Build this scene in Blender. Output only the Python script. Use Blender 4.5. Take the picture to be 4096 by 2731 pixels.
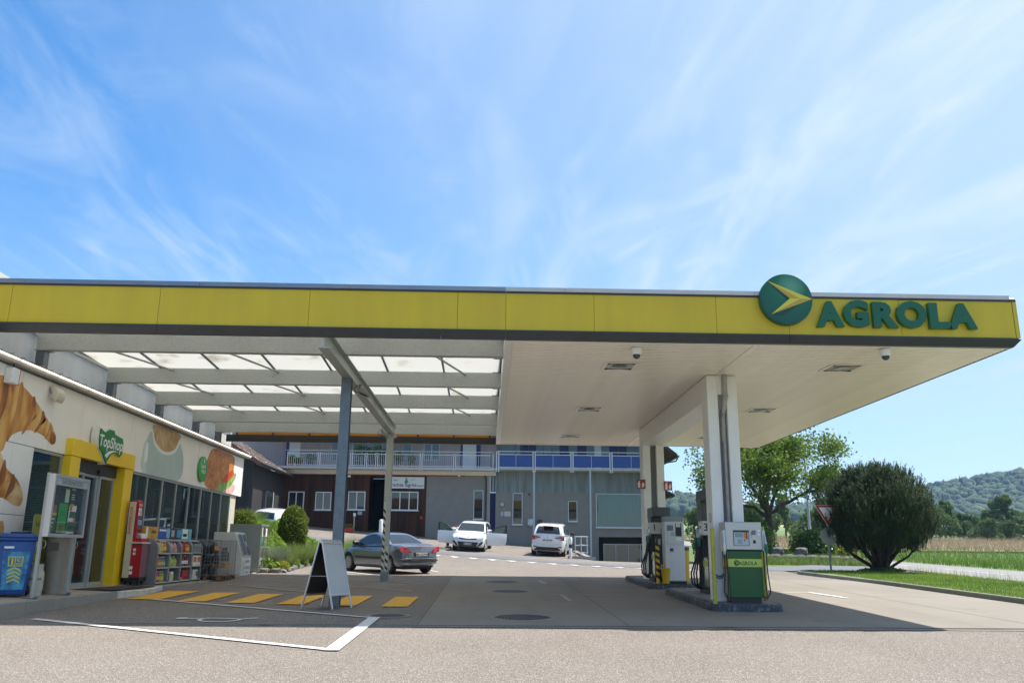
import bpy, bmesh, math, random
import numpy as np
from mathutils import Matrix, Vector
PI = math.pi
R = math.radians
rnd = random.Random(7)
SC = bpy.context.scene
for o in list(bpy.data.objects):
    bpy.data.objects.remove(o)

# ---------------------------------------------------------------- camera
CAM_H = 1.55
_p, _y, _r = R(14.127), R(1.578), R(0.519)
_fw = Vector((math.sin(_y) * math.cos(_p), math.cos(_y) * math.cos(_p), math.sin(_p)))
_rt = Vector((math.cos(_y), -math.sin(_y), 0))
_up = _rt.cross(_fw)
_rt2 = math.cos(_r) * _rt + math.sin(_r) * _up
_up2 = -math.sin(_r) * _rt + math.cos(_r) * _up
cd = bpy.data.cameras.new("camera")
cam = bpy.data.objects.new("camera", cd)
SC.collection.objects.link(cam)
M = Matrix((_rt2, _up2, -_fw)).transposed().to_4x4()
M.translation = Vector((0, 0, CAM_H))
cam.matrix_world = M
cd.sensor_width = 36
cd.sensor_fit = 'HORIZONTAL'
cd.lens = 36 * 3400 / 4096
cd.clip_start = 0.1
cd.clip_end = 20000
SC.camera = cam

# ---------------------------------------------------------------- sun and sky
SUN = Vector((0.47, 0.15, 1.0)).normalized()
SUN_EL = math.asin(SUN.z)
SUN_AZ = math.atan2(SUN.x, SUN.y)
sd = bpy.data.lights.new("sun", 'SUN')
sd.energy = 5.0
sd.angle = R(0.53)
sd.color = (1.0, 0.955, 0.89)
so = bpy.data.objects.new("sun", sd)
so.rotation_euler = (-SUN).to_track_quat('-Z', 'Y').to_euler()
so.location = (20, 10, 60)
SC.collection.objects.link(so)

W = bpy.data.worlds.new("World")
SC.world = W
W.use_nodes = True
nt = W.node_tree
for n in list(nt.nodes):
    nt.nodes.remove(n)
def wn(t, **k):
    n = nt.nodes.new(t)
    for a, b in k.items():
        setattr(n, a, b)
    return n
wl = nt.links.new
sky = wn('ShaderNodeTexSky', sky_type='NISHITA', sun_disc=False, sun_elevation=SUN_EL, sun_rotation=SUN_AZ,
         altitude=450, air_density=1.0, dust_density=0.6, ozone_density=2.0)
tc = wn('ShaderNodeTexCoord')
sep = wn('ShaderNodeSeparateXYZ'); wl(tc.outputs['Generated'], sep.inputs[0])
mz = wn('ShaderNodeMath', operation='MAXIMUM'); wl(sep.outputs[2], mz.inputs[0]); mz.inputs[1].default_value = 0.06
dx = wn('ShaderNodeMath', operation='DIVIDE'); wl(sep.outputs[0], dx.inputs[0]); wl(mz.outputs[0], dx.inputs[1])
dy = wn('ShaderNodeMath', operation='DIVIDE'); wl(sep.outputs[1], dy.inputs[0]); wl(mz.outputs[0], dy.inputs[1])
cmb = wn('ShaderNodeCombineXYZ'); wl(dx.outputs[0], cmb.inputs[0]); wl(dy.outputs[0], cmb.inputs[1])
def cirrus(rot, sc, scale, detail, dist, lo, hi, seed):
    mp = wn('ShaderNodeMapping'); wl(cmb.outputs[0], mp.inputs[0])
    mp.inputs['Rotation'].default_value = (0, 0, R(rot)); mp.inputs['Scale'].default_value = sc
    mp.inputs['Location'].default_value = (seed, seed * 1.7, 0)
    nz = wn('ShaderNodeTexNoise'); wl(mp.outputs[0], nz.inputs['Vector'])
    nz.inputs['Scale'].default_value = scale; nz.inputs['Detail'].default_value = detail
    nz.inputs['Roughness'].default_value = 0.58; nz.inputs['Distortion'].default_value = dist
    rp = wn('ShaderNodeMapRange', interpolation_type='SMOOTHSTEP'); wl(nz.outputs[0], rp.inputs[0])
    rp.inputs[1].default_value = lo; rp.inputs[2].default_value = hi
    return rp.outputs[0]
c1 = cirrus(28, (1.0, 0.30, 1), 1.6, 9, 1.8, 0.38, 0.80, 3.1)
c2 = cirrus(-24, (0.8, 0.24, 1), 2.4, 10, 2.2, 0.44, 0.80, 8.4)
c3 = cirrus(12, (1.0, 0.7, 1), 0.6, 4, 0.5, 0.28, 0.62, 5.7)
m1 = wn('ShaderNodeMath', operation='MAXIMUM'); wl(c1, m1.inputs[0]); wl(c2, m1.inputs[1])
m2 = wn('ShaderNodeMath', operation='MULTIPLY'); wl(m1.outputs[0], m2.inputs[0]); wl(c3, m2.inputs[1])
m3 = wn('ShaderNodeMath', operation='MULTIPLY_ADD'); wl(m2.outputs[0], m3.inputs[0]); m3.inputs[1].default_value = 0.43; m3.inputs[2].default_value = 0.0
# thin veil grows towards the horizon, as real haze does
hz = wn('ShaderNodeMapRange'); wl(sep.outputs[2], hz.inputs[0]); hz.inputs[1].default_value = 0.0; hz.inputs[2].default_value = 0.55
hz.inputs[3].default_value = 0.55; hz.inputs[4].default_value = 0.0
# and towards the side of the sun
sdot = wn('ShaderNodeVectorMath', operation='DOT_PRODUCT'); wl(tc.outputs['Generated'], sdot.inputs[0])
sdot.inputs[1].default_value = tuple(SUN)
sg = wn('ShaderNodeMapRange'); wl(sdot.outputs['Value'], sg.inputs[0]); sg.inputs[1].default_value = 0.30; sg.inputs[2].default_value = 0.85
sg.inputs[3].default_value = 0.0; sg.inputs[4].default_value = 0.82
fz = wn('ShaderNodeMapRange', interpolation_type='SMOOTHSTEP'); wl(sep.outputs[2], fz.inputs[0]); fz.inputs[1].default_value = 0.07; fz.inputs[2].default_value = 0.22
fm = wn('ShaderNodeMath', operation='MULTIPLY'); wl(m3.outputs[0], fm.inputs[0]); wl(fz.outputs[0], fm.inputs[1])
m4 = wn('ShaderNodeMath', operation='ADD'); wl(fm.outputs[0], m4.inputs[0]); wl(hz.outputs[0], m4.inputs[1])
m5 = wn('ShaderNodeMath', operation='ADD', use_clamp=True); wl(m4.outputs[0], m5.inputs[0]); wl(sg.outputs[0], m5.inputs[1])
hs = wn('ShaderNodeHueSaturation'); hs.inputs['Saturation'].default_value = 1.5; hs.inputs['Value'].default_value = 1.06; wl(sky.outputs[0], hs.inputs['Color'])
mix = wn('ShaderNodeMix', data_type='RGBA'); wl(m5.outputs[0], mix.inputs[0]); wl(hs.outputs[0], mix.inputs[6])
mix.inputs[7].default_value = (3.5, 4.2, 5.0, 1)
bg = wn('ShaderNodeBackground'); wl(mix.outputs[2], bg.inputs[0]); bg.inputs[1].default_value = 0.132
wo = wn('ShaderNodeOutputWorld'); wl(bg.outputs[0], wo.inputs[0])

vs = SC.view_settings
SC.display_settings.display_device = 'sRGB'
vs.view_transform = 'Standard'
vs.look = 'None'
vs.gamma = 1
vs.use_curve_mapping = False
vs.exposure = 0.7
SC.render.engine = 'CYCLES'
SC.cycles.use_denoising = True
SC.cycles.max_bounces = 8
SC.cycles.transparent_max_bounces = 16
SC.cycles.volume_bounces = 0

# ---------------------------------------------------------------- materials
MATS = {}
def mat(name, col, rough=0.6, metal=0.0, var=0.0, scale=8.0, bump=0.0, bscale=None, col2=None, streak=None, spec=None, coat=0.0, dirt=0.0, ior=None, detail=6, lo=0.35, hi=0.65, sss=0):
    """Principled with a noise-driven colour change (var or col2), optional streaks, dirt and bump."""
    if name in MATS:
        return MATS[name]
    m = bpy.data.materials.new(name); m.use_nodes = True
    n = m.node_tree.nodes; l = m.node_tree.links.new
    b = n['Principled BSDF']
    b.inputs['Roughness'].default_value = rough; b.inputs['Metallic'].default_value = metal
    if spec is not None: b.inputs['Specular IOR Level'].default_value = spec
    if coat: b.inputs['Coat Weight'].default_value = coat; b.inputs['Coat Roughness'].default_value = 0.04
    c4 = (*col, 1)
    b.inputs['Base Color'].default_value = c4
    tcn = n.new('ShaderNodeTexCoord')
    cur = None
    if var or col2:
        mp = n.new('ShaderNodeMapping'); l(tcn.outputs['Object'], mp.inputs[0])
        if streak: mp.inputs['Scale'].default_value = streak
        nz = n.new('ShaderNodeTexNoise'); l(mp.outputs[0], nz.inputs['Vector'])
        nz.inputs['Scale'].default_value = scale; nz.inputs['Detail'].default_value = detail; nz.inputs['Roughness'].default_value = 0.62
        mr = n.new('ShaderNodeMapRange'); l(nz.outputs[0], mr.inputs[0]); mr.inputs[1].default_value = lo; mr.inputs[2].default_value = hi
        mx = n.new('ShaderNodeMix'); mx.data_type = 'RGBA'; l(mr.outputs[0], mx.inputs[0])
        if col2 is None:
            mx.inputs[6].default_value = (*[c * (1 - var) for c in col], 1); mx.inputs[7].default_value = (*[min(1, c * (1 + var)) for c in col], 1)
        else:
            mx.inputs[6].default_value = c4; mx.inputs[7].default_value = (*col2, 1)
        cur = mx.outputs[2]
    if dirt:
        nz2 = n.new('ShaderNodeTexNoise'); l(tcn.outputs['Object'], nz2.inputs['Vector']); nz2.inputs['Scale'].default_value = 1.3; nz2.inputs['Detail'].default_value = 8
        mr2 = n.new('ShaderNodeMapRange'); l(nz2.outputs[0], mr2.inputs[0]); mr2.inputs[1].default_value = 0.45; mr2.inputs[2].default_value = 0.8; mr2.inputs[4].default_value = dirt
        mx2 = n.new('ShaderNodeMix'); mx2.data_type = 'RGBA'; l(mr2.outputs[0], mx2.inputs[0])
        if cur is None: mx2.inputs[6].default_value = c4
        else: l(cur, mx2.inputs[6])
        mx2.inputs[7].default_value = (0.10, 0.085, 0.065, 1)
        cur = mx2.outputs[2]
    if cur is not None: l(cur, b.inputs['Base Color'])
    if bump:
        nb = n.new('ShaderNodeTexNoise'); l(tcn.outputs['Object'], nb.inputs['Vector']); nb.inputs['Scale'].default_value = bscale or scale * 3; nb.inputs['Detail'].default_value = 4
        bp = n.new('ShaderNodeBump'); l(nb.outputs[0], bp.inputs['Height']); bp.inputs['Strength'].default_value = bump; bp.inputs['Distance'].default_value = 0.01
        l(bp.outputs[0], b.inputs['Normal'])
    if sss:
        tr = n.new('ShaderNodeBsdfTranslucent'); ms = n.new('ShaderNodeMixShader'); ms.inputs[0].default_value = sss
        if cur is not None: l(cur, tr.inputs[0])
        else: tr.inputs[0].default_value = c4
        l(b.outputs[0], ms.inputs[1]); l(tr.outputs[0], ms.inputs[2]); l(ms.outputs[0], n['Material Output'].inputs[0])
    MATS[name] = m
    return m
def glass_mat(name, tint=(0.02, 0.03, 0.03), refl=0.10, clear=0.6, fk=0.6, tc_=(0.78, 0.86, 0.84)):
    """window glass: mirror by fresnel, the rest partly clear, partly the dark behind it"""
    if name in MATS: return MATS[name]
    m = bpy.data.materials.new(name); m.use_nodes = True
    n = m.node_tree.nodes; l = m.node_tree.links.new
    n.remove(n['Principled BSDF'])
    gl = n.new('ShaderNodeBsdfGlossy'); gl.inputs['Roughness'].default_value = 0.015; gl.inputs[0].default_value = (0.95, 0.97, 1, 1)
    tr = n.new('ShaderNodeBsdfTransparent'); tr.inputs[0].default_value = (*tc_, 1)
    df = n.new('ShaderNodeBsdfDiffuse'); df.inputs[0].default_value = (*tint, 1)
    a = n.new('ShaderNodeMixShader'); a.inputs[0].default_value = clear; l(df.outputs[0], a.inputs[1]); l(tr.outputs[0], a.inputs[2])
    fr = n.new('ShaderNodeFresnel'); fr.inputs[0].default_value = 1.5
    ad = n.new('ShaderNodeMath'); ad.operation = 'MULTIPLY_ADD'; ad.use_clamp = True; l(fr.outputs[0], ad.inputs[0]); ad.inputs[1].default_value = fk; ad.inputs[2].default_value = refl
    b = n.new('ShaderNodeMixShader'); l(ad.outputs[0], b.inputs[0]); l(a.outputs[0], b.inputs[1]); l(gl.outputs[0], b.inputs[2])
    l(b.outputs[0], n['Material Output'].inputs[0])
    MATS[name] = m
    return m

# ---------------------------------------------------------------- mesh helpers
COL = SC.collection
class MB:
    def __init__(s, T=None):
        s.v = []; s.f = []; s.mi = []; s.T = T; s.cm = 0
    def add(s, vs_, fs):
        b = len(s.v)
        if s.T is not None:
            s.v += [tuple(s.T @ Vector(p)) for p in vs_]
        else:
            s.v += [tuple(p) for p in vs_]
        s.f += [tuple(i + b for i in f) for f in fs]; s.mi += [s.cm] * len(fs)
        return s
    def box(s, x0, y0, z0, x1, y1, z1):
        return s.add([(x0, y0, z0), (x1, y0, z0), (x1, y1, z0), (x0, y1, z0), (x0, y0, z1), (x1, y0, z1), (x1, y1, z1), (x0, y1, z1)],
                     [(3, 2, 1, 0), (4, 5, 6, 7), (0, 1, 5, 4), (1, 2, 6, 5), (2, 3, 7, 6), (3, 0, 4, 7)])
    def tube(s, pts, r, n=8, caps=True):
        pts = [Vector(p) for p in pts]; k = len(pts)
        rs = r if isinstance(r, (list, tuple)) else [r] * k
        V = []; F = []; prev = None
        for i, p in enumerate(pts):
            d = (pts[min(i + 1, k - 1)] - pts[max(i - 1, 0)]).normalized()
            if prev is None:
                a = d.orthogonal().normalized()
            else:
                a = prev - d * prev.dot(d)
                a = a.normalized() if a.length > 1e-6 else d.orthogonal().normalized()
            prev = a; b = d.cross(a)
            for j in range(n):
                t = 2 * PI * j / n
                V.append(p + (a * math.cos(t) + b * math.sin(t)) * rs[i])
        for i in range(k - 1):
            for j in range(n):
                F.append((i * n + j, i * n + (j + 1) % n, (i + 1) * n + (j + 1) % n, (i + 1) * n + j))
        if caps:
            F.append(tuple(range(n))[::-1]); F.append(tuple((k - 1) * n + j for j in range(n)))
        return s.add(V, F)
    def lathe(s, prof, n=20, c=(0, 0, 0), axis='z'):
        V = []; F = []; k = len(prof)
        for (r, z) in prof:
            for j in range(n):
                t = 2 * PI * j / n; u, v = r * math.cos(t), r * math.sin(t)
                V.append({'z': (c[0] + u, c[1] + v, c[2] + z), 'y': (c[0] + u, c[1] + z, c[2] + v), 'x': (c[0] + z, c[1] + u, c[2] + v)}[axis])
        for i in range(k - 1):
            for j in range(n):
                F.append((i * n + j, i * n + (j + 1) % n, (i + 1) * n + (j + 1) % n, (i + 1) * n + j))
        F.append(tuple(range(n))[::-1]); F.append(tuple((k - 1) * n + j for j in range(n)))
        return s.add(V, F)
    def prism(s, poly, lo, hi, axis='z'):
        n = len(poly)
        g = {'z': lambda p, h: (p[0], p[1], h), 'y': lambda p, h: (p[0], h, p[1]), 'x': lambda p, h: (h, p[0], p[1])}[axis]
        V = [g(p, lo) for p in poly] + [g(p, hi) for p in poly]
        F = [tuple(range(n))[::-1], tuple(range(n, 2 * n))] + [(i, (i + 1) % n, n + (i + 1) % n, n + i) for i in range(n)]
        return s.add(V, F)
    def grid(s, fn, nu, nv):
        V = [fn(i / nu, j / nv) for j in range(nv + 1) for i in range(nu + 1)]
        F = [(j * (nu + 1) + i, j * (nu + 1) + i + 1, (j + 1) * (nu + 1) + i + 1, (j + 1) * (nu + 1) + i) for j in range(nv) for i in range(nu)]
        return s.add(V, F)
    def hexa(s, a, b):
        """two quads joined to a solid"""
        return s.add(list(a) + list(b), [(3, 2, 1, 0), (4, 5, 6, 7), (0, 1, 5, 4), (1, 2, 6, 5), (2, 3, 7, 6), (3, 0, 4, 7)])
    def build(s, name, mats, parent=None, smooth=False, bevel=0.0, world=False, recalc=True, seg=1, auto=None):
        me = bpy.data.meshes.new(name)
        V = s.v
        if world and parent is not None:
            inv = parent_matrix(parent).inverted()
            V = [tuple(inv @ Vector(p)) for p in V]
        me.from_pydata(V, [], s.f)
        if not isinstance(mats, (list, tuple)): mats = [mats]
        for m in mats: me.materials.append(m)
        if len(mats) > 1: me.polygons.foreach_set('material_index', s.mi)
        if recalc or bevel:
            bm = bmesh.new(); bm.from_mesh(me)
            if recalc: bmesh.ops.recalc_face_normals(bm, faces=bm.faces)
            if bevel:
                es = [e for e in bm.edges if len(e.link_faces) == 2 and e.calc_face_angle(0) > R(35)]
                bmesh.ops.bevel(bm, geom=es, offset=bevel, segments=seg, profile=0.5, affect='EDGES', clamp_overlap=True)
            bm.to_mesh(me); bm.free()
        if smooth:
            me.polygons.foreach_set('use_smooth', [True] * len(me.polygons))
            try: me.set_sharp_from_angle(angle=R(auto or 40))
            except Exception: pass
        me.update()
        o = bpy.data.objects.new(name, me); COL.objects.link(o)
        if parent is not None: o.parent = parent
        return o
def parent_matrix(o):
    m = Matrix.LocRotScale(o.location, o.rotation_euler, o.scale)
    return parent_matrix(o.parent) @ m if o.parent else m
def tag(o, label=None, cat=None, group=None, kind=None):
    if label: o['label'] = label
    if cat: o['category'] = cat
    if group: o['group'] = group
    if kind: o['kind'] = kind
    return o
def thing(name, label, cat, loc=(0, 0, 0), rz=0.0, group=None, rot=None):
    o = bpy.data.objects.new(name, None); COL.objects.link(o)
    o.empty_display_size = 0.2
    o.location = loc; o.rotation_euler = rot or (0, 0, rz)
    return tag(o, label, cat, group)
def part(name, m, parent, fn, world=True, **k):
    mb = MB(); fn(mb); return mb.build(name, m, parent, world=world, **k)
def boxpart(name, m, parent, b, world=True, **k):
    return MB().box(*b).build(name, m, parent, world=world, **k)
def copy_tree(o, parent=None, loc=None, rz=None, label=None):
    c = o.copy(); COL.objects.link(c)
    if parent is not None: c.parent = parent
    if loc is not None: c.location = loc
    if rz is not None: c.rotation_euler = (0, 0, rz)
    if label: c['label'] = label
    for ch in [x for x in bpy.data.objects if x.parent == o]:
        copy_tree(ch, c)
    return c
_TX = {}
def text_geo(txt, size=1.0, bold=0.0, depth=0.0, align='CENTER', shear=0.0, space=1.0):
    key = (txt, size, bold, depth, align, shear, space)
    if key not in _TX:
        cu = bpy.data.curves.new('t', 'FONT'); cu.body = txt; cu.size = size; cu.offset = bold; cu.extrude = depth; cu.align_x = align; cu.shear = shear
        cu.space_character = space; cu.resolution_u = 3
        ob = bpy.data.objects.new('t', cu); COL.objects.link(ob)
        dg = bpy.context.evaluated_depsgraph_get()
        me = ob.evaluated_get(dg).to_mesh()
        _TX[key] = ([tuple(v.co) for v in me.vertices], [tuple(p.vertices) for p in me.polygons])
        ob.evaluated_get(dg).to_mesh_clear()
        bpy.data.objects.remove(ob); bpy.data.curves.remove(cu)
    return _TX[key]
def text_on(mb, txt, origin, ux, uz, size, **k):
    """text on a plane: ux is the reading direction, uz the up direction"""
    V, F = text_geo(txt, size, **k)
    O = Vector(origin); X = Vector(ux).normalized(); Z = Vector(uz).normalized(); N = X.cross(Z)
    mb.add([O + X * v[0] + Z * v[1] + N * v[2] for v in V], F)
    return mb
def poly_on(mb, pts, origin, ux, uz, d=0.0):
    """flat printed polygon on a plane"""
    O = Vector(origin); X = Vector(ux).normalized(); Z = Vector(uz).normalized(); N = X.cross(Z)
    mb.add([O + X * a + Z * b + N * d for a, b in pts], [tuple(range(len(pts)))])
    return mb
def disc_pts(r, n=32, cx=0, cy=0, ry=None):
    return [(cx + r * math.cos(2 * PI * i / n), cy + (ry or r) * math.sin(2 * PI * i / n)) for i in range(n)]
def sstep(a, b, x):
    t = min(1, max(0, (x - a) / (b - a))); return t * t * (3 - 2 * t)
# ---------------------------------------------------------------- terrain
def TZ(x, y):
    """height of the ground: a site that rises gently away from the street"""
    z = 0.029 * y
    d = min(y, 70) - 36.5
    if y > 24:
        z += max(0.0, 0.06 - 0.004 * (max(x, -14) + 3.66)) * (d + math.sqrt(d * d + 4)) / 2 * sstep(24, 33, y)
    if y > 40: z -= 0.6 * sstep(4.9, 5.6, x) * sstep(41.5, 47, y) * (1 - sstep(11, 13, x))
    if y > 34 and x < -6.0:
        z += 0.015 * min(9, -6.0 - x) * sstep(34, 41, y)
    if y > 50: z += 0.0105 * (y - 50) * sstep(8, 14, x)
    return z
def SZ(x, y):
    """top of the shop's pavement"""
    return 0.735 + 0.0075 * (y - 16) - 0.04 * (x + 9.1)
def sheet(name, m, xs, ys, dz, kind='structure', edge=0.0):
    mb = MB(); nx, ny = len(xs), len(ys)
    V = [(x, y, TZ(x, y) + dz) for y in ys for x in xs]
    F = [(j * nx + i, j * nx + i + 1, (j + 1) * nx + i + 1, (j + 1) * nx + i) for j in range(ny - 1) for i in range(nx - 1)]
    mb.add(V, F)
    o = mb.build(name, m, smooth=True, recalc=False); o['kind'] = kind
    return o
def strip(mb, L, Rr, dz, n=12):
    """conforming strip between two polylines with the same number of points"""
    V = []; F = []; k = 0
    for i in range(len(L) - 1):
        for s_ in range(n + (1 if i == len(L) - 2 else 0)):
            t = s_ / n
            for a, b in ((L[i], L[i + 1]), (Rr[i], Rr[i + 1])):
                x = a[0] + (b[0] - a[0]) * t; y = a[1] + (b[1] - a[1]) * t
                V.append((x, y, TZ(x, y) + dz))
            k += 1
    for i in range(k - 1): F.append((2 * i, 2 * i + 1, 2 * i + 3, 2 * i + 2))
    mb.add(V, F); return mb
def frange(a, b, s):
    n = max(1, int(round((b - a) / s))); return [a + (b - a) * i / n for i in range(n + 1)]

def ground_mat(name, base, alt, speck, spk, big=0.25, rough=0.9, spscale=220):
    """aggregate surface: fine light and dark grains, patchy tone, stains"""
    m = bpy.data.materials.new(name); m.use_nodes = True
    n = m.node_tree.nodes; l = m.node_tree.links.new; b = n['Principled BSDF']; b.inputs['Roughness'].default_value = rough
    b.inputs['Specular IOR Level'].default_value = 0.25
    t = n.new('ShaderNodeTexCoord')
    def noise(sc, det, vec=None, ro=0.6):
        q = n.new('ShaderNodeTexNoise'); l(vec or t.outputs['Object'], q.inputs['Vector']); q.inputs['Scale'].default_value = sc; q.inputs['Detail'].default_value = det; q.inputs['Roughness'].default_value = ro; return q.outputs[0]
    def rng(v, a, c, d=0.0, e=1.0):
        q = n.new('ShaderNodeMapRange'); l(v, q.inputs[0]); q.inputs[1].default_value = a; q.inputs[2].default_value = c; q.inputs[3].default_value = d; q.inputs[4].default_value = e; return q.outputs[0]
    def mixc(f, a, c):
        q = n.new('ShaderNodeMix'); q.data_type = 'RGBA'; l(f, q.inputs[0])
        for i, v in ((6, a), (7, c)):
            if isinstance(v, tuple): q.inputs[i].default_value = (*v, 1)
            else: l(v, q.inputs[i])
        return q.outputs[2]
    c = mixc(rng(noise(0.35, 6), 0.35, 0.68), base, alt)
    c = mixc(rng(noise(2.2, 7, ro=0.7), 0.5, 0.8, 0, big), c, tuple(x * 0.62 for x in base))
    ts_ = n.new('ShaderNodeMapping'); l(t.outputs['Object'], ts_.inputs[0]); ts_.inputs['Scale'].default_value = (1.0, 0.10, 1); ts_.inputs['Rotation'].default_value = (0, 0, 0.12)
    c = mixc(rng(noise(1.1, 4, ts_.outputs[0]), 0.52, 0.75, 0, big * 1.2), c, tuple(x * 0.6 for x in base))
    c = mixc(rng(noise(0.9, 2), 0.66, 0.76, 0, big * 1.6), c, tuple(x * 0.45 for x in base))
    vo = n.new('ShaderNodeTexVoronoi'); l(t.outputs['Object'], vo.inputs['Vector']); vo.inputs['Scale'].default_value = spscale
    sp = n.new('ShaderNodeSeparateColor'); l(vo.outputs['Color'], sp.inputs[0])
    c = mixc(rng(sp.outputs[0], 0.62, 0.98, 0, spk), c, speck)
    c = mixc(rng(sp.outputs[1], 0.74, 0.98, 0, spk * 0.8), c, tuple(x * 0.35 for x in base))
    l(c, b.inputs['Base Color'])
    bp = n.new('ShaderNodeBump'); bp.inputs['Strength'].default_value = 0.35; bp.inputs['Distance'].default_value = 0.006
    l(noise(160, 3), bp.inputs['Height']); l(bp.outputs[0], b.inputs['Normal'])
    MATS[name] = m
    return m
ASPH = ground_mat('old_asphalt', (0.142, 0.115, 0.091), (0.178, 0.148, 0.120), (0.62, 0.58, 0.53), 0.7, spscale=120)
ASPH2 = ground_mat('road_asphalt', (0.235, 0.225, 0.215), (0.275, 0.262, 0.25), (0.5, 0.48, 0.46), 0.35)
ASPH3 = ground_mat('grey_asphalt', (0.135, 0.142, 0.155), (0.165, 0.172, 0.182), (0.4, 0.4, 0.4), 0.3)
CONC = ground_mat('forecourt_concrete', (0.225, 0.199, 0.163), (0.262, 0.234, 0.196), (0.5, 0.47, 0.42), 0.15, big=0.3, rough=0.8)
PAVE = ground_mat('pavement_concrete', (0.34, 0.295, 0.235), (0.40, 0.35, 0.285), (0.5, 0.46, 0.4), 0.15, rough=0.85)
KERB = ground_mat('kerb_stone', (0.24, 0.225, 0.195), (0.34, 0.32, 0.285), (0.5, 0.48, 0.44), 0.2, big=0.6)
MEAD = mat('meadow', (0.075, 0.135, 0.025), 0.9, col2=(0.14, 0.185, 0.05), scale=0.25, bump=0.6, bscale=6)
WPAINT = mat('white_line_paint', (0.72, 0.70, 0.66), 0.7, col2=(0.52, 0.49, 0.45), scale=22, lo=0.42, hi=0.75, bump=0.2, bscale=120)
WPAINT2 = mat('worn_line_paint', (0.42, 0.40, 0.37), 0.75, col2=(0.27, 0.25, 0.225), scale=9, lo=0.38, hi=0.6)
YPAINT = mat('yellow_crossing_paint', (0.78, 0.42, 0.015), 0.75, col2=(0.55, 0.31, 0.04), scale=7, lo=0.45, hi=0.75, bump=0.2, bscale=120)

# world-sized ground under everything, then the sheets of the site
xs = sorted(set([-3000, -1200, -500, -250, -120, -60] + frange(-40, 40, 2.0) + [60, 90, 130, 200, 300, 450, 700, 1200, 3000]))
ys = sorted(set([-3000, -800, -200, -60] + frange(-20, 70, 2.0) + [80, 90, 100, 115, 130, 160, 200, 260]))
gnd = sheet('ground', MEAD, xs, ys, -0.03)
sheet('forecourt_asphalt', ASPH, frange(-40, -15, 2.0) + frange(-14.5, 12.2, 0.6), frange(-18, 22, 4.0) + frange(23, 53.9, 0.6), 0.0)
sheet('concrete_slab', CONC, frange(-1.13, 12.2, 1.0), frange(14.45, 29.2, 1.0), 0.008)

# carriageway beyond the verge and the side road between them
o = part('road', ASPH2, None, lambda mb: strip(mb, [(14.5, -30), (16.9, 24), (17.7, 36), (18.2, 44), (18.6, 60), (17.5, 90), (12, 160)],
                                               [(20.6, -30), (22.6, 24), (23.0, 36), (23.0, 44), (23.2, 60), (22.3, 90), (17, 160)], 0.012, 14), world=False, recalc=False); o['kind'] = 'structure'
o = part('side_road', ASPH3, None, lambda mb: strip(mb, [(-20, 51.5), (-3.2, 43.6), (1.6, 40.5), (5.7, 37.6), (10, 36.0), (14, 35.6), (18.4, 35.2)],
                                                    [(-20, 53.8), (-3.2, 45.2), (1.6, 42.0), (5.7, 39.2), (10, 38.4), (14, 40.4), (18.6, 45)], 0.012, 24), world=False, recalc=False); o['kind'] = 'structure'
# the verge between forecourt and road, with its kerb
o = part('grass_verge', MEAD, None, lambda mb: strip(mb, [(12.45, -18), (12.5, 20), (12.42, 26), (12.2, 30), (11.95, 33.0), (12.3, 33.9)],
                                                     [(15.0, -18), (16.7, 20), (16.95, 26), (17.2, 30), (17.3, 33.0), (14.5, 34.6)], 0.09, 10), world=False, recalc=False); o['kind'] = 'structure'
vk = tag(bpy.data.objects.new('verge_kerb', None)); COL.objects.link(vk); vk['kind'] = 'structure'
kl = [(12.5, 8), (12.5, 20), (12.42, 26), (12.2, 30), (11.95, 33.0), (12.25, 33.95), (13.0, 34.5)]
seglen = 1.0
acc = []
for a, b in zip(kl, kl[1:]):
    n = max(1, int(round(math.dist(a, b) / seglen)))
    acc += [(a[0] + (b[0] - a[0]) * i / n, a[1] + (b[1] - a[1]) * i / n) for i in range(n)]
acc.append(kl[-1])
for a, b in zip(acc, acc[1:]):
    d = Vector((b[0] - a[0], b[1] - a[1])).normalized(); nn = Vector((-d.y, d.x)) * 0.10; g = d * 0.004
    z0, z1 = TZ(*a), TZ(*b)
    p = [(a[0] + g.x, a[1] + g.y), (b[0] - g.x, b[1] - g.y), (b[0] - g.x + nn.x, b[1] - g.y + nn.y), (a[0] + g.x + nn.x, a[1] + g.y + nn.y)]
    zz = [z0, z1, z1, z0]
    MB().hexa([(q[0], q[1], z - 0.05) for q, z in zip(p, zz)], [(q[0], q[1], z + 0.115) for q, z in zip(p, zz)]).build('kerbstone', KERB, vk, bevel=0.012)

# the shop's pavement with its kerbstones
o = MB()
edge = [(-8.22, -18), (-8.22, 18.9), (-8.15, 19.6), (-7.95, 20.6), (-8.05, 21.6), (-8.18, 22.3), (-8.1, 26), (-7.95, 29.5), (-7.95, 33.0)]
pv = []
for a, b in zip(edge, edge[1:]):
    n = max(1, int(math.dist(a, b) / 1.5)); pv += [(a[0] + (b[0] - a[0]) * i / n, a[1] + (b[1] - a[1]) * i / n) for i in range(n)]
pv.append(edge[-1])
for a, b in zip(pv, pv[1:]):
    p = [(-9.9, a[1]), a, b, (-9.9, b[1])]
    o.hexa([(q[0], q[1], TZ(*q) - 0.2) for q in p], [(q[0], q[1], SZ(*q)) for q in p])
pav = o.build('pavement', PAVE); pav['kind'] = 'structure'
KWH = mat('white_painted_kerb', (0.62, 0.60, 0.55), 0.8, col2=(0.36, 0.34, 0.3), scale=6, lo=0.45, hi=0.8)
kp = []
for a, b in zip(edge, edge[1:]):
    n = max(1, int(round(math.dist(a, b) / 1.0))); kp += [(a[0] + (b[0] - a[0]) * i / n, a[1] + (b[1] - a[1]) * i / n) for i in range(n)]
kp.append(edge[-1])
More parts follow.
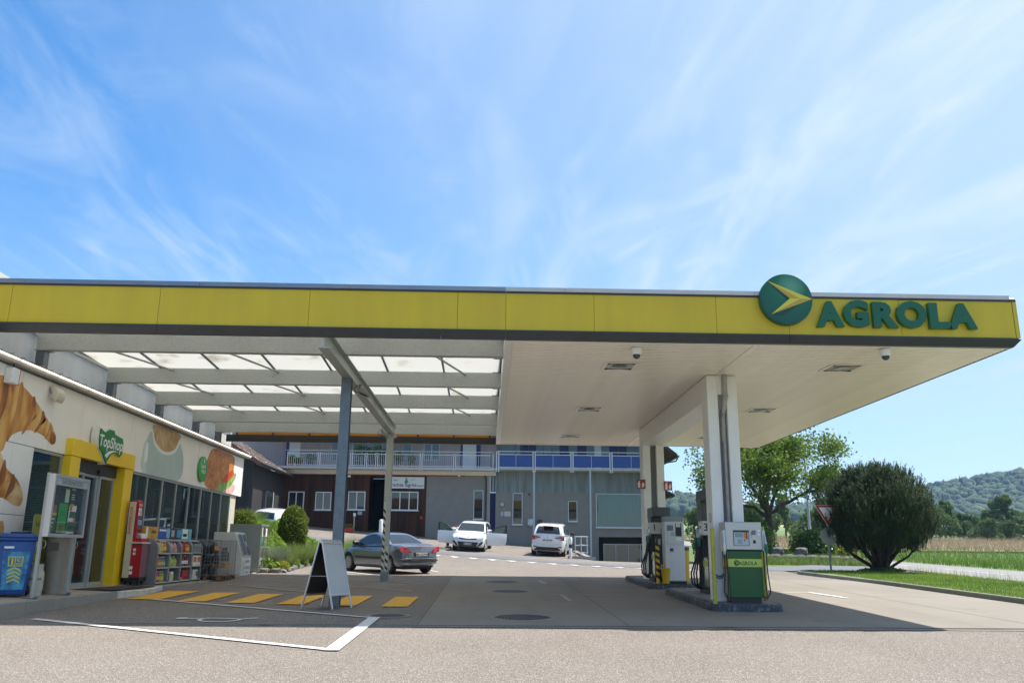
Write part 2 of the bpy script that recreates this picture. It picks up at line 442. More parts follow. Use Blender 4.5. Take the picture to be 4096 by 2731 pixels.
for a, b in zip(kp, kp[1:]):
    if b[1] < 9: continue
    d = Vector((b[0] - a[0], b[1] - a[1])).normalized(); nn = Vector((d.y, -d.x)) * 0.13; g = d * 0.004
    p = [(a[0] + g.x, a[1] + g.y), (b[0] - g.x, b[1] - g.y)]; p += [(p[1][0] + nn.x, p[1][1] + nn.y), (p[0][0] + nn.x, p[0][1] + nn.y)]
    white = 19.3 < (a[1] + b[1]) / 2 < 22.4
    MB().hexa([(q[0], q[1], TZ(*q) - 0.1) for q in p], [(q[0], q[1], max(SZ(*q), TZ(*q) + 0.03) + 0.004) for q in p]).build('kerbstone', KWH if white else KERB, pav, bevel=0.012)

# drainage channel with its grating
DRA, DRB = Vector((-8.0, 14.60)), Vector((12.1, 14.72))
dr = tag(bpy.data.objects.new('drain_channel', None)); COL.objects.link(dr); dr['kind'] = 'structure'
GRATE = mat('rusty_grating', (0.10, 0.075, 0.06), 0.7, 0.3, var=0.3, scale=30)
DKH = mat('dark_void', (0.006, 0.006, 0.006), 0.9)
def along(t, off=0.0):
    p = DRA.lerp(DRB, t); n_ = (DRB - DRA).normalized(); return (p.x - n_.y * off, p.y + n_.x * off)
mb = MB(); V = []
for i in range(41):
    for off in (-0.085, 0.085):
        x, y = along(i / 40, off); V.append((x, y, TZ(x, y) + 0.010))
mb.add(V, [(2 * i, 2 * i + 2, 2 * i + 3, 2 * i + 1) for i in range(40)]); mb.build('channel_bed', DKH, dr, recalc=False)
LEN = (DRB - DRA).length
mb = MB(); nb = int(LEN / 0.075)
for i in range(nb):
    t = (i + 0.5) / nb; x, y = along(t); z = TZ(x, y) + 0.012
    mb.box(x - 0.02, y - 0.07, z - 0.001, x + 0.02, y + 0.07, z + 0.002)
o = mb.build('grating_bar', GRATE, dr, recalc=False); o['kind'] = 'stuff'
mb = MB()
for off in (-0.085, 0.085):
    for i in range(40):
        a = along(i / 40, off - 0.016); b = along((i + 1) / 40, off - 0.016); c = along((i + 1) / 40, off + 0.016); d = along(i / 40, off + 0.016)
        q = [a, b, c, d]; mb.hexa([(p[0], p[1], TZ(*p) + 0.002) for p in q], [(p[0], p[1], TZ(*p) + 0.0145) for p in q])
o = mb.build('channel_rim', KERB, dr); 

# ---------------------------------------------------------------- road markings
def mark(name, m, pts, label=None, dz=0.016, parent=None, n=6):
    """painted quad strip given as (left, right) polylines"""
    L_, R_ = pts
    return part(name, m, parent, lambda mb: strip(mb, L_, R_, dz, n), world=False, recalc=False)
def line(name, m, a, b, w, dz=0.016, parent=None):
    a, b = Vector(a), Vector(b); d = (b - a).normalized(); q = Vector((-d.y, d.x)) * w / 2
    return mark(name, m, ([tuple(a + q), tuple(b + q)], [tuple(a - q), tuple(b - q)]), dz=dz, parent=parent)
mk = bpy.data.objects.new('parking_markings', None); COL.objects.link(mk); mk['kind'] = 'structure'
line('bay_line', WPAINT, (-7.57, 15.2), (-1.95, 11.68), 0.14, parent=mk)
line('bay_line', WPAINT, (-1.97, 11.62), (-1.95, 15.85), 0.2, dz=0.019, parent=mk)
line('bay_line', WPAINT, (-7.16, 19.32), (-1.95, 15.77), 0.11, parent=mk)
line('bay_line', WPAINT2, (-7.11, 24.5), (-3.0, 20.45), 0.10, parent=mk)
line('bay_line', WPAINT2, (-6.75, 26.8), (-1.84, 22.5), 0.09, parent=mk)
line('bay_line', WPAINT2, (-4.23, 27.48), (-1.76, 25.44), 0.10, parent=mk)
line('bay_line', WPAINT, (-6.67, 29.6), (-5.8, 28.9), 0.11, parent=mk)
line('bay_line', WPAINT, (-5.6, 32.6), (-3.4, 29.25), 0.11, parent=mk)
line('bay_line', WPAINT, (-2.6, 34.6), (-1.73, 32.1), 0.11, parent=mk)
cw = bpy.data.objects.new('zebra_crossing', None); COL.objects.link(cw); cw['kind'] = 'structure'
for x0, x1, y0, y1 in ((-2.1, -1.56, 18.0, 20.55), (-3.2, -2.64, 18.15, 20.7), (-4.28, -3.72, 18.35, 20.85), (-5.38, -4.8, 18.6, 21.1), (-6.5, -5.9, 18.9, 21.4), (-7.75, -7.0, 19.3, 21.8)):
    mark('stripe', YPAINT, ([(x0, y0), (x0 + 0.03, y1)], [(x1, y0), (x1 + 0.03, y1)]), parent=cw)
# wheelchair symbol
wc = bpy.data.objects.new('wheelchair_symbol', None); COL.objects.link(wc); wc['kind'] = 'structure'
def ring_mark(cx, cy, r, a0, a1, w, parent, m=WPAINT, n=24):
    L_ = [(cx + (r - w / 2) * math.cos(a0 + (a1 - a0) * i / n), cy + (r - w / 2) * math.sin(a0 + (a1 - a0) * i / n)) for i in range(n + 1)]
    R_ = [(cx + (r + w / 2) * math.cos(a0 + (a1 - a0) * i / n), cy + (r + w / 2) * math.sin(a0 + (a1 - a0) * i / n)) for i in range(n + 1)]
    mark('symbol_stroke', m, (L_, R_), parent=parent, n=1)
ring_mark(-4.5, 15.28, 0.33, R(-200), R(20), 0.07, wc)
line('symbol_stroke', WPAINT, (-4.2, 15.36), (-3.95, 15.62), 0.07, parent=wc)
line('symbol_stroke', WPAINT, (-4.8, 15.5), (-4.22, 15.42), 0.07, dz=0.019, parent=wc)
line('symbol_stroke', WPAINT, (-5.1, 15.42), (-4.75, 15.5), 0.07, parent=wc)
ring_mark(-5.2, 15.48, 0.05, 0, R(359), 0.1, wc)
# forecourt lane lines, arrow remains
fl = bpy.data.objects.new('forecourt_markings', None); COL.objects.link(fl); fl['kind'] = 'structure'
line('lane_line', WPAINT2, (2.2, 21.7), (4.4, 21.9), 0.06, parent=fl)
line('lane_line', WPAINT2, (1.9, 19.75), (1.85, 21.5), 0.10, parent=fl)
line('lane_line', WPAINT2, (1.55, 21.64), (1.95, 21.66), 0.10, dz=0.019, parent=fl)
line('lane_line', WPAINT2, (1.68, 27.5), (1.74, 25.9), 0.16, parent=fl)
line('lane_line', WPAINT, (6.4, 22.6), (8.45, 23.05), 0.06, parent=fl)
line('lane_line', WPAINT, (8.5, 23.05), (8.75, 21.25), 0.14, dz=0.019, parent=fl)
# give-way teeth
for i in range(15):
    t = i / 14; x = -4.4 + 12.4 * t
    base = [(-4.4, 43.3), (1.6, 39.7), (5.7, 36.95), (8.0, 35.8)]
    def yb(x):
        for (a, b), (c, d) in zip(base, base[1:]):
            if x <= c: return b + (d - b) * (x - a) / (c - a)
        return base[-1][1]
    p = [(x, yb(x)), (x + 0.5, yb(x + 0.5)), (x + 0.28, yb(x + 0.25) - 0.62)]
    mb = MB(); mb.add([(a, b, TZ(a, b) + 0.018) for a, b in p], [(0, 1, 2)])
    mb.build('give_way_tooth', WPAINT, fl, recalc=False)
YL = mat('yellow_road_line', (0.55, 0.36, 0.05), 0.7)
line('road_edge_line', YL, (18.4, 33), (18.6, 46), 0.12, dz=0.022, parent=fl)
for y in range(-6, 60, 8):
    xm = lambda q: 19.9 + (q - 20) * 0.03
    line('road_centre_line', WPAINT, (xm(y), y), (xm(y + 4.5), y + 4.5), 0.12, dz=0.022, parent=fl)
line('road_edge_line', WPAINT2, (22.35, 10), (22.75, 50), 0.10, dz=0.022, parent=fl)

# joints in the concrete and old tar seams
JNT = mat('joint_tar', (.055, .05, .045), .9)
for a, b in (((-1.11, 14.5), (-1.11, 29.1)), ((5.75, 17.5), (6.75, 14.55)), ((5.2, 22.35), (5.2, 23.85)), ((6.2, 28.9), (6.2, 19.2)), ((-1.1, 21.8), (4.4, 21.8)), ((6.1, 21.8), (12.1, 21.8)), ((9.6, 14.5), (9.6, 29.1)), ((2.4, 14.5), (2.4, 29.1))):
    line('slab_joint', JNT, a, b, 0.014, dz=0.012, parent=fl)
for a, b in (((-9, 9.2), (-1.2, 8.3)), ((-1.2, 8.3), (5.0, 9.4)), ((5.0, 9.4), (12, 9.0)), ((-8.1, 12.6), (-6.9, 11.1))):
    line('tar_seam', JNT, a, b, 0.012, dz=0.004, parent=fl)
# manhole covers
IRON = mat('cast_iron', (0.075, 0.07, 0.07), 0.55, 0.5, var=0.35, scale=25)
def manhole(x, y, r, label):
    t = thing('manhole_cover', label, 'manhole cover', (x, y, TZ(x, y) + 0.008), group='round manhole covers in the forecourt', rot=(math.atan(0.029), 0, 0))
    MB().lathe([(r + 0.07, 0), (r + 0.07, 0.008), (r, 0.008), (r, 0.0)], 40).build('rim_frame', KERB, t)
    MB().lathe([(r - 0.012, 0), (r - 0.012, 0.010), (0.02, 0.010)], 40).build('lid', IRON, t)
    mb = MB(); k = int(2 * r / 0.06)
    for i in range(-k // 2, k // 2 + 1):
        for j in range(-k // 2, k // 2 + 1):
            if (i * i + j * j) * 0.0036 < (r - 0.07) ** 2: mb.box(i * .06 - .02, j * .06 - .02, .010, i * .06 + .02, j * .06 + .02, .016)
    o = mb.build('stud', IRON, t, recalc=False); o['kind'] = 'stuff'
manhole(0.68, 16.05, 0.52, 'large round manhole cover in the concrete nearest the drain channel')
manhole(0.63, 22.6, 0.48, 'round manhole cover in the middle of the shaded concrete')
manhole(0.5, 26.6, 0.5, 'round manhole cover at the far edge of the canopy shadow')
manhole(-1.75, 16.2, 0.33, 'small manhole cover in the asphalt beside the parking bay corner')
# ---------------------------------------------------------------- filling station canopy
ZS = 5.435; Y0 = 15.33; Y1 = 30.53; XL = 0.40; XR = 9.84
YEL = mat('fascia_yellow', (0.64, 0.455, 0.012), 0.42, var=0.05, scale=2.5, streak=(1, 1, .12), dirt=0.07)
WSOF = mat('soffit_white', (0.88, 0.81, 0.70), 0.27, spec=0.8, var=0.04, scale=3, dirt=0.04)
WCOL = mat('column_white', (0.86, 0.84, 0.80), 0.35, spec=0.6, var=0.03, scale=4, dirt=0.05)
ANTH = mat('anthracite_trim', (0.028, 0.029, 0.03), 0.42, var=0.15, scale=5)
CAPM = mat('cap_flashing', (0.30, 0.30, 0.31), 0.35, 0.6, var=0.08, scale=3)
CAPB = mat('cap_flashing_beige', (0.52, 0.47, 0.42), 0.4, 0.35, var=0.06, scale=3)
GALV = mat('galvanised_steel', (0.40, 0.42, 0.40), 0.5, 0.35, var=0.10, scale=30, detail=3)
GALVD = mat('painted_post_steel', (0.135, 0.16, 0.19), 0.32, 0.55, var=0.12, scale=6)
GREEN = mat('sign_green', (0.005, 0.10, 0.042), 0.35, var=0.04, scale=3)
BLK = mat('black_plastic', (0.012, 0.012, 0.013), 0.45)
RUB = mat('black_rubber', (0.014, 0.014, 0.015), 0.55)
ALU = mat('aluminium', (0.55, 0.56, 0.57), 0.35, 0.7, var=0.06, scale=10)
STEEL = mat('stainless_panel', (0.50, 0.49, 0.47), 0.38, 0.65, var=0.06, scale=20, streak=(1, 1, 12))
WHITE = mat('white_plastic', (0.76, 0.76, 0.74), 0.45, var=0.03, scale=6)
WPRINT = mat('white_print', (0.80, 0.80, 0.78), 0.5)
BPRINT = mat('black_print', (0.012, 0.012, 0.012), 0.5)

fc = thing('station_canopy', 'flat white-soffited filling station canopy with yellow fascia over the pumps', 'canopy', (5.1, 18.4, 0.53))
ZYB, ZYT = 5.60, 6.315
def fascia(parent, xs_, m):
    for a, b in zip(xs_, xs_[1:]):
        boxpart('fascia_panel', m, parent, (a + 0.003, Y0 - 0.10, ZYB, b - 0.003, Y0 - 0.06, ZYT), bevel=0.002)
    boxpart('fascia_backing', ANTH, parent, (xs_[0], Y0 - 0.057, ZYB + .01, xs_[-1], Y0 - 0.03, ZYT - .01))
fascia(fc, [0.30, 1.95, 4.25, 5.62, 7.75, 9.93], YEL)
# cap, top rail and bottom trim, each in its lengths
def run(name, m, parent, prof, xs_, gap=0.003):
    """profile in (y, z) swept along X"""
    for a, b in zip(xs_, xs_[1:]):
        MB().prism(prof, a + gap, b - gap, 'x').build(name, m, parent, world=True)
capprof = [(Y0 - 0.11, ZYT + 0.045), (Y0 - 0.095, ZYT + 0.125), (Y0 + 0.12, ZYT + 0.128), (Y0 + 0.12, ZYT + 0.02), (Y0 - 0.11, ZYT + 0.035)]
railprof = [(Y0 - 0.125, ZYT), (Y0 - 0.125, ZYT + 0.034), (Y0 + 0.1, ZYT + 0.034), (Y0 + 0.1, ZYT)]
trimprof = [(Y0 - 0.125, ZYB), (Y0 - 0.125, ZYB - 0.035), (Y0 - 0.06, ZS - 0.002), (Y0 + 0.02, ZS - 0.002), (Y0 + 0.02, ZYB)]
run('cap_flashing', CAPB, fc, capprof, [0.30, 1.4, 5.0, 7.8, 9.90])
run('top_rail', ANTH, fc, railprof, [0.30, 10.0])
run('bottom_trim', ANTH, fc, trimprof, [0.30, 5.62, 9.86])
# right end face, rear face and left flank
boxpart('end_fascia_panel', YEL, fc, (9.96, Y0 - 0.10, ZYB, 10.0, Y0 + 7.4, ZYT))
boxpart('end_fascia_panel', YEL, fc, (9.96, Y0 + 7.41, ZYB, 10.0, Y1 + 0.1, ZYT))
part('corner_trim', YEL, fc, lambda mb: mb.box(9.932, Y0 - 0.108, ZYB, 10.008, Y0 - 0.102, ZYT))
part('end_trim', ANTH, fc, lambda mb: mb.hexa([(9.862, Y0 - 0.06, ZS - .002), (9.862, Y1, ZS - .002), (9.862, Y1, ZYB), (9.862, Y0 - 0.12, ZYB)], [(9.88, Y0 - 0.06, ZS - .002), (9.88, Y1, ZS - .002), (10.012, Y1 + .1, ZYB - .03), (10.012, Y0 - 0.12, ZYB - .03)]))
part('end_cap', CAPB, fc, lambda mb: mb.box(9.90, Y0 - 0.11, ZYT + 0.036, 10.0, Y1 + 0.1, ZYT + 0.06))
part('end_cap', CAPB, fc, lambda mb: mb.hexa([(9.9, Y0 - .11, ZYT + .06), (10.0, Y0 - .11, ZYT + .06), (10.0, Y1, ZYT + .06), (9.9, Y1, ZYT + .06)], [(9.88, Y0 + .0, ZYT + .135), (9.89, Y0 + .0, ZYT + .135), (9.89, Y1, ZYT + .135), (9.88, Y1, ZYT + .135)]))
boxpart('rear_fascia', YEL, fc, (0.30, Y1 + 0.06, ZYB, 9.955, Y1 + 0.1, ZYT))
boxpart('rear_trim', ANTH, fc, (0.36, Y1 - 0.01, ZS + 0.004, 9.85, Y1 + 0.058, ZYB + 0.02))
boxpart('roof_deck', CAPM, fc, (0.36, Y0 - 0.025, ZS + 0.10, 9.955, Y1 + 0.055, ZYT - 0.03))
# soffit: narrow ribbed boards in two runs, left and right of the seam
for (a, b) in ((XL + 0.05, 4.985), (5.115, XR - 0.005)):
    n = int((Y1 - Y0 - 0.03) / 0.13); pitch = (Y1 - Y0 - 0.03) / n
    mb = MB(); w = pitch - 0.006
    mb.prism([(0, 0.04), (0.012, 0.0), (w - 0.040, 0.0), (w - 0.030, 0.034), (w, 0.034), (w, 0.04)], 0, b - a, 'x')
    first = mb.build('soffit_board', WSOF, fc)
    base = Vector((a, Y0 + 0.03, ZS)) - Vector(fc.location)
    for i in range(n):
        o = first if i == 0 else first.copy()
        if i: COL.objects.link(o)
        o.location = base + Vector((0, i * pitch, 0))
boxpart('seam_strip', WSOF, fc, (4.988, Y0 + 0.02, ZS - 0.008, 5.112, Y1 - 0.01, ZS + 0.03))
part('left_edge_trim', WCOL, fc, lambda mb: mb.prism([(XL - 0.10, ZS - 0.012), (XL + 0.045, ZS - 0.012), (XL + 0.045, ZS + 0.05), (XL - 0.05, ZS + 0.42), (XL - 0.10, ZS + 0.42)], Y0 + 0.03, Y1 - 0.02, 'y'))
part('rear_edge_trim', WCOL, fc, lambda mb: mb.box(XL, Y1 - 0.05, ZS - 0.02, XR, Y1 - 0.015, ZS - 0.003))
part('front_edge_trim', WCOL, fc, lambda mb: mb.box(XL + 0.05, Y0 + 0.022, ZS - 0.012, XR, Y0 + 0.05, ZS - 0.003))
# columns with a recess, and the beam between them
CY1, CY2 = 18.15, 26.1
CXA, CXB = 4.77, 5.43
for cy in (CY1, CY2):
    zb = TZ(5, cy) + 0.10
    for a, b in ((CXA, CXA + 0.235), (CXB - 0.235, CXB)):
        boxpart('column_flange', WCOL, fc, (a, cy, zb, b, cy + 0.5, ZS - 0.013), bevel=0.012)
    boxpart('column_web', WCOL, fc, (CXA + 0.2352, cy + 0.22, zb, CXB - 0.2352, cy + 0.48, ZS - 0.013))
boxpart('canopy_beam', WCOL, fc, (CXA + 0.005, CY1 + 0.502, ZS - 0.55, CXB - 0.005, CY2 - 0.002, ZS - 0.01), bevel=0.012)
part('column_head', WCOL, fc, lambda mb: mb.box(CXA + 0.236, CY2 + 0.004, 4.88, CXB - 0.236, CY2 + 0.215, ZS - 0.013))
part('column_head', WCOL, fc, lambda mb: mb.box(CXA + 0.236, CY1 + 0.004, 5.0, CXB - 0.236, CY1 + 0.215, ZS - 0.013))
DPIPE = mat('downpipe_grey', (0.36, 0.35, 0.32), 0.45, 0.3, var=0.12, scale=6)
px_, py_ = 5.12, CY1 + 0.10
part('downpipe', DPIPE, fc, lambda mb: mb.tube([(px_ + .03, py_ - 0.16, ZS), (px_ + .03, py_ - 0.16, 4.95), (px_ + .02, py_ - .08, 4.75), (px_, py_, 4.55), (px_, py_, 0.65)], 0.056, 14), smooth=True)
for z in (4.93, 4.5, 3.85, 2.9): part('pipe_collar', DPIPE, fc, lambda mb: mb.lathe([(.064, 0), (.064, .05)], 14, (px_ + (.03 if z > 4.8 else 0), py_ + (-.16 if z > 4.8 else 0), z)), smooth=True)
part('conduit', mat('conduit_grey', (0.28, 0.28, 0.27), 0.5), fc, lambda mb: mb.tube([(5.185, CY1 + .12, ZS - .4), (5.185, CY1 + .12, 2.4)], 0.014, 8))
part('conduit', MATS['conduit_grey'], fc, lambda mb: mb.tube([(5.16, CY1 + .18, 4.9), (5.16, CY1 + .18, 2.2)], 0.011, 8))
for k in range(4):
    part('conduit', MATS['conduit_grey'], fc, lambda mb: mb.tube([(5.04 + .045 * k, CY2 + .16, 4.86), (5.04 + .045 * k, CY2 + .16, 2.2)], 0.017, 8))

# recessed ceiling lights
LGL = glass_mat('lamp_glass', (0.28, 0.30, 0.27), 0.12, 0.25)
LREF = mat('lamp_reflector', (0.34, 0.35, 0.30), 0.3, 0.5, var=0.4, scale=20)
def ceiling_light(x, y, label):
    t = thing('ceiling_light', label, 'ceiling light', (x, y, ZS - 0.004), group='recessed lights in the canopy ceiling')
    mb = MB()
    for b in ((-.37, -.37, -.008, .37, -.29, .0), (-.37, .29, -.008, .37, .37, .0), (-.37, -.288, -.008, -.29, .288, .0), (.29, -.288, -.008, .37, .288, .0)): mb.box(*b)
    mb.build('bezel', WSOF, t)
    MB().prism([(-.29, -.002), (.29, -.002), (.29, 0.0), (-.29, 0.0)], -.288, .288, 'y').build('reflector', LREF, t)
    MB().lathe([(.17, -.012), (.13, -.035), (.03, -.04)], 20).build('lens', LGL, t, smooth=True)
    for sx in (-1, 1):
        for sy in (-1, 1): MB().box(sx * .255 - .03, sy * .255 - .03, -.016, sx * .255 + .03, sy * .255 + .03, -.003).build('corner_clip', BLK, t)
    for sy in (-1, 1): MB().box(-.22, sy * .262 - .012, -.01, .22, sy * .262 + .012, -.0035).build('gasket', BLK, t)
for x, y, l in ((2.75, 17.4, 'recessed square ceiling light left of the columns, nearest the fascia'), (2.75, 22.8, 'recessed square ceiling light left of the columns, middle one of the row'),
                (2.75, 28.2, 'recessed square ceiling light left of the columns, farthest from the fascia'), (7.42, 17.25, 'recessed square ceiling light right of the columns, nearest the fascia'),
                (7.42, 22.6, 'recessed square ceiling light right of the columns, middle one of the row'), (7.4, 28.0, 'recessed square ceiling light half hidden behind the near column')):
    ceiling_light(x, y, l)
def dome_camera(x, y, label):
    t = thing('dome_camera', label, 'camera', (x, y, ZS - 0.013), group='dome cameras under the canopy edge')
    MB().lathe([(.10, 0), (.105, -.03), (.098, -.10), (.08, -.13)], 24).build('housing', WHITE, t, smooth=True)
    MB().lathe([(.074, -.125), (.068, -.165), (.045, -.195), (.012, -.21)], 24).build('dome', mat('smoked_dome', (0.05, 0.055, 0.06), 0.15), t, smooth=True)
dome_camera(2.82, 15.75, 'white dome camera under the canopy edge left of the round emblem')
dome_camera(7.55, 15.55, 'white dome camera under the canopy edge below the lettering')

# round emblem
YF = Y0 - 0.105
em = thing('round_emblem', 'round green emblem with a yellow arrowhead standing above the fascia', 'sign', (5.55, YF, 6.25))
gm = bpy.data.materials.new('emblem_print'); gm.use_nodes = True
_n = gm.node_tree.nodes; _l = gm.node_tree.links.new; _b = _n['Principled BSDF']; _b.inputs['Roughness'].default_value = 0.35
_t = _n.new('ShaderNodeTexCoord'); _m = _n.new('ShaderNodeMapping'); _m.inputs['Location'].default_value = (-0.10, 0, -0.24); _l(_t.outputs['Object'], _m.inputs[0])
_len = _n.new('ShaderNodeVectorMath'); _len.operation = 'LENGTH'; _l(_m.outputs[0], _len.inputs[0])
_cr = _n.new('ShaderNodeValToRGB'); _l(_len.outputs['Value'], _cr.inputs[0])
_e = _cr.color_ramp.elements; _e[0].color = (0.30, 0.48, 0.40, 1); _e[1].color = (0.004, 0.055, 0.038, 1); _e[1].position = 0.85
_q = _cr.color_ramp.elements.new(0.12); _q.color = (0.13, 0.33, 0.23, 1); _q = _cr.color_ramp.elements.new(0.33); _q.color = (0.006, 0.13, 0.06, 1)
_l(_cr.outputs[0], _b.inputs['Base Color'])
RE = 0.49
MB().lathe([(RE, 0.0), (RE, -0.14), (RE - .004, -0.145)], 64, axis='y').build('disc_body', GREEN, em, smooth=True)
mb = MB(); poly_on(mb, disc_pts(RE - 0.006, 64), (0, -0.1475, 0), (1, 0, 0), (0, 0, 1)); mb.build('disc_face', gm, em, recalc=False)
YPR = mat('emblem_yellow', (0.66, 0.60, 0.05), 0.4); OPR = mat('emblem_ochre', (0.52, 0.33, 0.035), 0.4); DGR = mat('emblem_shade', (0.003, 0.05, 0.036), 0.4)
def epoly(name, m, pts, d):
    mb = MB(); poly_on(mb, pts, (0, -0.1475, 0), (1, 0, 0), (0, 0, 1), d); mb.build(name, m, em, recalc=False)
A_ = (-0.345, 0.35); T_ = (0.485, 0.005); C_ = (0.065, 0.012); D_ = (-0.31, -0.305); I_ = (0.26, 0.008)
epoly('arrow_shade', DGR, [A_, (0.06, 0.012), (0.0, -0.03)], 0.002)
epoly('arrow_shade', DGR, [D_, (0.27, -0.09), (-0.10, -0.33)], 0.002)
epoly('arrow_wing', YPR, [A_, T_, I_], 0.004)
epoly('arrow_wing', OPR, [A_, I_, C_], 0.004)
epoly('arrow_wing', YPR, [C_, I_, D_], 0.004)
epoly('arrow_wing', OPR, [I_, T_, D_], 0.004)

# channel letters
LETG = mat('letter_face_green', (0.003, 0.105, 0.05), 0.4)
LETS = mat('letter_side_green', (0.008, 0.16, 0.035), 0.4)
lt = thing('channel_lettering', 'raised green AGROLA lettering on the yellow fascia right of the emblem', 'sign', (6.1, Y0 - 0.105, 5.745))
def letter(ch, x0, x1, h):
    V, F = text_geo(ch, 1.0, bold=0.055, depth=0.0)
    lo = [min(v[k] for v in V) for k in (0, 1)]; hi = [max(v[k] for v in V) for k in (0, 1)]
    sx = (x1 - x0) / (hi[0] - lo[0]); sz = h / (hi[1] - lo[1])
    P2 = [((v[0] - lo[0]) * sx + x0, (v[1] - lo[1]) * sz) for v in V]
    me_edges = {}
    for f in F:
        for i in range(len(f)):
            e = (f[i], f[(i + 1) % len(f)]); me_edges[tuple(sorted(e))] = me_edges.get(tuple(sorted(e)), 0) + 1
    D = 0.10; n = len(P2)
    mb = MB(); mb.cm = 0
    mb.add([(p[0], -D, p[1]) for p in P2], F)
    mb.cm = 1
    b = [(p[0], -D, p[1]) for p in P2] + [(p[0], 0.0, p[1]) for p in P2]
    mb.add(b, [(i, j, j + n, i + n) for (i, j), c in me_edges.items() if c == 1])
    o = mb.build('letter', [LETG, LETS], lt)
    o['label'] = 'green letter ' + ch
xs_ = [(0.02, 0.53), (0.53, 1.01), (1.09, 1.56), (1.54, 2.11), (2.16, 2.56), (2.52, 3.06)]
for ch, (a, b) in zip('AGROLA', xs_):
    letter(ch, a, b, 0.525 if ch in 'GO' else 0.495)

# ---------------------------------------------------------------- glazed canopy between shop and station canopy
gc = thing('glazed_canopy', 'galvanised steel canopy with milky glazed roof joining shop and pump canopy', 'canopy', (-3.1, 18.2, 0.53))
fascia(gc, [-14.0, -11.6, -8.8, -6.1, -3.35, -0.6, 0.30], YEL)
run('cap_flashing', CAPM, gc, capprof, [-14, -11.5, -8.6, -5.4, -2.6, 0.30])
run('top_rail', ANTH, gc, railprof, [-14, 0.30])
run('bottom_trim', ANTH, gc, trimprof, [-14, -6.1, -0.9, 0.30])
BY = [17.4, 20.75, 23.9, 27.0, 29.3]
ZB = 5.58; BH = 0.36
BXL = -8.86
for i, y in enumerate(BY):
    # cross beam: a channel with flanges
    mb = MB()
    mb.prism([(y - .09, ZB), (y + .09, ZB), (y + .09, ZB + .03), (y - .05, ZB + .03), (y - .05, ZB + BH - .03), (y + .09, ZB + BH - .03), (y + .09, ZB + BH), (y - .09, ZB + BH)], BXL - .47, XL - .105, 'x')
    mb.build('cross_beam', GALV, gc, world=True)
    boxpart('wall_post', GALVD, gc, (BXL - 0.46, y - 0.10, 5.075, BXL - 0.28, y + 0.10, ZB - 0.02), bevel=.006)
    boxpart('bearing_plate', GALV, gc, (BXL - 0.49, y - 0.13, ZB - 0.02, BXL - 0.2, y + 0.13, ZB - .001))
    boxpart('end_bracket', GALVD, gc, (XL - 0.3, y - 0.03, ZB + .002, XL - 0.108, y + 0.2, ZB + BH + .06))
boxpart('wall_post', GALVD, gc, (BXL - 0.46, 14.6, 5.075, BXL - 0.28, 14.8, ZB))
# main girder along the posts
GX = -3.06
mb = MB(); w = 0.10
mb.prism([(GX - w, 5.24), (GX + w, 5.24), (GX + w, 5.262), (GX + .012, 5.262), (GX + .012, ZB - .024), (GX + w, ZB - .024), (GX + w, ZB - .002), (GX - w, ZB - .002), (GX - w, ZB - .024), (GX - .012, ZB - .024), (GX - .012, 5.262), (GX - w, 5.262)], Y0 + .03, 27.75, 'y')
mb.build('girder', GALV, gc, world=True)
# posts: I-section near post, box far post with hazard stripes
mb = MB(); PYN = 18.15; w = 0.105
for a, b in ((PYN - .105, PYN - .09), (PYN + .09, PYN + .105)): mb.box(GX - w, a, TZ(GX, PYN) - .02, GX + w, b, 5.24)
mb.box(GX - .01, PYN - .09, TZ(GX, PYN) - .02, GX + .01, PYN + .09, 5.24)
o = mb.build('post', GALVD, gc, world=True); o['label'] = 'dark blue-grey steel post beside the folding sign'
PYF = 26.75
mb = MB()
for a, b in ((PYF - .1, PYF - .086), (PYF + .086, PYF + .1)): mb.box(GX - .1, a, TZ(GX, PYF) - .02, GX + .1, b, 5.24)
mb.box(GX - .1, PYF - .086, TZ(GX, PYF) - .02, GX - .086, PYF + .086, 5.24)
mb.box(GX + .03, PYF - .086, TZ(GX, PYF) - .02, GX + .045, PYF + .086, 5.24)
o = mb.build('post', GALV, gc, world=True); o['label'] = 'galvanised post with black and white hazard stripes'
boxpart('post_foot', GALVD, gc, (GX - .115, PYF - .115, TZ(GX, PYF), GX + .115, PYF + .115, TZ(GX, PYF) + .27), bevel=.006)
mb = MB()
z0 = TZ(GX, PYF) + .29
HZW = mat('hazard_white', (0.55, 0.55, 0.46), 0.6)
boxpart('hazard_plate', HZW, gc, (GX - .0975, PYF - .106, z0, GX - .025, PYF - .1015, z0 + 2.05))
boxpart('hazard_plate', HZW, gc, (GX + .008, PYF - .106, z0, GX + .092, PYF - .1015, z0 + .72))
for xa, xb, hh, s in ((GX - .0975, GX - .025, 2.05, 1), (GX + .008, GX + .092, .72, 1)):
    z = z0
    while z + .16 < z0 + hh:
        mb = MB(); mb.add([(xa, PYF - .1075, z + .085), (xb, PYF - .1075, z), (xb, PYF - .1075, z + .09), (xa, PYF - .1075, z + .175)], [(0, 1, 2, 3)])
        mb.build('hazard_stripe', BPRINT, gc, world=True, recalc=False); z += .21
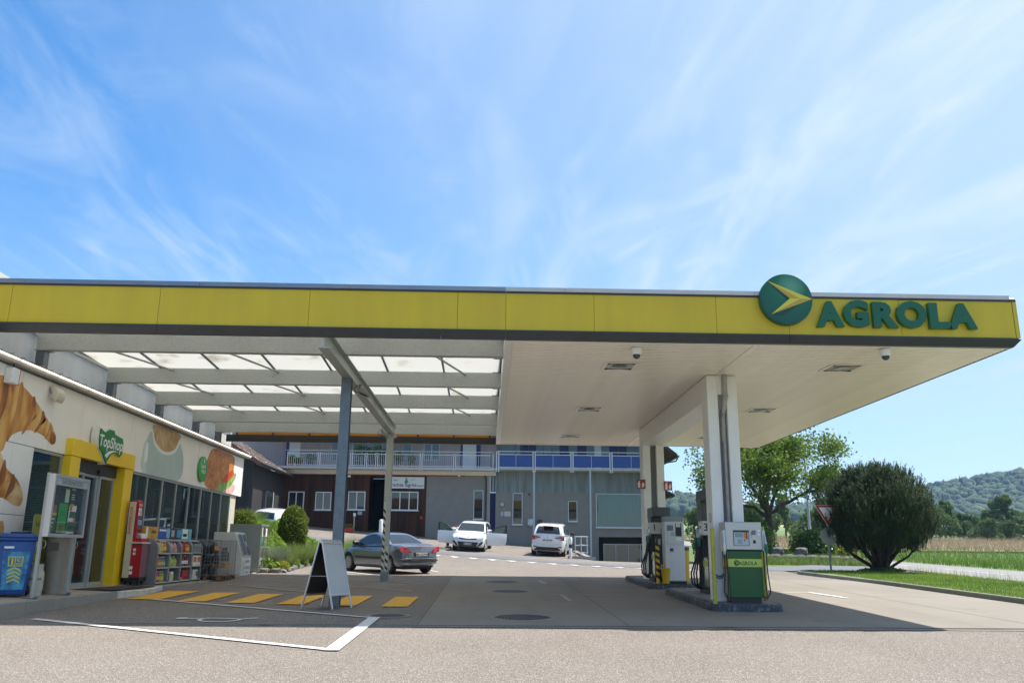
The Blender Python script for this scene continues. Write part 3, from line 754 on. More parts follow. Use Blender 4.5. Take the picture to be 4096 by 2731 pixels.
# roof glazing: panes between purlins, rising to a shallow pitch
MILK = bpy.data.materials.new('milky_glazing'); MILK.use_nodes = True
_n = MILK.node_tree.nodes; _l = MILK.node_tree.links.new; _b = _n['Principled BSDF']
_b.inputs['Base Color'].default_value = (0.86, 0.86, 0.83, 1); _b.inputs['Roughness'].default_value = 0.5
_tr = _n.new('ShaderNodeBsdfTranslucent'); _ms = _n.new('ShaderNodeMixShader'); _ms.inputs[0].default_value = 0.78
_tc = _n.new('ShaderNodeTexCoord'); _nz = _n.new('ShaderNodeTexNoise'); _l(_tc.outputs['Object'], _nz.inputs['Vector']); _nz.inputs['Scale'].default_value = 1.6; _nz.inputs['Detail'].default_value = 8
_cr = _n.new('ShaderNodeValToRGB'); _l(_nz.outputs[0], _cr.inputs[0]); _cr.color_ramp.elements[0].position = 0.28; _cr.color_ramp.elements[0].color = (0.52, 0.49, 0.43, 1); _cr.color_ramp.elements[1].position = 0.42; _cr.color_ramp.elements[1].color = (0.70, 0.69, 0.65, 1)
_l(_cr.outputs[0], _tr.inputs[0]); _l(_b.outputs[0], _ms.inputs[1]); _l(_tr.outputs[0], _ms.inputs[2]); _l(_ms.outputs[0], _n['Material Output'].inputs[0])
MATS['milky'] = MILK
ZG = ZB + BH + 0.03
px0 = [BXL - .60 + i * (XL - .12 - BXL + .60) / 7 for i in range(8)]
ygl = [Y0 + .12] + BY + [Y1 - .02]
for ya, yb in zip(ygl, ygl[1:]):
    if yb - ya < .2: continue
    for a, b in zip(px0, px0[1:]):
        # each bay is a shallow arch of two facets, as the glazing bars show
        ym = (ya + yb) / 2; h = 0.10
        mb = MB()
        mb.hexa([(a + .02, ya + .01, ZG), (b - .02, ya + .01, ZG), (b - .02, ym, ZG + h), (a + .02, ym, ZG + h)], [(a + .02, ya + .01, ZG + .012), (b - .02, ya + .01, ZG + .012), (b - .02, ym, ZG + h + .012), (a + .02, ym, ZG + h + .012)])
        mb.hexa([(a + .02, ym + .001, ZG + h), (b - .02, ym + .001, ZG + h), (b - .02, yb - .01, ZG), (a + .02, yb - .01, ZG)], [(a + .02, ym + .001, ZG + h + .012), (b - .02, ym + .001, ZG + h + .012), (b - .02, yb - .01, ZG + .012), (a + .02, yb - .01, ZG + .012)])
        mb.build('glass_pane', MILK, gc, world=True)
    for a in px0:
        part('glazing_bar', GALVD, gc, lambda mb: mb.tube([(a, ya, ZG - .02), (a, (ya + yb) / 2, ZG + .08), (a, yb, ZG - .02)], 0.028, 6))
# diagonal wind braces
for k, (ya, yb) in enumerate(zip(BY[:3], BY[1:4])):
    for x in (BXL + .1, -6.2, -4.2, -1.6):
        part('wind_brace', GALV, gc, lambda mb: mb.tube([(x, ya, ZG - .09), (x + 1.05, yb, ZG - .09)], 0.026, 6))
# rear fascia: dark band with the amber back of the panels showing above it
AMB = mat('amber_panel_back', (0.62, 0.30, 0.01), 0.6, sss=0.55)
boxpart('rear_band', ANTH, gc, (BXL - .45, Y1 - .06, ZS - 0.03, XL - .11, Y1 + .04, ZS + .215))
for i in range(7):
    a = BXL - .1 + i * 1.29
    boxpart('rear_fascia_panel', AMB, gc, (a + .03, Y1 + .0, ZS + .22, min(a + 1.26, XL - .13), Y1 + .03, ZS + 1.0))
for i in range(8):
    a = BXL - .1 + i * 1.29
    boxpart('rear_stud', ANTH, gc, (a - .03, Y1 - .04, ZS + .217, a + .03, Y1 - .004, ZS + .98))
# translucent wall above the shop roof
TWALL = mat('corrugated_translucent', (0.80, 0.75, 0.67), 0.9, spec=0.05, col2=(0.64, 0.59, 0.51), scale=1.1, streak=(1, 1, 0.25), lo=0.4, hi=0.75, sss=0.4)
wy = [13.0] + [13.0 + i * 0.85 for i in range(1, 23)]
for a, b in zip(wy, wy[1:]):
    mb = MB(); n = 6
    mb.grid(lambda u, v: (BXL - .62, a + .001 + (b - a - .002) * u, 5.08 + 1.7 * v), n, 1)
    o = mb.build('wall_sheet', TWALL, gc, world=True, recalc=False)
for z in (5.25, 5.9): boxpart('wall_rail', GALV, gc, (BXL - .585, 13, z, BXL - .52, 31.6, z + .06))
# floodlights on the girder
FLH = mat('floodlight_housing', (0.30, 0.29, 0.26), 0.5, 0.3, var=.1)
def floodlight(x, y, z, label):
    t = thing('floodlight', label, 'floodlight', (x, y, z), group='floodlights hanging from the canopy girder')
    MB().prism([(-.02, -.12), (.18, -.2), (.22, -.14), (.04, 0.0)], -.17, .17, 'y').build('housing', FLH, t, bevel=.012)
    MB().box(-.03, -.02, -.06, .03, .02, .06).build('bracket', GALVD, t)
    mb = MB(); mb.add([(-.018, -.15, -.128), (.176, -.15, -.206), (.176, .15, -.206), (-.018, .15, -.128)], [(0, 1, 2, 3)]); mb.build('lens', LGL, t, recalc=False)
    MB().tube([(-.05, 0, .05), (-.13, 0, -.02), (-.1, 0, -.12), (-.01, 0, -.1)], .008, 6).build('cable', BLK, t)
floodlight(GX + .17, 18.9, 5.19, 'small grey floodlight under the girder beside the near post')
floodlight(GX - .16, 25.9, 5.19, 'small grey floodlight under the girder near the striped post')
# ---------------------------------------------------------------- shop
XF = -9.1
PANEL = mat('facade_panel', (0.87, 0.83, 0.77), 0.35, var=0.03, scale=2)
WFRAME = mat('window_frame_grey', (0.42, 0.43, 0.42), 0.4, 0.4, var=0.05)
SGLASS = glass_mat('shop_glass', (0.04, 0.055, 0.05), 0.0, 0.72, 0.42)
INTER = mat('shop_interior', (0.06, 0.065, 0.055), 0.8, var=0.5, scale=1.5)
YFR = mat('entrance_yellow', (0.90, 0.60, 0.006), 0.3, var=0.04, scale=2, coat=0.2)
BEIGE = mat('render_beige', (0.52, 0.47, 0.38), 0.8, var=0.06, scale=5)
sh = thing('shop_building', 'low shop with white panel facade, food pictures and yellow entrance frame', 'shop', (XF - 1, 22, 0.8))
ZW, ZT = 3.57, 4.97     # window head, panel top
PJ = [12.7, 14.0, 15.29, 16.58, 17.87, 19.22, 20.55, 21.88, 23.2, 24.45, 25.75, 27.15, 28.45, 29.75, 31.0, 32.15]
def fpanel(y0, y1, z0, z1):
    return MB().box(XF - 0.03, y0 + .006, z0 + .006, XF, y1 - .006, z1 - .006).build('facade_panel', PANEL, sh, world=True, bevel=.003)
for a, b in zip(PJ, PJ[1:]): fpanel(a, b, ZW, ZT)
for a, b in ((12.7, 14.0), (14.0, 15.29), (15.29, 16.58), (16.58, 17.36)):
    fpanel(a, b, 2.23, ZW); fpanel(a, b, 0.74, 2.23)
part('wall_core', mat('facade_gap', (0.02, 0.02, 0.02), 0.8), sh, lambda mb: [mb.box(XF - .3, 12.7, ZW, XF - .034, 32.15, ZT), mb.box(XF - .3, 12.7, .5, XF - .034, 17.36, ZW)])
# the return at the far end
boxpart('end_panel', PANEL, sh, (XF - .3, 32.152, ZW + .02, XF - .002, 32.2, ZT))
boxpart('corner_pillar', BEIGE, sh, (XF - .75, 31.05, .6, XF - .06, 31.75, ZW - .002))
boxpart('rear_wall', BEIGE, sh, (XF - 8, 32.0, .6, XF - .31, 32.3, ZT))
boxpart('roof_slab', CAPM, sh, (XF - 8, 12.7, ZT + .002, XF - .01, 32.3, ZT + .10))
boxpart('floor_slab', PAVE, sh, (XF - 6, 17.0, .4, XF - .12, 31.5, .755))
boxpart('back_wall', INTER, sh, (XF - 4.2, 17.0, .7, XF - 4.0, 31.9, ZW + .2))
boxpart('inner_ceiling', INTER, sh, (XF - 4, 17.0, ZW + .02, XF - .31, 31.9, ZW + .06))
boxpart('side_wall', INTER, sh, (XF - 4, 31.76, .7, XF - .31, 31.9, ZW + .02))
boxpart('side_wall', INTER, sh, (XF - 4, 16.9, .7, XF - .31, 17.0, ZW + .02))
# gutter with its strip lights
part('gutter', mat('gutter_zinc', (0.40, 0.39, 0.36), 0.4, .5, var=.12, scale=4), sh, lambda mb: mb.prism([(XF + .02, ZT + .03), (XF + .16, ZT + .03), (XF + .17, ZT + .13), (XF + .155, ZT + .13), (XF + .145, ZT + .05), (XF + .03, ZT + .05), (XF + .02, ZT + .17)], 12.7, 32.5, 'y'))
TUBE = mat('strip_light_cover', (0.86, 0.80, 0.72), 0.3)
_e = TUBE.node_tree.nodes['Principled BSDF']; _e.inputs['Emission Color'].default_value = (1, .84, .70, 1); _e.inputs['Emission Strength'].default_value = 1.4   # the strip lights are lit
for i in range(13):
    a = 13.1 + i * 1.49
    part('strip_light', TUBE, sh, lambda mb: mb.tube([(XF + .20, a, ZT + .105), (XF + .20, a + 1.40, ZT + .105)], .017, 8))
    for j in range(4): boxpart('gutter_bracket', GALV, sh, (XF + .02, a + .1 + .37 * j, ZT + .171, XF + .19, a + .125 + .37 * j, ZT + .185))
# windows of the long front
def window(y0, y1, z0, z1, bars, name='window', glass=SGLASS):
    f = MB(); w = .055
    f.box(XF - .10, y0, z0, XF - .03, y1, z0 + w); f.box(XF - .10, y0, z1 - w, XF - .03, y1, z1)
    ys_ = [y0] + bars + [y1]
    for k, y in enumerate(ys_):
        ww = .075 if k in (2, 5) else .05
        a = y if k == 0 else (y - ww if k == len(ys_) - 1 else y - ww / 2)
        f.box(XF - .099, a, z0 + w, XF - .031, a + ww, z1 - w)
    fo = f.build(name, WFRAME, sh, world=True)
    for a, b in zip(ys_, ys_[1:]):
        MB().box(XF - .07, a + .02, z0 + .03, XF - .062, b - .02, z1 - .03).build('pane', glass, fo, world=True)
    return fo
MUL = [23.4, 24.5, 25.6, 26.72, 27.83, 28.93, 29.97]
w1 = window(21.95, 31.03, 0.80, ZW - .003, MUL)
w2 = window(17.37, 18.62, 0.80, ZW - .003, [])
FROST = mat('frosted_film', (0.30, 0.42, 0.38), 0.6, sss=.3)
for a, b in zip(MUL[3:5], MUL[4:6]): boxpart('frosted_film', FROST, w1, (XF - .082, a + .03, .84, XF - .078, b - .03, 2.0))
BL = mat('blind_slat', (0.42, 0.46, 0.40), 0.5, var=.08, scale=3)
for (y0, y1, z0) in ((17.44, 18.68, .95), (22.0, 26.68, 1.5)):
    mb = MB(); z = z0
    while z < 3.5:
        mb.hexa([(XF - .20, y0, z), (XF - .16, y0, z + .022), (XF - .16, y1, z + .022), (XF - .20, y1, z)], [(XF - .20, y0, z + .002), (XF - .16, y0, z + .024), (XF - .16, y1, z + .024), (XF - .20, y1, z + .002)]); z += .045
    o = mb.build('blind', BL, sh, world=True, recalc=False); o['kind'] = 'stuff'
# entrance: yellow portal and sliding doors
FY0, FY1, FYA, FYB = 18.62, 21.93, 19.07, 21.47
FX = XF + .02
mbp = lambda b: MB().box(*b).build('portal_post', YFR, sh, world=True, bevel=.01)
mbp((XF - .3, FY0 + .02, .72, XF + .15, FYA, 3.56)); mbp((XF - .3, FYB, .72, XF + .15, FY1, 3.56))
MB().box(XF - .02, FY0 - .0, 3.563, XF + .165, FY1 + .02, 3.93).build('portal_beam', YFR, sh, world=True, bevel=.01)
DGL = glass_mat('door_glass', (0.03, 0.035, 0.03), 0.02, 0.6, .45)
for k, (a, b) in enumerate(((19.09, 19.86), (19.88, 20.66), (20.68, 21.45))):
    x = XF - .12 - .05 * (k % 2)
    mb = MB()
    for q in ((a, a + .05), (b - .05, b)): mb.box(x - .03, q[0], .78, x + .03, q[1], 3.3)
    mb.box(x - .03, a + .05, .78, x + .03, b - .05, .87); mb.box(x - .03, a + .05, 3.24, x + .03, b - .05, 3.3)
    d = mb.build('sliding_door', ALU, sh, world=True)
    MB().box(x - .005, a + .04, .86, x + .005, b - .04, 3.25).build('pane', DGL, d, world=True)
boxpart('door_header', ANTH, sh, (XF - .22, 19.09, 3.31, XF - .06, 21.46, 3.558))
boxpart('door_sensor', BLK, sh, (XF - .06, 20.4, 3.33, XF + .0, 20.7, 3.41))
boxpart('threshold', ALU, sh, (XF - .25, 19.09, .755, XF + .05, 21.46, .775))

# printed pictures on the panels (flat prints, one per picture)
def print_mat(name, stops, scale, dist, rot=(0, 0, 0), sc=(1, 1, 1), rough=.4, wave=None, fine=0.35):
    m = bpy.data.materials.new(name); m.use_nodes = True
    n = m.node_tree.nodes; l = m.node_tree.links.new; b = n['Principled BSDF']; b.inputs['Roughness'].default_value = rough
    t = n.new('ShaderNodeTexCoord'); mp = n.new('ShaderNodeMapping'); l(t.outputs['Object'], mp.inputs[0]); mp.inputs['Rotation'].default_value = rot; mp.inputs['Scale'].default_value = sc
    if wave:
        q = n.new('ShaderNodeTexWave'); q.inputs['Distortion'].default_value = dist; q.inputs['Detail'].default_value = 5; q.inputs['Detail Scale'].default_value = 1.4
    else:
        q = n.new('ShaderNodeTexNoise'); q.inputs['Detail'].default_value = 7; q.inputs['Distortion'].default_value = dist; q.inputs['Roughness'].default_value = .65
    q.inputs['Scale'].default_value = scale; l(mp.outputs[0], q.inputs['Vector'])
    n2 = n.new('ShaderNodeTexNoise'); n2.inputs['Scale'].default_value = 2.2; n2.inputs['Detail'].default_value = 6; l(t.outputs['Object'], n2.inputs['Vector'])
    mx = n.new('ShaderNodeMix'); mx.data_type = 'FLOAT'; mx.inputs[0].default_value = fine; l(q.outputs[0] if not wave else q.outputs[1], mx.inputs[2]); l(n2.outputs[0], mx.inputs[3])
    cr = n.new('ShaderNodeValToRGB'); l(mx.outputs[0], cr.inputs[0])
    e = cr.color_ramp.elements; e[0].position, e[0].color = stops[0][0], (*stops[0][1], 1); e[1].position, e[1].color = stops[-1][0], (*stops[-1][1], 1)
    for p, c in stops[1:-1]: q_ = e.new(p); q_.color = (*c, 1)
    l(cr.outputs[0], b.inputs['Base Color']); return m
CROI = print_mat('croissant_print', [(.2, (.30, .085, .010)), (.42, (.54, .21, .03)), (.62, (.68, .34, .07)), (.85, (.82, .56, .22))], 1.1, 7, (0, 0, 0), (1, 1, .35), wave=True, fine=.55)
CROIL = print_mat('croissant_light_print', [(.2, (.30, .09, .01)), (.45, (.60, .28, .06)), (.8, (.82, .62, .32))], 1.3, 6, (0, 0, 0), (1, .6, 1), wave=True, fine=.5)
CUPM = print_mat('cup_print', [(.3, (.36, .47, .44)), (.7, (.52, .60, .57))], .8, .5)
COFM = print_mat('coffee_print', [(.3, (.30, .15, .05)), (.5, (.52, .33, .15)), (.75, (.72, .58, .36))], 2.2, 2.0)
BREM = print_mat('bread_print', [(.30, (.16, .035, .006)), (.46, (.46, .15, .03)), (.58, (.62, .28, .07)), (.74, (.82, .58, .30))], 6.5, 1.2, fine=.2)
def smooth_closed(pts, k=4):
    out = []; n = len(pts)
    for i in range(n):
        p0, p1, p2, p3 = (Vector(pts[(i + j - 1) % n]) for j in range(4))
        for s_ in range(k):
            t = s_ / k
            out.append(tuple(0.5 * ((2 * p1) + (p2 - p0) * t + (2 * p0 - 5 * p1 + 4 * p2 - p3) * t * t + (3 * p1 - p0 - 3 * p2 + p3) * t ** 3)))
    return out
def facade_print(name, m, pts, d=.0025, k=4):
    mb = MB(); q = smooth_closed(pts, k) if k else pts
    mb.add([(XF + d, a, b) for a, b in q], [tuple(range(len(q)))])
    o = mb.build(name, m, sh, world=True, recalc=False); return o
o = facade_print('croissant_picture', CROI, [(14.6, 4.25), (15.2, 4.6), (15.9, 4.74), (16.5, 4.70), (17.05, 4.52), (17.6, 4.25), (18.0, 4.02), (18.15, 3.88), (18.1, 3.73), (17.95, 3.72), (17.6, 3.85), (17.1, 3.88), (16.65, 3.78), (16.35, 3.60), (16.2, 3.35), (15.6, 3.3), (14.8, 3.6)])
o = facade_print('croissant_picture', CROIL, [(15.2, 3.35), (15.8, 3.42), (16.2, 3.33), (16.45, 3.08), (16.85, 2.92), (17.12, 2.70), (17.2, 2.52), (17.1, 2.40), (16.85, 2.42), (16.5, 2.52), (16.2, 2.50), (15.6, 2.6), (15.0, 2.9)], d=.0035)
RIDG = print_mat('croissant_ridge_print', [(.25, (.24, .07, .010)), (.5, (.42, .15, .025)), (.75, (.58, .27, .06))], 1.5, 5, (0, 0, 0), (1, 1, .4), wave=True, fine=.5)
GLOW = print_mat('croissant_glaze_print', [(.3, (.52, .20, .03)), (.6, (.72, .40, .11)), (.85, (.86, .66, .36))], 2.0, 3, fine=.6)
for k, (ya, za, yb, zb, w) in enumerate(((15.15, 3.75, 15.35, 4.62, .10), (15.75, 3.62, 15.95, 4.72, .13), (16.3, 3.62, 16.5, 4.70, .12), (16.8, 3.80, 17.02, 4.53, .11), (17.25, 3.87, 17.45, 4.32, .09), (17.7, 3.80, 17.82, 4.14, .07))):
    facade_print('croissant_ridge', RIDG, [(ya, za), (ya + w, za + .02), (yb + w * .9 + .06, (za + zb) / 2 + .05), (yb + w, zb - .02), (yb, zb), (yb - .03, (za + zb) / 2)], d=.0045)
    facade_print('croissant_glaze', GLOW, [(ya + w + .04, za + .12), (ya + w * 2, za + .16), (yb + w * 2 + .06, (za + zb) / 2 + .1), (yb + w * 1.9, zb - .12), (yb + w * 1.2 + .03, zb - .1), (yb + w + .1, (za + zb) / 2)], d=.0055)
for k, (ya, za, yb, zb, w) in enumerate(((15.7, 2.6, 15.9, 3.38, .09), (16.15, 2.53, 16.33, 3.18, .09), (16.55, 2.52, 16.72, 2.96, .07))):
    facade_print('croissant_ridge', RIDG, [(ya, za), (ya + w, za + .02), (yb + w + .05, (za + zb) / 2), (yb + w, zb - .03), (yb, zb)], d=.0055)
facade_print('croissant_tip', RIDG, [(17.92, 3.98), (18.12, 3.9), (18.13, 3.75), (17.97, 3.735), (17.88, 3.82)], d=.0065)
facade_print('crumb_picture', CROIL, [(16.42, 2.02), (16.62, 2.1), (16.7, 1.9), (16.6, 1.75), (16.42, 1.78)])
facade_print('cup_picture', CUPM, [(23.25, 4.74), (22.95, 4.5), (22.75, 4.1), (22.72, 3.75), (22.95, 3.6), (23.3, 3.585), (24.5, 3.585), (25.5, 3.6), (25.85, 3.85), (25.8, 4.3), (25.5, 4.6), (25.2, 4.78), (24.3, 4.7)])
facade_print('saucer_picture', mat('saucer_print', (0.60, 0.66, 0.63), .4, var=.05), [(22.8, 4.4), (22.72, 3.95), (22.85, 3.62), (23.15, 3.6), (23.0, 3.9), (23.05, 4.3)], d=.0035)
facade_print('cup_highlight', mat('cup_shine', (.80, .86, .84), .4), [(22.98, 4.42), (22.88, 4.1), (22.95, 3.85), (23.1, 3.95), (23.08, 4.3)], d=.0042)
facade_print('cup_rim', mat('cup_rim_print', (.74, .80, .77), .4), [(23.26, 4.93), (23.28, 4.66), (23.5, 4.40), (24.0, 4.24), (24.5, 4.23), (25.05, 4.36), (25.36, 4.66), (25.38, 4.93)], d=.0038)
facade_print('coffee_picture', COFM, [(23.36, 4.93), (23.36, 4.7), (23.55, 4.48), (24.0, 4.33), (24.5, 4.32), (25.0, 4.45), (25.25, 4.7), (25.28, 4.93)], d=.0045)
facade_print('bread_picture', BREM, [(28.5, 4.9), (28.05, 4.55), (27.85, 4.1), (27.9, 3.75), (28.4, 3.59), (29.3, 3.585), (30.2, 3.7), (30.8, 4.1), (31.0, 4.5), (30.9, 4.9), (29.7, 4.94)])
facade_print('tomato_picture', mat('tomato_print', (0.52, 0.06, 0.02), .4, var=.3, scale=3), [(29.9, 4.05), (30.3, 4.25), (30.95, 4.45), (31.05, 4.1), (30.6, 3.9), (30.1, 3.88)], d=.0035)
facade_print('lettuce_picture', mat('lettuce_print', (0.10, 0.24, 0.03), .5, col2=(0.34, 0.48, 0.14), scale=5), [(29.3, 3.6), (29.5, 3.85), (30.0, 3.92), (30.5, 4.0), (31.2, 4.35), (31.3, 4.2), (30.8, 3.85), (30.2, 3.62)], d=.0045)
facade_print('ham_picture', mat('ham_print', (0.70, 0.40, 0.36), .5, var=.2, scale=4), [(29.9, 3.6), (30.4, 3.72), (31.1, 3.95), (31.3, 3.8), (31.0, 3.6), (30.4, 3.585)], d=.0055)

# shop sign: green shape with white border, script lettering and swoosh
ts = thing('shop_sign', 'green TopShop sign with white outline above the yellow entrance frame', 'sign', (XF + .19, 20.22, 3.83)); ts.scale = (1, .84, .88)
gsh = [(-.60, .52), (-.30, .44), (-.05, .56), (.25, .56), (.30, .47), (.85, .42), (.92, .30), (.90, .0), (.78, -.08), (.40, .02), (.15, -.12), (-.05, -.34), (-.2, -.22), (-.36, -.08), (-.55, .02), (-.62, .25)]
SGR = mat('topshop_green', (0.012, 0.20, 0.045), .4)
def tsp(name, m, pts, x0, x1):
    MB().prism([(a, b + .02) for a, b in pts], x0, x1, 'x').build(name, m, ts)
tsp('sign_backing', WHITE, [(a * 1.08 + .0, b * 1.10 + .0) for a, b in gsh], -.16, -.0)
tsp('sign_face', SGR, gsh, .002, .03)
mb = MB(); text_on(mb, 'TopShop', (.034, .12, .10), (0, 1, .0), (0, 0, 1), .42, bold=.008, shear=.1); mb.build('sign_lettering', WPRINT, ts, recalc=False)
mb = MB(); mb.add([(.034, y, z) for y, z in ((-.22, -.12), (-.02, .0), (.3, .06), (.62, .05), (.3, .02), (.08, -.06), (-.08, -.18))], [tuple(range(7))]); mb.build('swoosh', WPRINT, ts, recalc=False)
gs = thing('round_sign', 'oval green Landi frisch disc on the facade beside the sandwich picture', 'sign', (XF + .02, 27.5, 4.13))
MB().lathe([(.40, 0), (.40, .05), (.39, .055)], 40, axis='x').build('disc_body', mat('landi_green', (0.03, 0.26, 0.05), .35, col2=(.07, .36, .06), scale=1.2), gs, smooth=True)
mb = MB(); text_on(mb, 'Landi', (.058, -.02, .03), (0, 1, 0), (0, 0, 1), .2, bold=.003); text_on(mb, 'frisch', (.058, .05, -.13), (0, 1, 0), (0, 0, 1), .2, bold=.003); mb.build('disc_lettering', WPRINT, gs, recalc=False)
mb = MB(); mb.add([(.058, y, z) for y, z in ((-.03, .19), (.0, .30), (.06, .33), (.03, .24), (.08, .22), (.0, .2))], [tuple(range(6))]); mb.build('emblem_mark', WPRINT, gs, recalc=False)
# small things on the facade
al = thing('alarm_box', 'white alarm box with a red edge on the facade above the croissant picture', 'alarm box', (XF, 16.05, 4.76))
MB().box(.003, -.14, -.15, .16, .11, .15).build('housing', WHITE, al, bevel=.012); MB().box(.004, .112, -.15, .15, .14, .15).build('red_edge', mat('red_plastic', (.5, .02, .015), .4), al)
part('cable', BLK, al, lambda mb: mb.tube([(.08, 0, .151), (.08, .0, .27)], .012, 6), world=False)
sp = thing('wall_speaker', 'cream half-round loudspeaker on the facade above the window', 'loudspeaker', (XF, 17.72, 4.68))
MB().box(.003, -.05, -.05, .09, .05, .05).build('bracket', WHITE, sp)
MB(Matrix.Rotation(R(-18), 4, 'Y')).prism([(.09 + .13 * math.cos(t), .17 * math.sin(t)) for t in [R(-90 + 18 * i) for i in range(11)]], -.16, .16, 'y').build('housing', mat('cream_plastic', (.60, .56, .46), .5), sp, bevel=.015)
# ---------------------------------------------------------------- things on the pavement
def sp_(x, y): return (x, y, SZ(x, y))
# information board on two galvanised posts
ib = thing('information_board', 'grey glazed INFORMATION notice case on two galvanised posts', 'notice board', (-8.3, 17.14, TZ(-8.3, 17.14)))
IY0, IY1, IX = 16.42, 17.86, -8.28
for y in (IY0 + .05, IY1 - .12):
    boxpart('post', GALV, ib, (IX - .03, y - .03, TZ(IX, y) + .05, IX + .03, y + .03, 3.0), bevel=.006)
    boxpart('post_bracket', GALVD, ib, (IX + .03, y - .05, TZ(IX, y) + .05, IX + .07, y + .05, TZ(IX, y) + .26))
    boxpart('post_bracket', GALVD, ib, (IX - .17, y - .04, SZ(IX, y) + .002, IX + .031, y + .04, SZ(IX, y) + .02))
CASE = mat('case_aluminium', (.50, .51, .53), .35, .6)
cx0, cx1 = IX + .035, IX + .15
mb = MB(); z0, z1 = 1.82, 2.98; w = .06
mb.box(cx0, IY0, z0, cx1, IY1, z0 + w); mb.box(cx0, IY0, z1 - w, cx1, IY1, z1); mb.box(cx0, IY0, z0 + w, cx1, IY0 + w, z1 - w); mb.box(cx0, IY1 - w, z0 + w, cx1, IY1, z1 - w)
mb.build('case_frame', CASE, ib, world=True)
boxpart('case_back', mat('case_felt', (.018, .03, .035), .9), ib, (cx0 + .004, IY0 + w + .001, z0 + w + .001, cx0 + .02, IY1 - w - .001, z1 - w - .001))
boxpart('header_strip', mat('header_print', (.55, .60, .64), .5), ib, (cx1 - .03, IY0 + w + .001, z1 - w - .14, cx1 - .02, IY1 - w - .001, z1 - w - .001))
part('header_lettering', BPRINT, ib, lambda mb: text_on(mb, 'INFORMATION', (cx1 - .0185, (IY0 + IY1) / 2 + .02, z1 - w - .115), (0, 1, 0), (0, 0, 1), .125, space=1.0), recalc=False)
boxpart('glazing', glass_mat('case_glass', (.03, .04, .045), .0, .97, .2, (1, 1, 1)), ib, (cx1 - .012, IY0 + w, z0 + w, cx1 - .008, IY1 - w, z1 - w))
def poster(y, z, wy, hz, base, bits):
    p = boxpart('poster', base, ib, (cx0 + .021, y, z, cx0 + .024, y + wy, z + hz))
    for m_, a, b, c, d in bits:
        boxpart('poster_print', m_, p, (cx0 + .0245, y + a * wy, z + b * hz, cx0 + .0255, y + c * wy, z + d * hz))
PG = mat('poster_green', (.02, .33, .05), .6); PDG = mat('poster_dark_green', (.015, .12, .04), .6); PY = mat('poster_yellow', (.62, .50, .03), .6); PO = mat('poster_orange', (.62, .16, .02), .6); PBR = mat('poster_brown', (.25, .12, .05), .6)
poster(IY0 + .10, 1.92, .30, .50, PDG, [(PBR, .05, .72, .95, .97), (PY, .0, .6, 1, .7), (WPRINT, .1, .44, .85, .48), (WPRINT, .1, .3, .7, .34), (WPRINT, .05, .16, .6, .2)])
poster(IY0 + .47, 1.90, .34, .56, PG, [(PDG, .15, .6, .85, .63), (PDG, .15, .7, .85, .73), (PBR, .2, .06, .75, .24), (PBR, .3, .2, .5, .36)])
poster(IY0 + .88, 1.90, .30, .54, WPRINT, [(PDG, .0, .05, 1, .42), (PDG, .1, .55, 1, .78), (PO, .7, .42, 1, .55), (PO, .05, .8, .4, .97), (WPRINT, .1, .2, .9, .25)])
poster(IY0 + .66, 2.48, .16, .26, mat('poster_pale', (.50, .60, .42), .6), [(PY, .3, .9, .7, 1.0)])
poster(IY0 + .88, 2.42, .20, .36, BPRINT, [(PY, .1, .86, .9, .94), (WPRINT, .2, .6, .8, .63), (WPRINT, .2, .48, .8, .51), (WPRINT, .2, .36, .8, .39), (PY, .1, .05, .9, .12)])
for y in (IY0 + .05, IY1 - .12): part('ring', GALV, ib, lambda mb: mb.tube([(IX + .05 + .05 * math.cos(t), y + .02, 1.68 + .07 * math.sin(t)) for t in [2 * PI * i / 12 for i in range(13)]], .006, 5, False))

# blue recycling bin
BLU = mat('bin_blue', (.012, .075, .30), .4, var=.08, scale=5)
PETP = mat('bottle_print', (.008, .12, .32), .5, col2=(.10, .42, .62), scale=5, lo=.40, hi=.66, detail=9)
SYE = mat('sticker_yellow', (.62, .56, .03), .5)
bn = thing('recycling_bin', 'blue wheeled PET bottle recycling bin with yellow chevrons at the shop wall', 'recycling bin', sp_(-8.85, 16.8), R(28)); bn.scale = (1.07, 1.07, 1.1)
bw, bd, tw, td, bh = .21, .25, .28, .31, .92
mb = MB(); mb.hexa([(-bw, -bd, .04), (bw, -bd, .04), (bw, bd, .04), (-bw, bd, .04)], [(-tw, -td, bh), (tw, -td, bh), (tw, td, bh), (-tw, td, bh)]); mb.build('bin_body', BLU, bn, bevel=.03, seg=2, smooth=True)
MB().box(-tw - .03, -td - .04, bh, tw + .03, td + .03, bh + .05).build('bin_rim', BLU, bn, bevel=.012)
mb = MB(); mb.hexa([(-tw - .04, -td - .07, bh + .052), (tw + .04, -td - .07, bh + .052), (tw + .04, td + .05, bh + .052), (-tw - .04, td + .05, bh + .052)], [(-tw + .02, -td - .0, bh + .12), (tw - .02, -td - .0, bh + .12), (tw - .02, td - .05, bh + .13), (-tw + .02, td - .05, bh + .13)]); mb.build('bin_lid', BLU, bn, bevel=.015)
MB().box(-.14, -.12, bh + .127, .14, .1, bh + .145).build('lid_flap', BLK, bn, bevel=.01)
for s in (-1, 1): MB().lathe([(.03, -.03), (.10, -.03), (.10, .03), (.03, .03)], 20, (s * .25, td - .02, .10), 'x').build('wheel', RUB, bn)
def face_pt(side, u, v, d=.004):
    t = (v - .04) / (bh - .04)
    if side == 'f': return ((bw + (tw - bw) * t) * u, -(bd + (td - bd) * t) - d, v)
    return ((bw + (tw - bw) * t) + d, (bd + (td - bd) * t) * u, v)
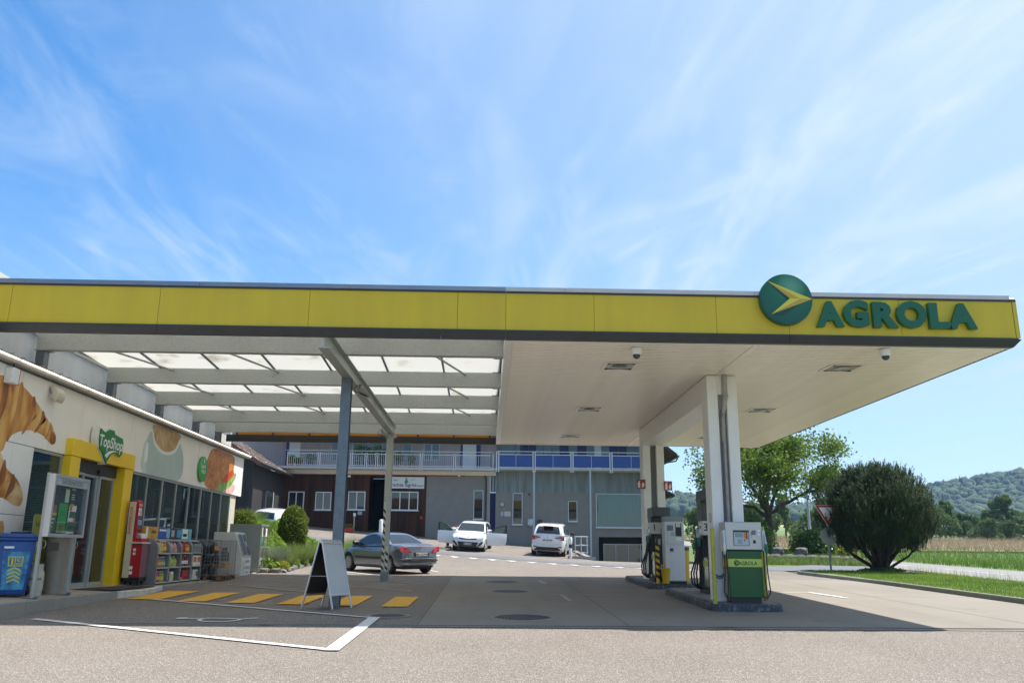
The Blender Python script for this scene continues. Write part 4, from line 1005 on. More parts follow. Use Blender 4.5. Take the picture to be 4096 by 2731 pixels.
for side in 'fr':
    P_ = lambda pts, d: [face_pt(side, a, b, d) for a, b in pts]
    mb = MB(); mb.add(P_([(-.78, .12), (.78, .12), (.78, .74), (-.78, .74)], .004), [(0, 1, 2, 3)]); mb.build('bottle_decal', PETP, bn, recalc=False)
    mb = MB(); fr = [(-.45, .50), (.45, .50), (.45, .66), (-.45, .66)]; fi = [(-.38, .515), (.38, .515), (.38, .645), (-.38, .645)]
    mb.add(P_(fr + fi, .007), [(i, (i + 1) % 4, 4 + (i + 1) % 4, 4 + i) for i in range(4)]); mb.add(P_([(-.06, .5), (0, .5), (0, .66), (-.06, .66)], .0075), [(0, 1, 2, 3)])
    mb.add(P_([(-.26, .525), (-.14, .525), (-.14, .60), (-.18, .64), (-.22, .64), (-.26, .60)], .007), [tuple(range(6))])
    k = 10; mb.add(P_([(.2 + .13 * math.cos(R(60 + 30 * i)), .605 + .03 * math.sin(R(60 + 30 * i))) for i in range(k)] + [(.2 + .07 * math.cos(R(60 + 30 * i)), .605 + .017 * math.sin(R(60 + 30 * i))) for i in range(k)], .007), [(i, i + 1, k + i + 1, k + i) for i in range(k - 1)])
    for i in range(4):
        z = .46 - .062 * i; mb.add(P_([(-.42, z - .05), (0, z), (.42, z - .05), (.42, z - .022), (0, z + .028), (-.42, z - .022)], .007), [(0, 1, 4, 5), (1, 2, 3, 4)])
    V, F = text_geo('PET', .045, bold=.001)
    sc = 1 / .24; mb.add([face_pt(side, .2 + v[0] * sc, .52 + v[1], .008) for v in V], F)
    mb.build('yellow_sticker', SYE, bn, recalc=False)
MB().box(-.20, -td - .014, .79, -.05, -td - .006, .825).build('white_sticker', WPRINT, bn)
# deposit board, gas bottle, round bin
db = thing('deposit_board', 'yellow and green DEPOT board leaning behind the blue recycling bin', 'sign', sp_(-8.92, 17.6))
MB().box(-.01, -.20, .5, .01, .22, 1.52).build('board', mat('board_yellowgreen', (.42, .44, .05), .5), db, bevel=.006)
MB().box(.011, -.20, .5, .014, .22, .64).build('board_band', PDG, db)
mb = MB(); text_on(mb, 'DEPOT', (.0155, .01, .53), (0, 1, 0), (0, 0, 1), .12, bold=.004); mb.build('board_lettering', SYE, db, recalc=False)
mb = MB(); text_on(mb, 'VITO', (.0155, .01, 1.28), (0, 1, 0), (0, 0, 1), .13, bold=.002); mb.build('board_lettering', PDG, db, recalc=False)
mb = MB(); poly_on(mb, disc_pts(.07, 20), (.0155, .02, .95), (0, 1, 0), (0, 0, 1)); mb.build('board_logo', WPRINT, db, recalc=False)
mb = MB(); poly_on(mb, disc_pts(.03, 16), (.0165, .02, .78), (0, 1, 0), (0, 0, 1)); mb.build('board_logo', MATS['red_plastic'], db, recalc=False)
for y in (-.16, .18): MB().box(-.03, y - .015, 0, -.011, y + .015, 1.5).build('board_leg', ALU, db)
gb = thing('gas_bottle', 'cream gas bottle with collar standing between blue bin and round bin', 'gas bottle', sp_(-8.68, 17.28))
CRM = mat('gas_cream', (.50, .47, .38), .45, var=.06, scale=6)
MB().lathe([(.10, .05), (.145, .09), (.15, .15), (.15, .40), (.135, .46), (.07, .50)], 24).build('bottle_body', CRM, gb, smooth=True)
MB().lathe([(.135, 0), (.14, .08), (.13, .085)], 24).build('foot_ring', CRM, gb, smooth=True)
MB().lathe([(.12, .47), (.12, .585), (.112, .585), (.112, .47)], 24).build('collar', CRM, gb, smooth=True)
MB().lathe([(.03, .5), (.03, .56)], 12).build('valve', IRON, gb)
mb = MB(); V, F = text_geo('VITOGAZ', .06, bold=.002)
mb.add([(.1515 * math.cos(R(-70) + v[0] / .15), .1515 * math.sin(R(-70) + v[0] / .15), .29 + v[1]) for v in V], F); mb.build('bottle_lettering', BPRINT, gb, recalc=False)
rb = thing('litter_bin', 'tall round taupe litter bin beside the yellow entrance frame', 'litter bin', sp_(-8.62, 17.95))
TAU = mat('taupe_plastic', (.32, .275, .22), .55, var=.05)
MB().lathe([(.205, 0), (.225, .73), (.225, .74)], 32).build('bin_body', TAU, rb, smooth=True)
MB().lathe([(.24, .742), (.24, .775), (.232, .78), (.235, 1.08), (.22, 1.085)], 32).build('bin_hood', TAU, rb, smooth=True)
MB().lathe([(.236, 1.086), (.236, 1.115), (.22, 1.12), (.22, 1.09)], 32).build('steel_rim', ALU, rb, smooth=True)
MB().box(-.1, -.242, .84, .1, -.225, 1.0).build('hood_flap', mat('taupe_dark', (.17, .15, .125), .55), rb, bevel=.006)
# door mat
o = thing('door_mat', 'dark ribbed door mat on the pavement before the shop entrance', 'door mat', (-8.55, 20.6, SZ(-8.55, 20.6) + .004))
MB().box(-.42, -1.15, 0, .5, 1.1, .012).build('mat_field', mat('mat_dark', (.035, .036, .038), .95, var=.3, scale=90), o); MB().box(-.45, -1.18, -.001, .53, 1.13, .008).build('mat_edge', RUB, o)

# lottery stand
RED = mat('lotto_red', (.45, .012, .02), .4, var=.03)
ls = thing('lottery_stand', 'red SWISSLOS lottery stand with clover prints beside the entrance frame', 'stand', sp_(-8.72, 22.0)); ls.scale = (.62, .9, 1)
CRW = mat('stand_cream', (.60, .56, .42), .5)
MB().box(-.24, -.28, .18, .0, -.22, 2.0).build('side_panel', CRW, ls, bevel=.01)
mb = MB(); mb.prism([(-.21, .2), (.40, .2), (.40, .95), (.1, .98), (.1, 2.0), (-.21, 2.0)], -.215, -.19, 'y'); mb.build('front_panel', RED, ls)
mb = MB(); mb.prism([(-.219, .2), (.38, .2), (.38, 1.0), (-.219, 1.0)], -.188, .30, 'y'); mb.build('cabinet', mat('stand_maroon', (.22, .10, .12), .35, var=.1), ls)
MB().box(-.24, -.30, .99, .44, .34, 1.03).build('counter', mat('stand_ledge', (.55, .53, .46), .4), ls, bevel=.01)
mb = MB(); mb.hexa([(-.2, -.2, 1.32), (.1, -.2, 1.32), (.1, .16, 1.32), (-.2, .16, 1.32)], [(-.2, -.2, 2.05), (.02, -.2, 2.05), (.02, .16, 2.05), (-.2, .16, 2.05)]); mb.build('head', RED, ls, bevel=.02)
MB().box(-.2, -.18, 1.04, .02, .16, 1.3).build('head_post', RED, ls)
for i in range(14):
    MB().box(.04 + .018 * i, -.17 + .02 * (i % 3), 1.05 + .012 * (i % 5), .048 + .018 * i, .25, 1.20 + .015 * (i % 4)).build('leaflet', WPRINT if i % 3 else mat('leaflet_pink', (.6, .2, .22), .6), ls)
MB().box(.02, -.185, 1.035, .32, .27, 1.12).build('leaflet_tray', RED, ls)
def head_pt(y, z, d=.004): t = (z - 1.32) / .73; return (.1 - .08 * t + d, y, z)
def headbox(name, m, y0, z0, y1, z1, d):
    mb = MB(); mb.add([head_pt(y0, z0, d), head_pt(y1, z0, d), head_pt(y1, z1, d), head_pt(y0, z1, d)], [(0, 1, 2, 3)]); mb.build(name, m, ls, recalc=False)
headbox('price_field', WPRINT, -.15, 1.78, .12, 1.86, .004); headbox('price_field', WPRINT, -.15, 1.68, .12, 1.76, .004); headbox('jackpot_field', mat('lotto_blue', (.03, .06, .20), .4), -.17, 1.37, .14, 1.64, .004)
for txt, y, z, s, m_ in (('SWISSLOS', -.015, 1.91, .075, WPRINT), ('2.3', .05, 1.795, .07, BPRINT), ('85.0', .04, 1.695, .07, BPRINT), ('130', -.02, 1.45, .17, WPRINT)):
    V, F = text_geo(txt, s, bold=.002); mb = MB(); mb.add([head_pt(y + v[0], z + v[1], .007) for v in V], F); mb.build('head_lettering', m_, ls, recalc=False)
V, F = text_geo('SWISSLOS', .15, bold=.003); mb = MB(); mb.add([(-.09 - v[1], -.2825, 1.55 + v[0]) for v in V], F); mb.build('side_lettering', RED, ls, recalc=False)
mb = MB()
for cx_, cz_, r in ((.12, .80, .06), (-.05, .62, .05), (.05, .36, .075)):
    for k in range(4):
        a = R(45 + 90 * k); mb.add([(cx_ + r * .62 * math.cos(a) + r * .5 * p[0], -.2175, cz_ + r * 1.1 * math.sin(a) + r * .62 * p[1]) for p in disc_pts(1, 12)], [tuple(range(12))])
mb.build('clover_print', WPRINT, ls, recalc=False)
for x in (-.15, .3):
    for y in (-.12, .2): MB().lathe([(.02, -.02), (.05, -.02), (.05, .02), (.02, .02)], 14, (x, y, .055), 'y').build('castor', RUB, ls)
MB().box(-.22, -.22, .1, .4, .3, .198).build('base', BLK, ls)

# display racks with goods
RK = mat('rack_grey', (.24, .245, .25), .4, .4, var=.05); RKS = mat('rack_shelf', (.50, .49, .44), .5, .2)
RY = [22.3, 23.17, 24.04, 24.91, 25.78]
ranks = ['leftmost', 'second', 'third', 'rightmost']
RX = -8.25; RXB = -8.78
def rack(k):
    y0, y1 = RY[k], RY[k + 1]; ym = (y0 + y1) / 2; zb = SZ(RX, ym)
    banner = ['orange', 'blue', 'black', 'turquoise and white'][k]
    t = thing('display_rack', f'grey curved display rack with the {banner} banner box on top', 'display rack', (RX, ym, zb), group='display racks along the shop window')
    prof = [(RXB, 0), (RX, 0), (RX, .86)] + [(RX - .26 + .26 * math.cos(R(a)), .86 + .28 * math.sin(R(a))) for a in range(10, 91, 10)] + [(RXB, 1.14)]
    pr = [(a, b + zb) for a, b in prof]
    for y in (y0 + .005, y1 - .045): MB().prism(pr, y, y + .04, 'y').build('side_panel', RK, t, world=True, bevel=.008)
    boxpart('back_panel', RK, t, (RXB, y0 + .05, zb + .02, RXB + .02, y1 - .05, zb + 1.13))
    for z in (.04, .40, .76): boxpart('shelf', RKS, t, (RXB + .021, y0 + .0455, zb + z, RX - .01, y1 - .0455, zb + z + .03))
    part('canopy_sheet', RK, t, lambda mb: mb.grid(lambda u, v: (RX - .26 + .262 * math.cos(R(55 + 35 * u)), y0 + .046 + (y1 - y0 - .092) * v, zb + .86 + .282 * math.sin(R(55 + 35 * u))), 5, 1), recalc=False)
    return zb
for k in range(4):
    zb = rack(k); y0, y1 = RY[k], RY[k + 1]
    # banner box
    bm_ = [(.58, .30, .02), (.02, .08, .35), (.02, .025, .03), (.10, .42, .48)][k]
    b = thing('banner_box', ['orange advertising box', 'blue advertising box with pale stripes', 'black advertising box with a blue end', 'turquoise and white advertising box'][k] + ' standing on the ' + ranks[k] + ' display rack', 'advertising box', (RX - .42, (y0 + y1) / 2, zb + 1.142), group='advertising boxes on the racks')
    MB().box(-.05, -.43, .0, .05, .43, .30).build('panel', mat(f'banner_{k}', bm_, .5, var=.25, scale=2.5), b, bevel=.006)
    bits = [[(WPRINT, -.40, .02, -.28, .28)], [(WPRINT, -.36, .2, .12, .25), (mat('pale_blue', (.25, .5, .7), .5), .15, .03, .40, .27)], [(mat('pale_grey', (.4, .4, .38), .5), -.36, .06, -.12, .24), (mat('sky_print', (.05, .3, .6), .5), .08, .05, .40, .26)], [(WPRINT, -.36, .02, .1, .28), (PBR, -.3, .08, .02, .16), (MATS['red_plastic'], .08, .14, .16, .25)]][k]
    for m_, a, c, d, e in bits: MB().box(.0505, a, c, .053, d, e).build('panel_print', m_, b)
    if k == 0:
        mb = MB(); mb.tube([(.052, -.05 + .09 * i, .17 + .02 * math.sin(i * 2)) for i in range(5)], .008, 5); text_on(mb, 'Kaffee', (.0535, .12, .14), (0, 1, 0), (0, 0, 1), .12, shear=.2, bold=.002); mb.build('panel_lettering', BPRINT, b, recalc=False)
def bottle(x, y, z, r, h, m_, cap, lab, name, label, group, cat='bottle', band=None):
    t = thing(name, label, cat, (x, y, z), group=group)
    MB().lathe([(r * .9, 0), (r, .01), (r, h * .62), (r * .85, h * .72), (r * .38, h * .86), (r * .38, h * .9)], 10).build('bottle_body', m_, t, smooth=True)
    MB().lathe([(r * .45, h * .9), (r * .45, h)], 8).build('cap', cap, t)
    if lab: MB().lathe([(r * 1.02, h * .22), (r * 1.02, h * .52)], 10).build('bottle_label', lab, t, smooth=True)
def shelfz(zb, i): return zb + (.07, .43, .79)[i]
BCLR = mat('clear_yellowish', (.45, .43, .22), .25); BOR = mat('bottle_orange', (.55, .16, .03), .35); BTEAL = mat('bottle_blue', (.04, .25, .42), .35); BPINK = mat('bottle_pink', (.5, .04, .16), .35); BDGR = mat('bottle_darkgreen', (.02, .06, .04), .4); BRED = mat('bottle_red', (.42, .02, .02), .35); BGRN = mat('bottle_lime', (.32, .42, .06), .4); LYEL = mat('label_yellow', (.62, .52, .08), .5)
zb = SZ(RX, RY[0])
rows = [(2, [(BCLR, BRED, None)] * 2 + [(BCLR, WHITE, LYEL)] * 2 + [(BOR, WHITE, LYEL)] * 2, .31, 'top'), (1, [(BDGR, BRED, None)] * 2 + [(BOR, WHITE, LYEL)] * 2 + [(BTEAL, WHITE, LYEL)] * 2, .27, 'middle'), (0, [(BCLR, BRED, None)] * 2 + [(BPINK, WHITE, LYEL)] * 2 + [(BGRN, WHITE, LYEL)] * 2, .27, 'bottom')]
cn = {id(BCLR): 'pale yellow', id(BOR): 'orange', id(BDGR): 'dark green', id(BTEAL): 'blue', id(BPINK): 'pink', id(BGRN): 'lime green', id(BRED): 'red', id(BLK): 'black'}
for si, items, h, sn in rows:
    for i, (m_, c_, l_) in enumerate(items):
        lab = f'{cn[id(m_)]} bottle on the {sn} shelf of the leftmost display rack, {["left", "right"][i % 2]} one'
        if m_ is BCLR and sn == 'top': lab = ('red-capped ' if c_ is BRED else 'white-capped ') + lab.replace(' display', '')
        bottle(RX - .12, RY[0] + .13 + .125 * i, shelfz(zb, si), .045, h, m_, c_, l_, 'bottle', lab, 'bottles on the leftmost rack')
zb = SZ(RX, RY[1])
BAG1 = mat('foil_bag', (.45, .45, .44), .25, .5, col2=(.4, .05, .05), scale=9); BAG2 = mat('lime_bag', (.38, .45, .12), .4, var=.25, scale=8)
def bag(x, y, z, w, d, h, m_, label, group):
    mb = MB(); n = 8
    def fn(u, v):
        a = 2 * PI * u; t = v; s = (1 - .12 * t) * (1 if t < .75 else max(.12, 1 - (t - .75) * 3.2)); return (x + d * s * math.cos(a) * (1 if t < .75 else .5) + .008 * math.sin(7 * a + 9 * t), y + w * (1 if t < .75 else 1 - (t - .75) * .6) * math.sin(a) * (.92 + .08 * math.sin(5 * t)), z + h * t)
    mb.grid(fn, 12, 8); o = mb.build('filled_bag', m_, smooth=True); tag(o, label, 'bag', group)
for i, nm in enumerate(('left', 'middle', 'right')): bag(RX - .16, RY[1] + .18 + .25 * i, shelfz(zb, 2), .11, .09, .27, BAG1, f'silver and red bag on the top shelf of the second rack, {nm} of three', 'bags on the second rack')
for i, nm in enumerate(('left', 'middle', 'right')): bag(RX - .16, RY[1] + .17 + .26 * i, shelfz(zb, 1), .115, .09, .28, BAG2, f'lime green bag on the middle shelf of the second rack, {nm} of three', 'bags on the second rack')
def canister(x, y, z, m_, lab_, label):
    t = thing('canister', label, 'canister', (x, y, z), group='canisters on the second rack')
    MB().box(-.07, -.10, 0, .07, .10, .24).build('canister_body', m_, t, bevel=.03, seg=2, smooth=True); MB().lathe([(.025, .24), (.025, .29)], 10, (0, -.05, 0)).build('cap', BLK, t); MB().box(.071, -.08, .04, .073, .08, .18).build('canister_label', lab_, t)
canister(RX - .14, RY[1] + .20, shelfz(zb, 0), BLK, ANTH, 'black canister on the bottom shelf of the second rack'); canister(RX - .12, RY[1] + .44, shelfz(zb, 0), WHITE, LYEL, 'white canister with yellow label on the bottom shelf of the second rack')
zb = SZ(RX, RY[2])
for i, (m_, c_) in enumerate(((BRED, BLK), (BRED, BLK), (BRED, LYEL), (BOR, BRED), (BOR, BRED))): bottle(RX - .12, RY[2] + .15 + .15 * i, shelfz(zb, 2), .05, .30 - .03 * (i > 2), m_, c_, LYEL if i > 2 else None, 'bottle', f'{cn[id(m_)]} bottle on the top shelf of the third rack, {["first", "second", "third", "fourth", "last"][i]} from left', 'bottles on the third rack')
for i in range(5): bottle(RX - .12, RY[2] + .15 + .15 * i, shelfz(zb, 1), .045, .29, BRED if i % 2 == 0 else BLK, BRED if i % 2 == 0 else WHITE, WPRINT, 'bottle', ('red' if i % 2 == 0 else 'black') + ' spray bottle on the middle shelf of the third rack, ' + ['first', 'second', 'third', 'fourth', 'last'][i] + ' from left', 'bottles on the third rack')
def crate(name, x, y, z, d, w, h, m_, label, cat, bits=()):
    t = thing(name, label, cat, (x, y, z)); MB().box(-d / 2, -w / 2, 0, d / 2, w / 2, h).build('box_body', m_, t, bevel=.006)
    for mm, a, b, c, e in bits: MB().box(d / 2 + .0005, a * w, b * h, d / 2 + .003, c * w, e * h).build('box_print', mm, t)
crate('red_box', RX - .16, RY[2] + .52, shelfz(zb, 0), .22, .44, .25, BRED, 'red box on the bottom shelf of the third display rack', 'box', [(mat('dark_red', (.25, .01, .01), .5), -.1, .05, .45, .35)])
crate('small_box', RX - .12, RY[2] + .19, shelfz(zb, 0), .18, .2, .08, BOR, 'small orange packet on the bottom shelf of the third rack', 'packet')
zb = SZ(RX, RY[3])
GRT = mat('foil_tray', (.32, .33, .33), .35, .4, var=.4, scale=25)
crate('foil_tray', RX - .14, RY[3] + .44, shelfz(zb, 2), .26, .62, .12, GRT, 'lower foil tray pack on the top shelf of the rightmost rack', 'tray pack'); crate('foil_tray', RX - .14, RY[3] + .44, shelfz(zb, 2) + .125, .26, .58, .11, GRT, 'upper foil tray pack on the top shelf of the rightmost rack', 'tray pack')
crate('carton', RX - .14, RY[3] + .3, shelfz(zb, 1), .25, .3, .28, WPRINT, 'left white carton with orange pictures on the middle shelf of the rightmost rack', 'carton', [(PO, -.4, .35, .4, .85)]); crate('carton', RX - .14, RY[3] + .63, shelfz(zb, 1), .25, .3, .28, WPRINT, 'right white carton with orange pictures on the middle shelf of the rightmost rack', 'carton', [(PO, -.4, .35, .4, .85)])
crate('open_carton', RX - .16, RY[3] + .50, shelfz(zb, 0), .24, .42, .25, mat('white_card', (.62, .60, .57), .7), 'open white carton on the bottom shelf of the rightmost rack', 'carton', [(PBR, .1, .3, .45, .8)])

# pallet cages with charcoal bags
WOOD = mat('pallet_wood', (.23, .12, .065), .8, var=.3, scale=9, streak=(1, 6, 6))
CAGEM = mat('cage_wire', (.34, .345, .34), .4, .6)
def pallet_cage(cx_, cy_, wy_, label1, label2):
    z = SZ(cx_, cy_); d = .38
    p = thing('pallet', label2, 'pallet', (cx_, cy_, z), group='wooden pallets under the cages')
    for i in range(5): MB().box(-d + .19 * i - .0, -wy_ / 2, .115, -d + .19 * i + .13 - .0, wy_ / 2, .14).build('deck_board', WOOD, p)
    for x in (-d + .06, 0, d - .01):
        for y in (-wy_ / 2 + .09, 0, wy_ / 2 - .09): MB().box(x - .06, y - .07, .02, x + .05, y + .07, .1145).build('block', WOOD, p)
    t = thing('wire_cage', label1, 'cage', (cx_, cy_, z + .142), group='wire cages of charcoal bags')
    H_ = 1.0; y0, y1 = -wy_ / 2 + .02, wy_ / 2 - .02
    fr = MB()
    for x in (-d, d):
        for y in (y0, y1): fr.tube([(x, y, 0), (x, y, H_)], .014, 6)
    for z_ in (.02, H_):
        for a, b in (((-d, y0), (d, y0)), ((d, y0), (d, y1)), ((d, y1), (-d, y1)), ((-d, y1), (-d, y0))): fr.tube([(*a, z_), (*b, z_)], .012, 6)
    fr.build('cage_frame', CAGEM, t)
    wm = MB()
    n = int(wy_ / .085)
    for i in range(1, n):
        y = y0 + (y1 - y0) * i / n
        for x in (-d, d): wm.tube([(x, y, 0), (x, y, H_)], .0045, 4, False)
    for i in range(1, 9):
        x = -d + 2 * d * i / 9
        for y in (y0, y1): wm.tube([(x, y, 0), (x, y, H_)], .0045, 4, False)
    for i in range(1, 10):
        z_ = H_ * i / 10
        for a, b in (((-d, y0), (d, y0)), ((d, y0), (d, y1)), ((d, y1), (-d, y1)), ((-d, y1), (-d, y0))): wm.tube([(*a, z_), (*b, z_)], .0045, 4, False)
    o = wm.build('wire_mesh', CAGEM, t, recalc=False); o['kind'] = 'stuff'
    return z + .16
COAL = mat('charcoal_bag', (.018, .017, .016), .5, var=.3, scale=6); FLAME = mat('flame_print', (.62, .10, .01), .5, col2=(.75, .42, .05), scale=9)
z = pallet_cage(-8.15, 26.22, .74, 'left wire cage filled with black charcoal bags', 'wooden pallet under the left wire cage')
for i in range(3):
    for j, nm in enumerate(('near', 'far')):
        bag(-8.3 + .3 * j, 26.0 + .02 * i + .24 * (i % 2), z + .30 * i, .2, .13, .33, COAL, f'black charcoal bag in the left cage, layer {["bottom", "middle", "top"][i]}, {nm} to the wall' if j == 0 else f'black charcoal bag in the left cage, layer {["bottom", "middle", "top"][i]}, at the front', 'charcoal bags in the cages')
mb = MB(); mb.grid(lambda u, v: (-8.0 + .132 * math.cos(R(-60 + 90 * u)), 26.02 + .205 * math.sin(R(-60 + 90 * u)), z + .68 + .14 * v), 8, 1); o = mb.build('flame_banner', FLAME, recalc=False); tag(o, 'orange flame print band on the top charcoal bag in the left cage', 'label')
z = pallet_cage(-8.12, 27.02, .74, 'right wire cage half filled with charcoal bags and firelighters', 'wooden pallet under the right wire cage')
for i in range(2): bag(-7.98, 26.88 + .26 * i, z + .36, .11, .09, .42, COAL, ('left' if i == 0 else 'right') + ' tall black charcoal bag in the right cage', 'charcoal bags in the cages')
for i in range(2): crate('firelighter_box', -8.05, 26.86 + .33 * i, z + .16, .4, .3, .18, FLAME, ('left' if i == 0 else 'right') + ' orange box of firelighters low in the right cage', 'box')
# ice chest
ice = thing('ice_chest', 'white EISWÜRFEL & CRUSHED ICE chest with sloping twin doors', 'ice chest', sp_(-8.05, 28.95))
IW = mat('ice_white', (.66, .66, .64), .4, var=.03)
mb = MB(); mb.prism([(-.75, .06), (.22, .06), (.22, .62), (-.06, 1.42), (-.75, 1.42)], -.50, .55, 'y'); mb.build('chest_body', IW, ice, bevel=.012)
MB().box(-.7, -.46, .0, .18, .5, .059).build('plinth', BLK, ice)
S0, S1 = Vector((.225, 0, .66)), Vector((-.045, 0, 1.38))
def slope(t, y, d=0.0):
    p = S0.lerp(S1, t); return (p.x + d * .94, y, p.z + d * .35)
DOORM = mat('smoked_door', (.10, .12, .16), .12, .2)
for ya, yb in ((-.43, .015), (.045, .49)):
    mb = MB(); mb.hexa([slope(.0, ya), slope(.0, yb), slope(1, yb), slope(1, ya)], [slope(.0, ya, .03), slope(.0, yb, .03), slope(1, yb, .03), slope(1, ya, .03)]); d = mb.build('chest_door', ALU, ice)
    mb = MB(); mb.add([slope(.05, ya + .03, .032), slope(.05, yb - .03, .032), slope(.95, yb - .03, .032), slope(.95, ya + .03, .032)], [(0, 1, 2, 3)]); mb.build('pane', DOORM, d, recalc=False)
    yh = yb - .03 if ya < 0 else ya + .03
    mb = MB(); mb.tube([slope(.42, yh, .03), slope(.42, yh, .08), slope(.62, yh, .08), slope(.62, yh, .03)], .010, 6); mb.build('handle', ALU, d)
    mb = MB(); mb.add([slope(.55, ya + .12, .034), slope(.55, ya + .2, .034), slope(.75, ya + .2, .034), slope(.75, ya + .12, .034)], [(0, 1, 2, 3)]); mb.build('sticker', mat('lotto_blue2', (.03, .08, .3), .4), d, recalc=False)
mb = MB()
for txt, z_, s in (('EISWÜRFEL', .46, .115), ('& CRUSHED ICE', .27, .115), ('www.icefactory.ch', .14, .07)): text_on(mb, txt, (.2225, .14, z_), (0, 1, 0), (0, 0, 1), s, bold=.0015, space=.8)
mb.build('chest_lettering', mat('dark_print', (.06, .06, .07), .5), ice, recalc=False)
mb = MB()
for i in range(13): mb.box(.2205, -.40, .12 + .03 * i, .226, -.22, .135 + .03 * i)
o = mb.build('vent_grille', mat('vent_grey', (.4, .4, .4), .5), ice); o['kind'] = 'stuff'
# gas cylinder cage
cg = thing('cylinder_cage', 'grey steel gas cylinder cage with wire doors at the end of the pavement', 'cage', sp_(-8.1, 30.75))
SHE = mat('cage_sheet', (.30, .335, .32), .45, .3, var=.05)
MB().box(-.75, -.44, .15, .30, -.42, 1.70).build('side_sheet', SHE, cg); MB().box(-.75, -.419, .15, -.73, .60, 1.70).build('back_sheet', SHE, cg); MB().box(-.75, -.44, 1.702, .34, .62, 1.73).build('roof_sheet', SHE, cg); MB().box(-.73, -.419, .15, .30, .60, .17).build('floor_sheet', SHE, cg)
mb = MB()
for y in (-.43, .09, .60): mb.box(.30, y - .018, .12, .335, y + .018, 1.70)
for z_ in (.16, .55, .95, 1.32, 1.68): mb.box(.301, -.43, z_ - .015, .334, .60, z_ + .015)
mb.build('door_frame', CAGEM, cg)
mb = MB()
for i in range(24): mb.tube([(.318, -.42, .2 + .062 * i), (.318, .59, .2 + .062 * i)], .005, 4, False)
o = mb.build('door_wire', CAGEM, cg, recalc=False); o['kind'] = 'stuff'
for x in (-.7, .28):
    for y in (-.40, .57): MB().box(x - .02, y - .02, 0, x + .02, y + .02, .1495).build('leg', CAGEM, cg)
MB().box(.337, -.34, 1.32, .341, -.22, 1.62).build('warning_plate', mat('plate_cream', (.6, .58, .42), .6), cg); MB().box(.337, .16, 1.33, .341, .36, 1.60).build('warning_plate', WPRINT, cg)
mb = MB(); mb.add([(.3425, .2, 1.47), (.3425, .32, 1.47), (.3425, .26, 1.57)], [(0, 1, 2)]); mb.build('hazard_triangle', SYE, cg, recalc=False)
TEALC = mat('cylinder_green', (.12, .36, .26), .4); 
for lay, m_ in ((.172, CRM), (.96, TEALC)):
    for i in range(3):
        x, y = -8.1 + .08, 30.75 - .26 + .33 * i
        zc = SZ(-8.1, 30.75) + lay
        t = thing('gas_cylinder', ('cream' if m_ is CRM else 'green') + f' gas cylinder in the cage, {"lower" if m_ is CRM else "upper"} shelf, {["left", "middle", "right"][i]}', 'gas cylinder', (x, y, zc), group='gas cylinders in the cage')
        MB().lathe([(.11, 0), (.12, .04), (.12, .42), (.09, .5), (.04, .53)], 16).build('bottle_body', m_, t, smooth=True); MB().lathe([(.08, .5), (.08, .62), (.072, .62), (.072, .5)], 14).build('collar', m_, t, smooth=True)
boxpart('inner_shelf', SHE, cg, (-8.1 - .72, 30.75 - .415, SZ(-8.1, 30.75) + .94, -8.1 + .29, 30.75 + .59, SZ(-8.1, 30.75) + .957))

# folding sign beside the near post
ab = thing('folding_sign', 'aluminium folding pavement sign standing beside the near post', 'folding sign', (-3.12, 17.62, TZ(-3.12, 17.62)), R(-19))
ABW, ABH = .40, 1.28
def leaf(sgn, name, face):
    tilt = .31
    def q(y, t, d=0.0): return (sgn * (tilt * (1 - t) + .015 + d * .97), y, t * ABH + d * .25)
    mb = MB()
    for y in (-ABW, ABW - .035): mb.hexa([q(y, 0), q(y + .035, 0), q(y + .035, 1), q(y, 1)], [q(y, 0, .03), q(y + .035, 0, .03), q(y + .035, 1, .03), q(y, 1, .03)])
    for t0, t1 in ((.19, .225), (.965, 1.0)): mb.hexa([q(-ABW + .035, t0), q(ABW - .035, t0), q(ABW - .035, t1), q(-ABW + .035, t1)], [q(-ABW + .035, t0, .03), q(ABW - .035, t0, .03), q(ABW - .035, t1, .03), q(-ABW + .035, t1, .03)])
    mb.build('sign_frame', ALU, ab, bevel=.005)
    mb = MB(); mb.hexa([q(-ABW + .035, .225, .004), q(ABW - .035, .225, .004), q(ABW - .035, .965, .004), q(-ABW + .035, .965, .004)], [q(-ABW + .035, .225, .014), q(ABW - .035, .225, .014), q(ABW - .035, .965, .014), q(-ABW + .035, .965, .014)]); mb.build(name, face, ab)
    mb = MB(); mb.hexa([q(-ABW + .035, .225, -.006), q(ABW - .035, .225, -.006), q(ABW - .035, .965, -.006), q(-ABW + .035, .965, -.006)], [q(-ABW + .035, .225, .003), q(ABW - .035, .225, .003), q(ABW - .035, .965, .003), q(-ABW + .035, .965, .003)]); mb.build('panel_back', BLK, ab)
leaf(1, 'sign_panel', mat('blank_poster', (.50, .52, .53), .25, var=.06, scale=1.5)); leaf(-1, 'sign_panel', mat('blank_poster', (.5, .52, .53), .25))
mb = MB(); mb.tube([(-.2, -.38, .62), (.2, -.38, .62)], .008, 6); mb.build('stay_bar', ALU, ab)
mb = MB(); mb.lathe([(.035, -.4), (.035, .4)], 12, (0, 0, ABH + .005), 'y'); mb.build('hinge', ALU, ab, smooth=True)
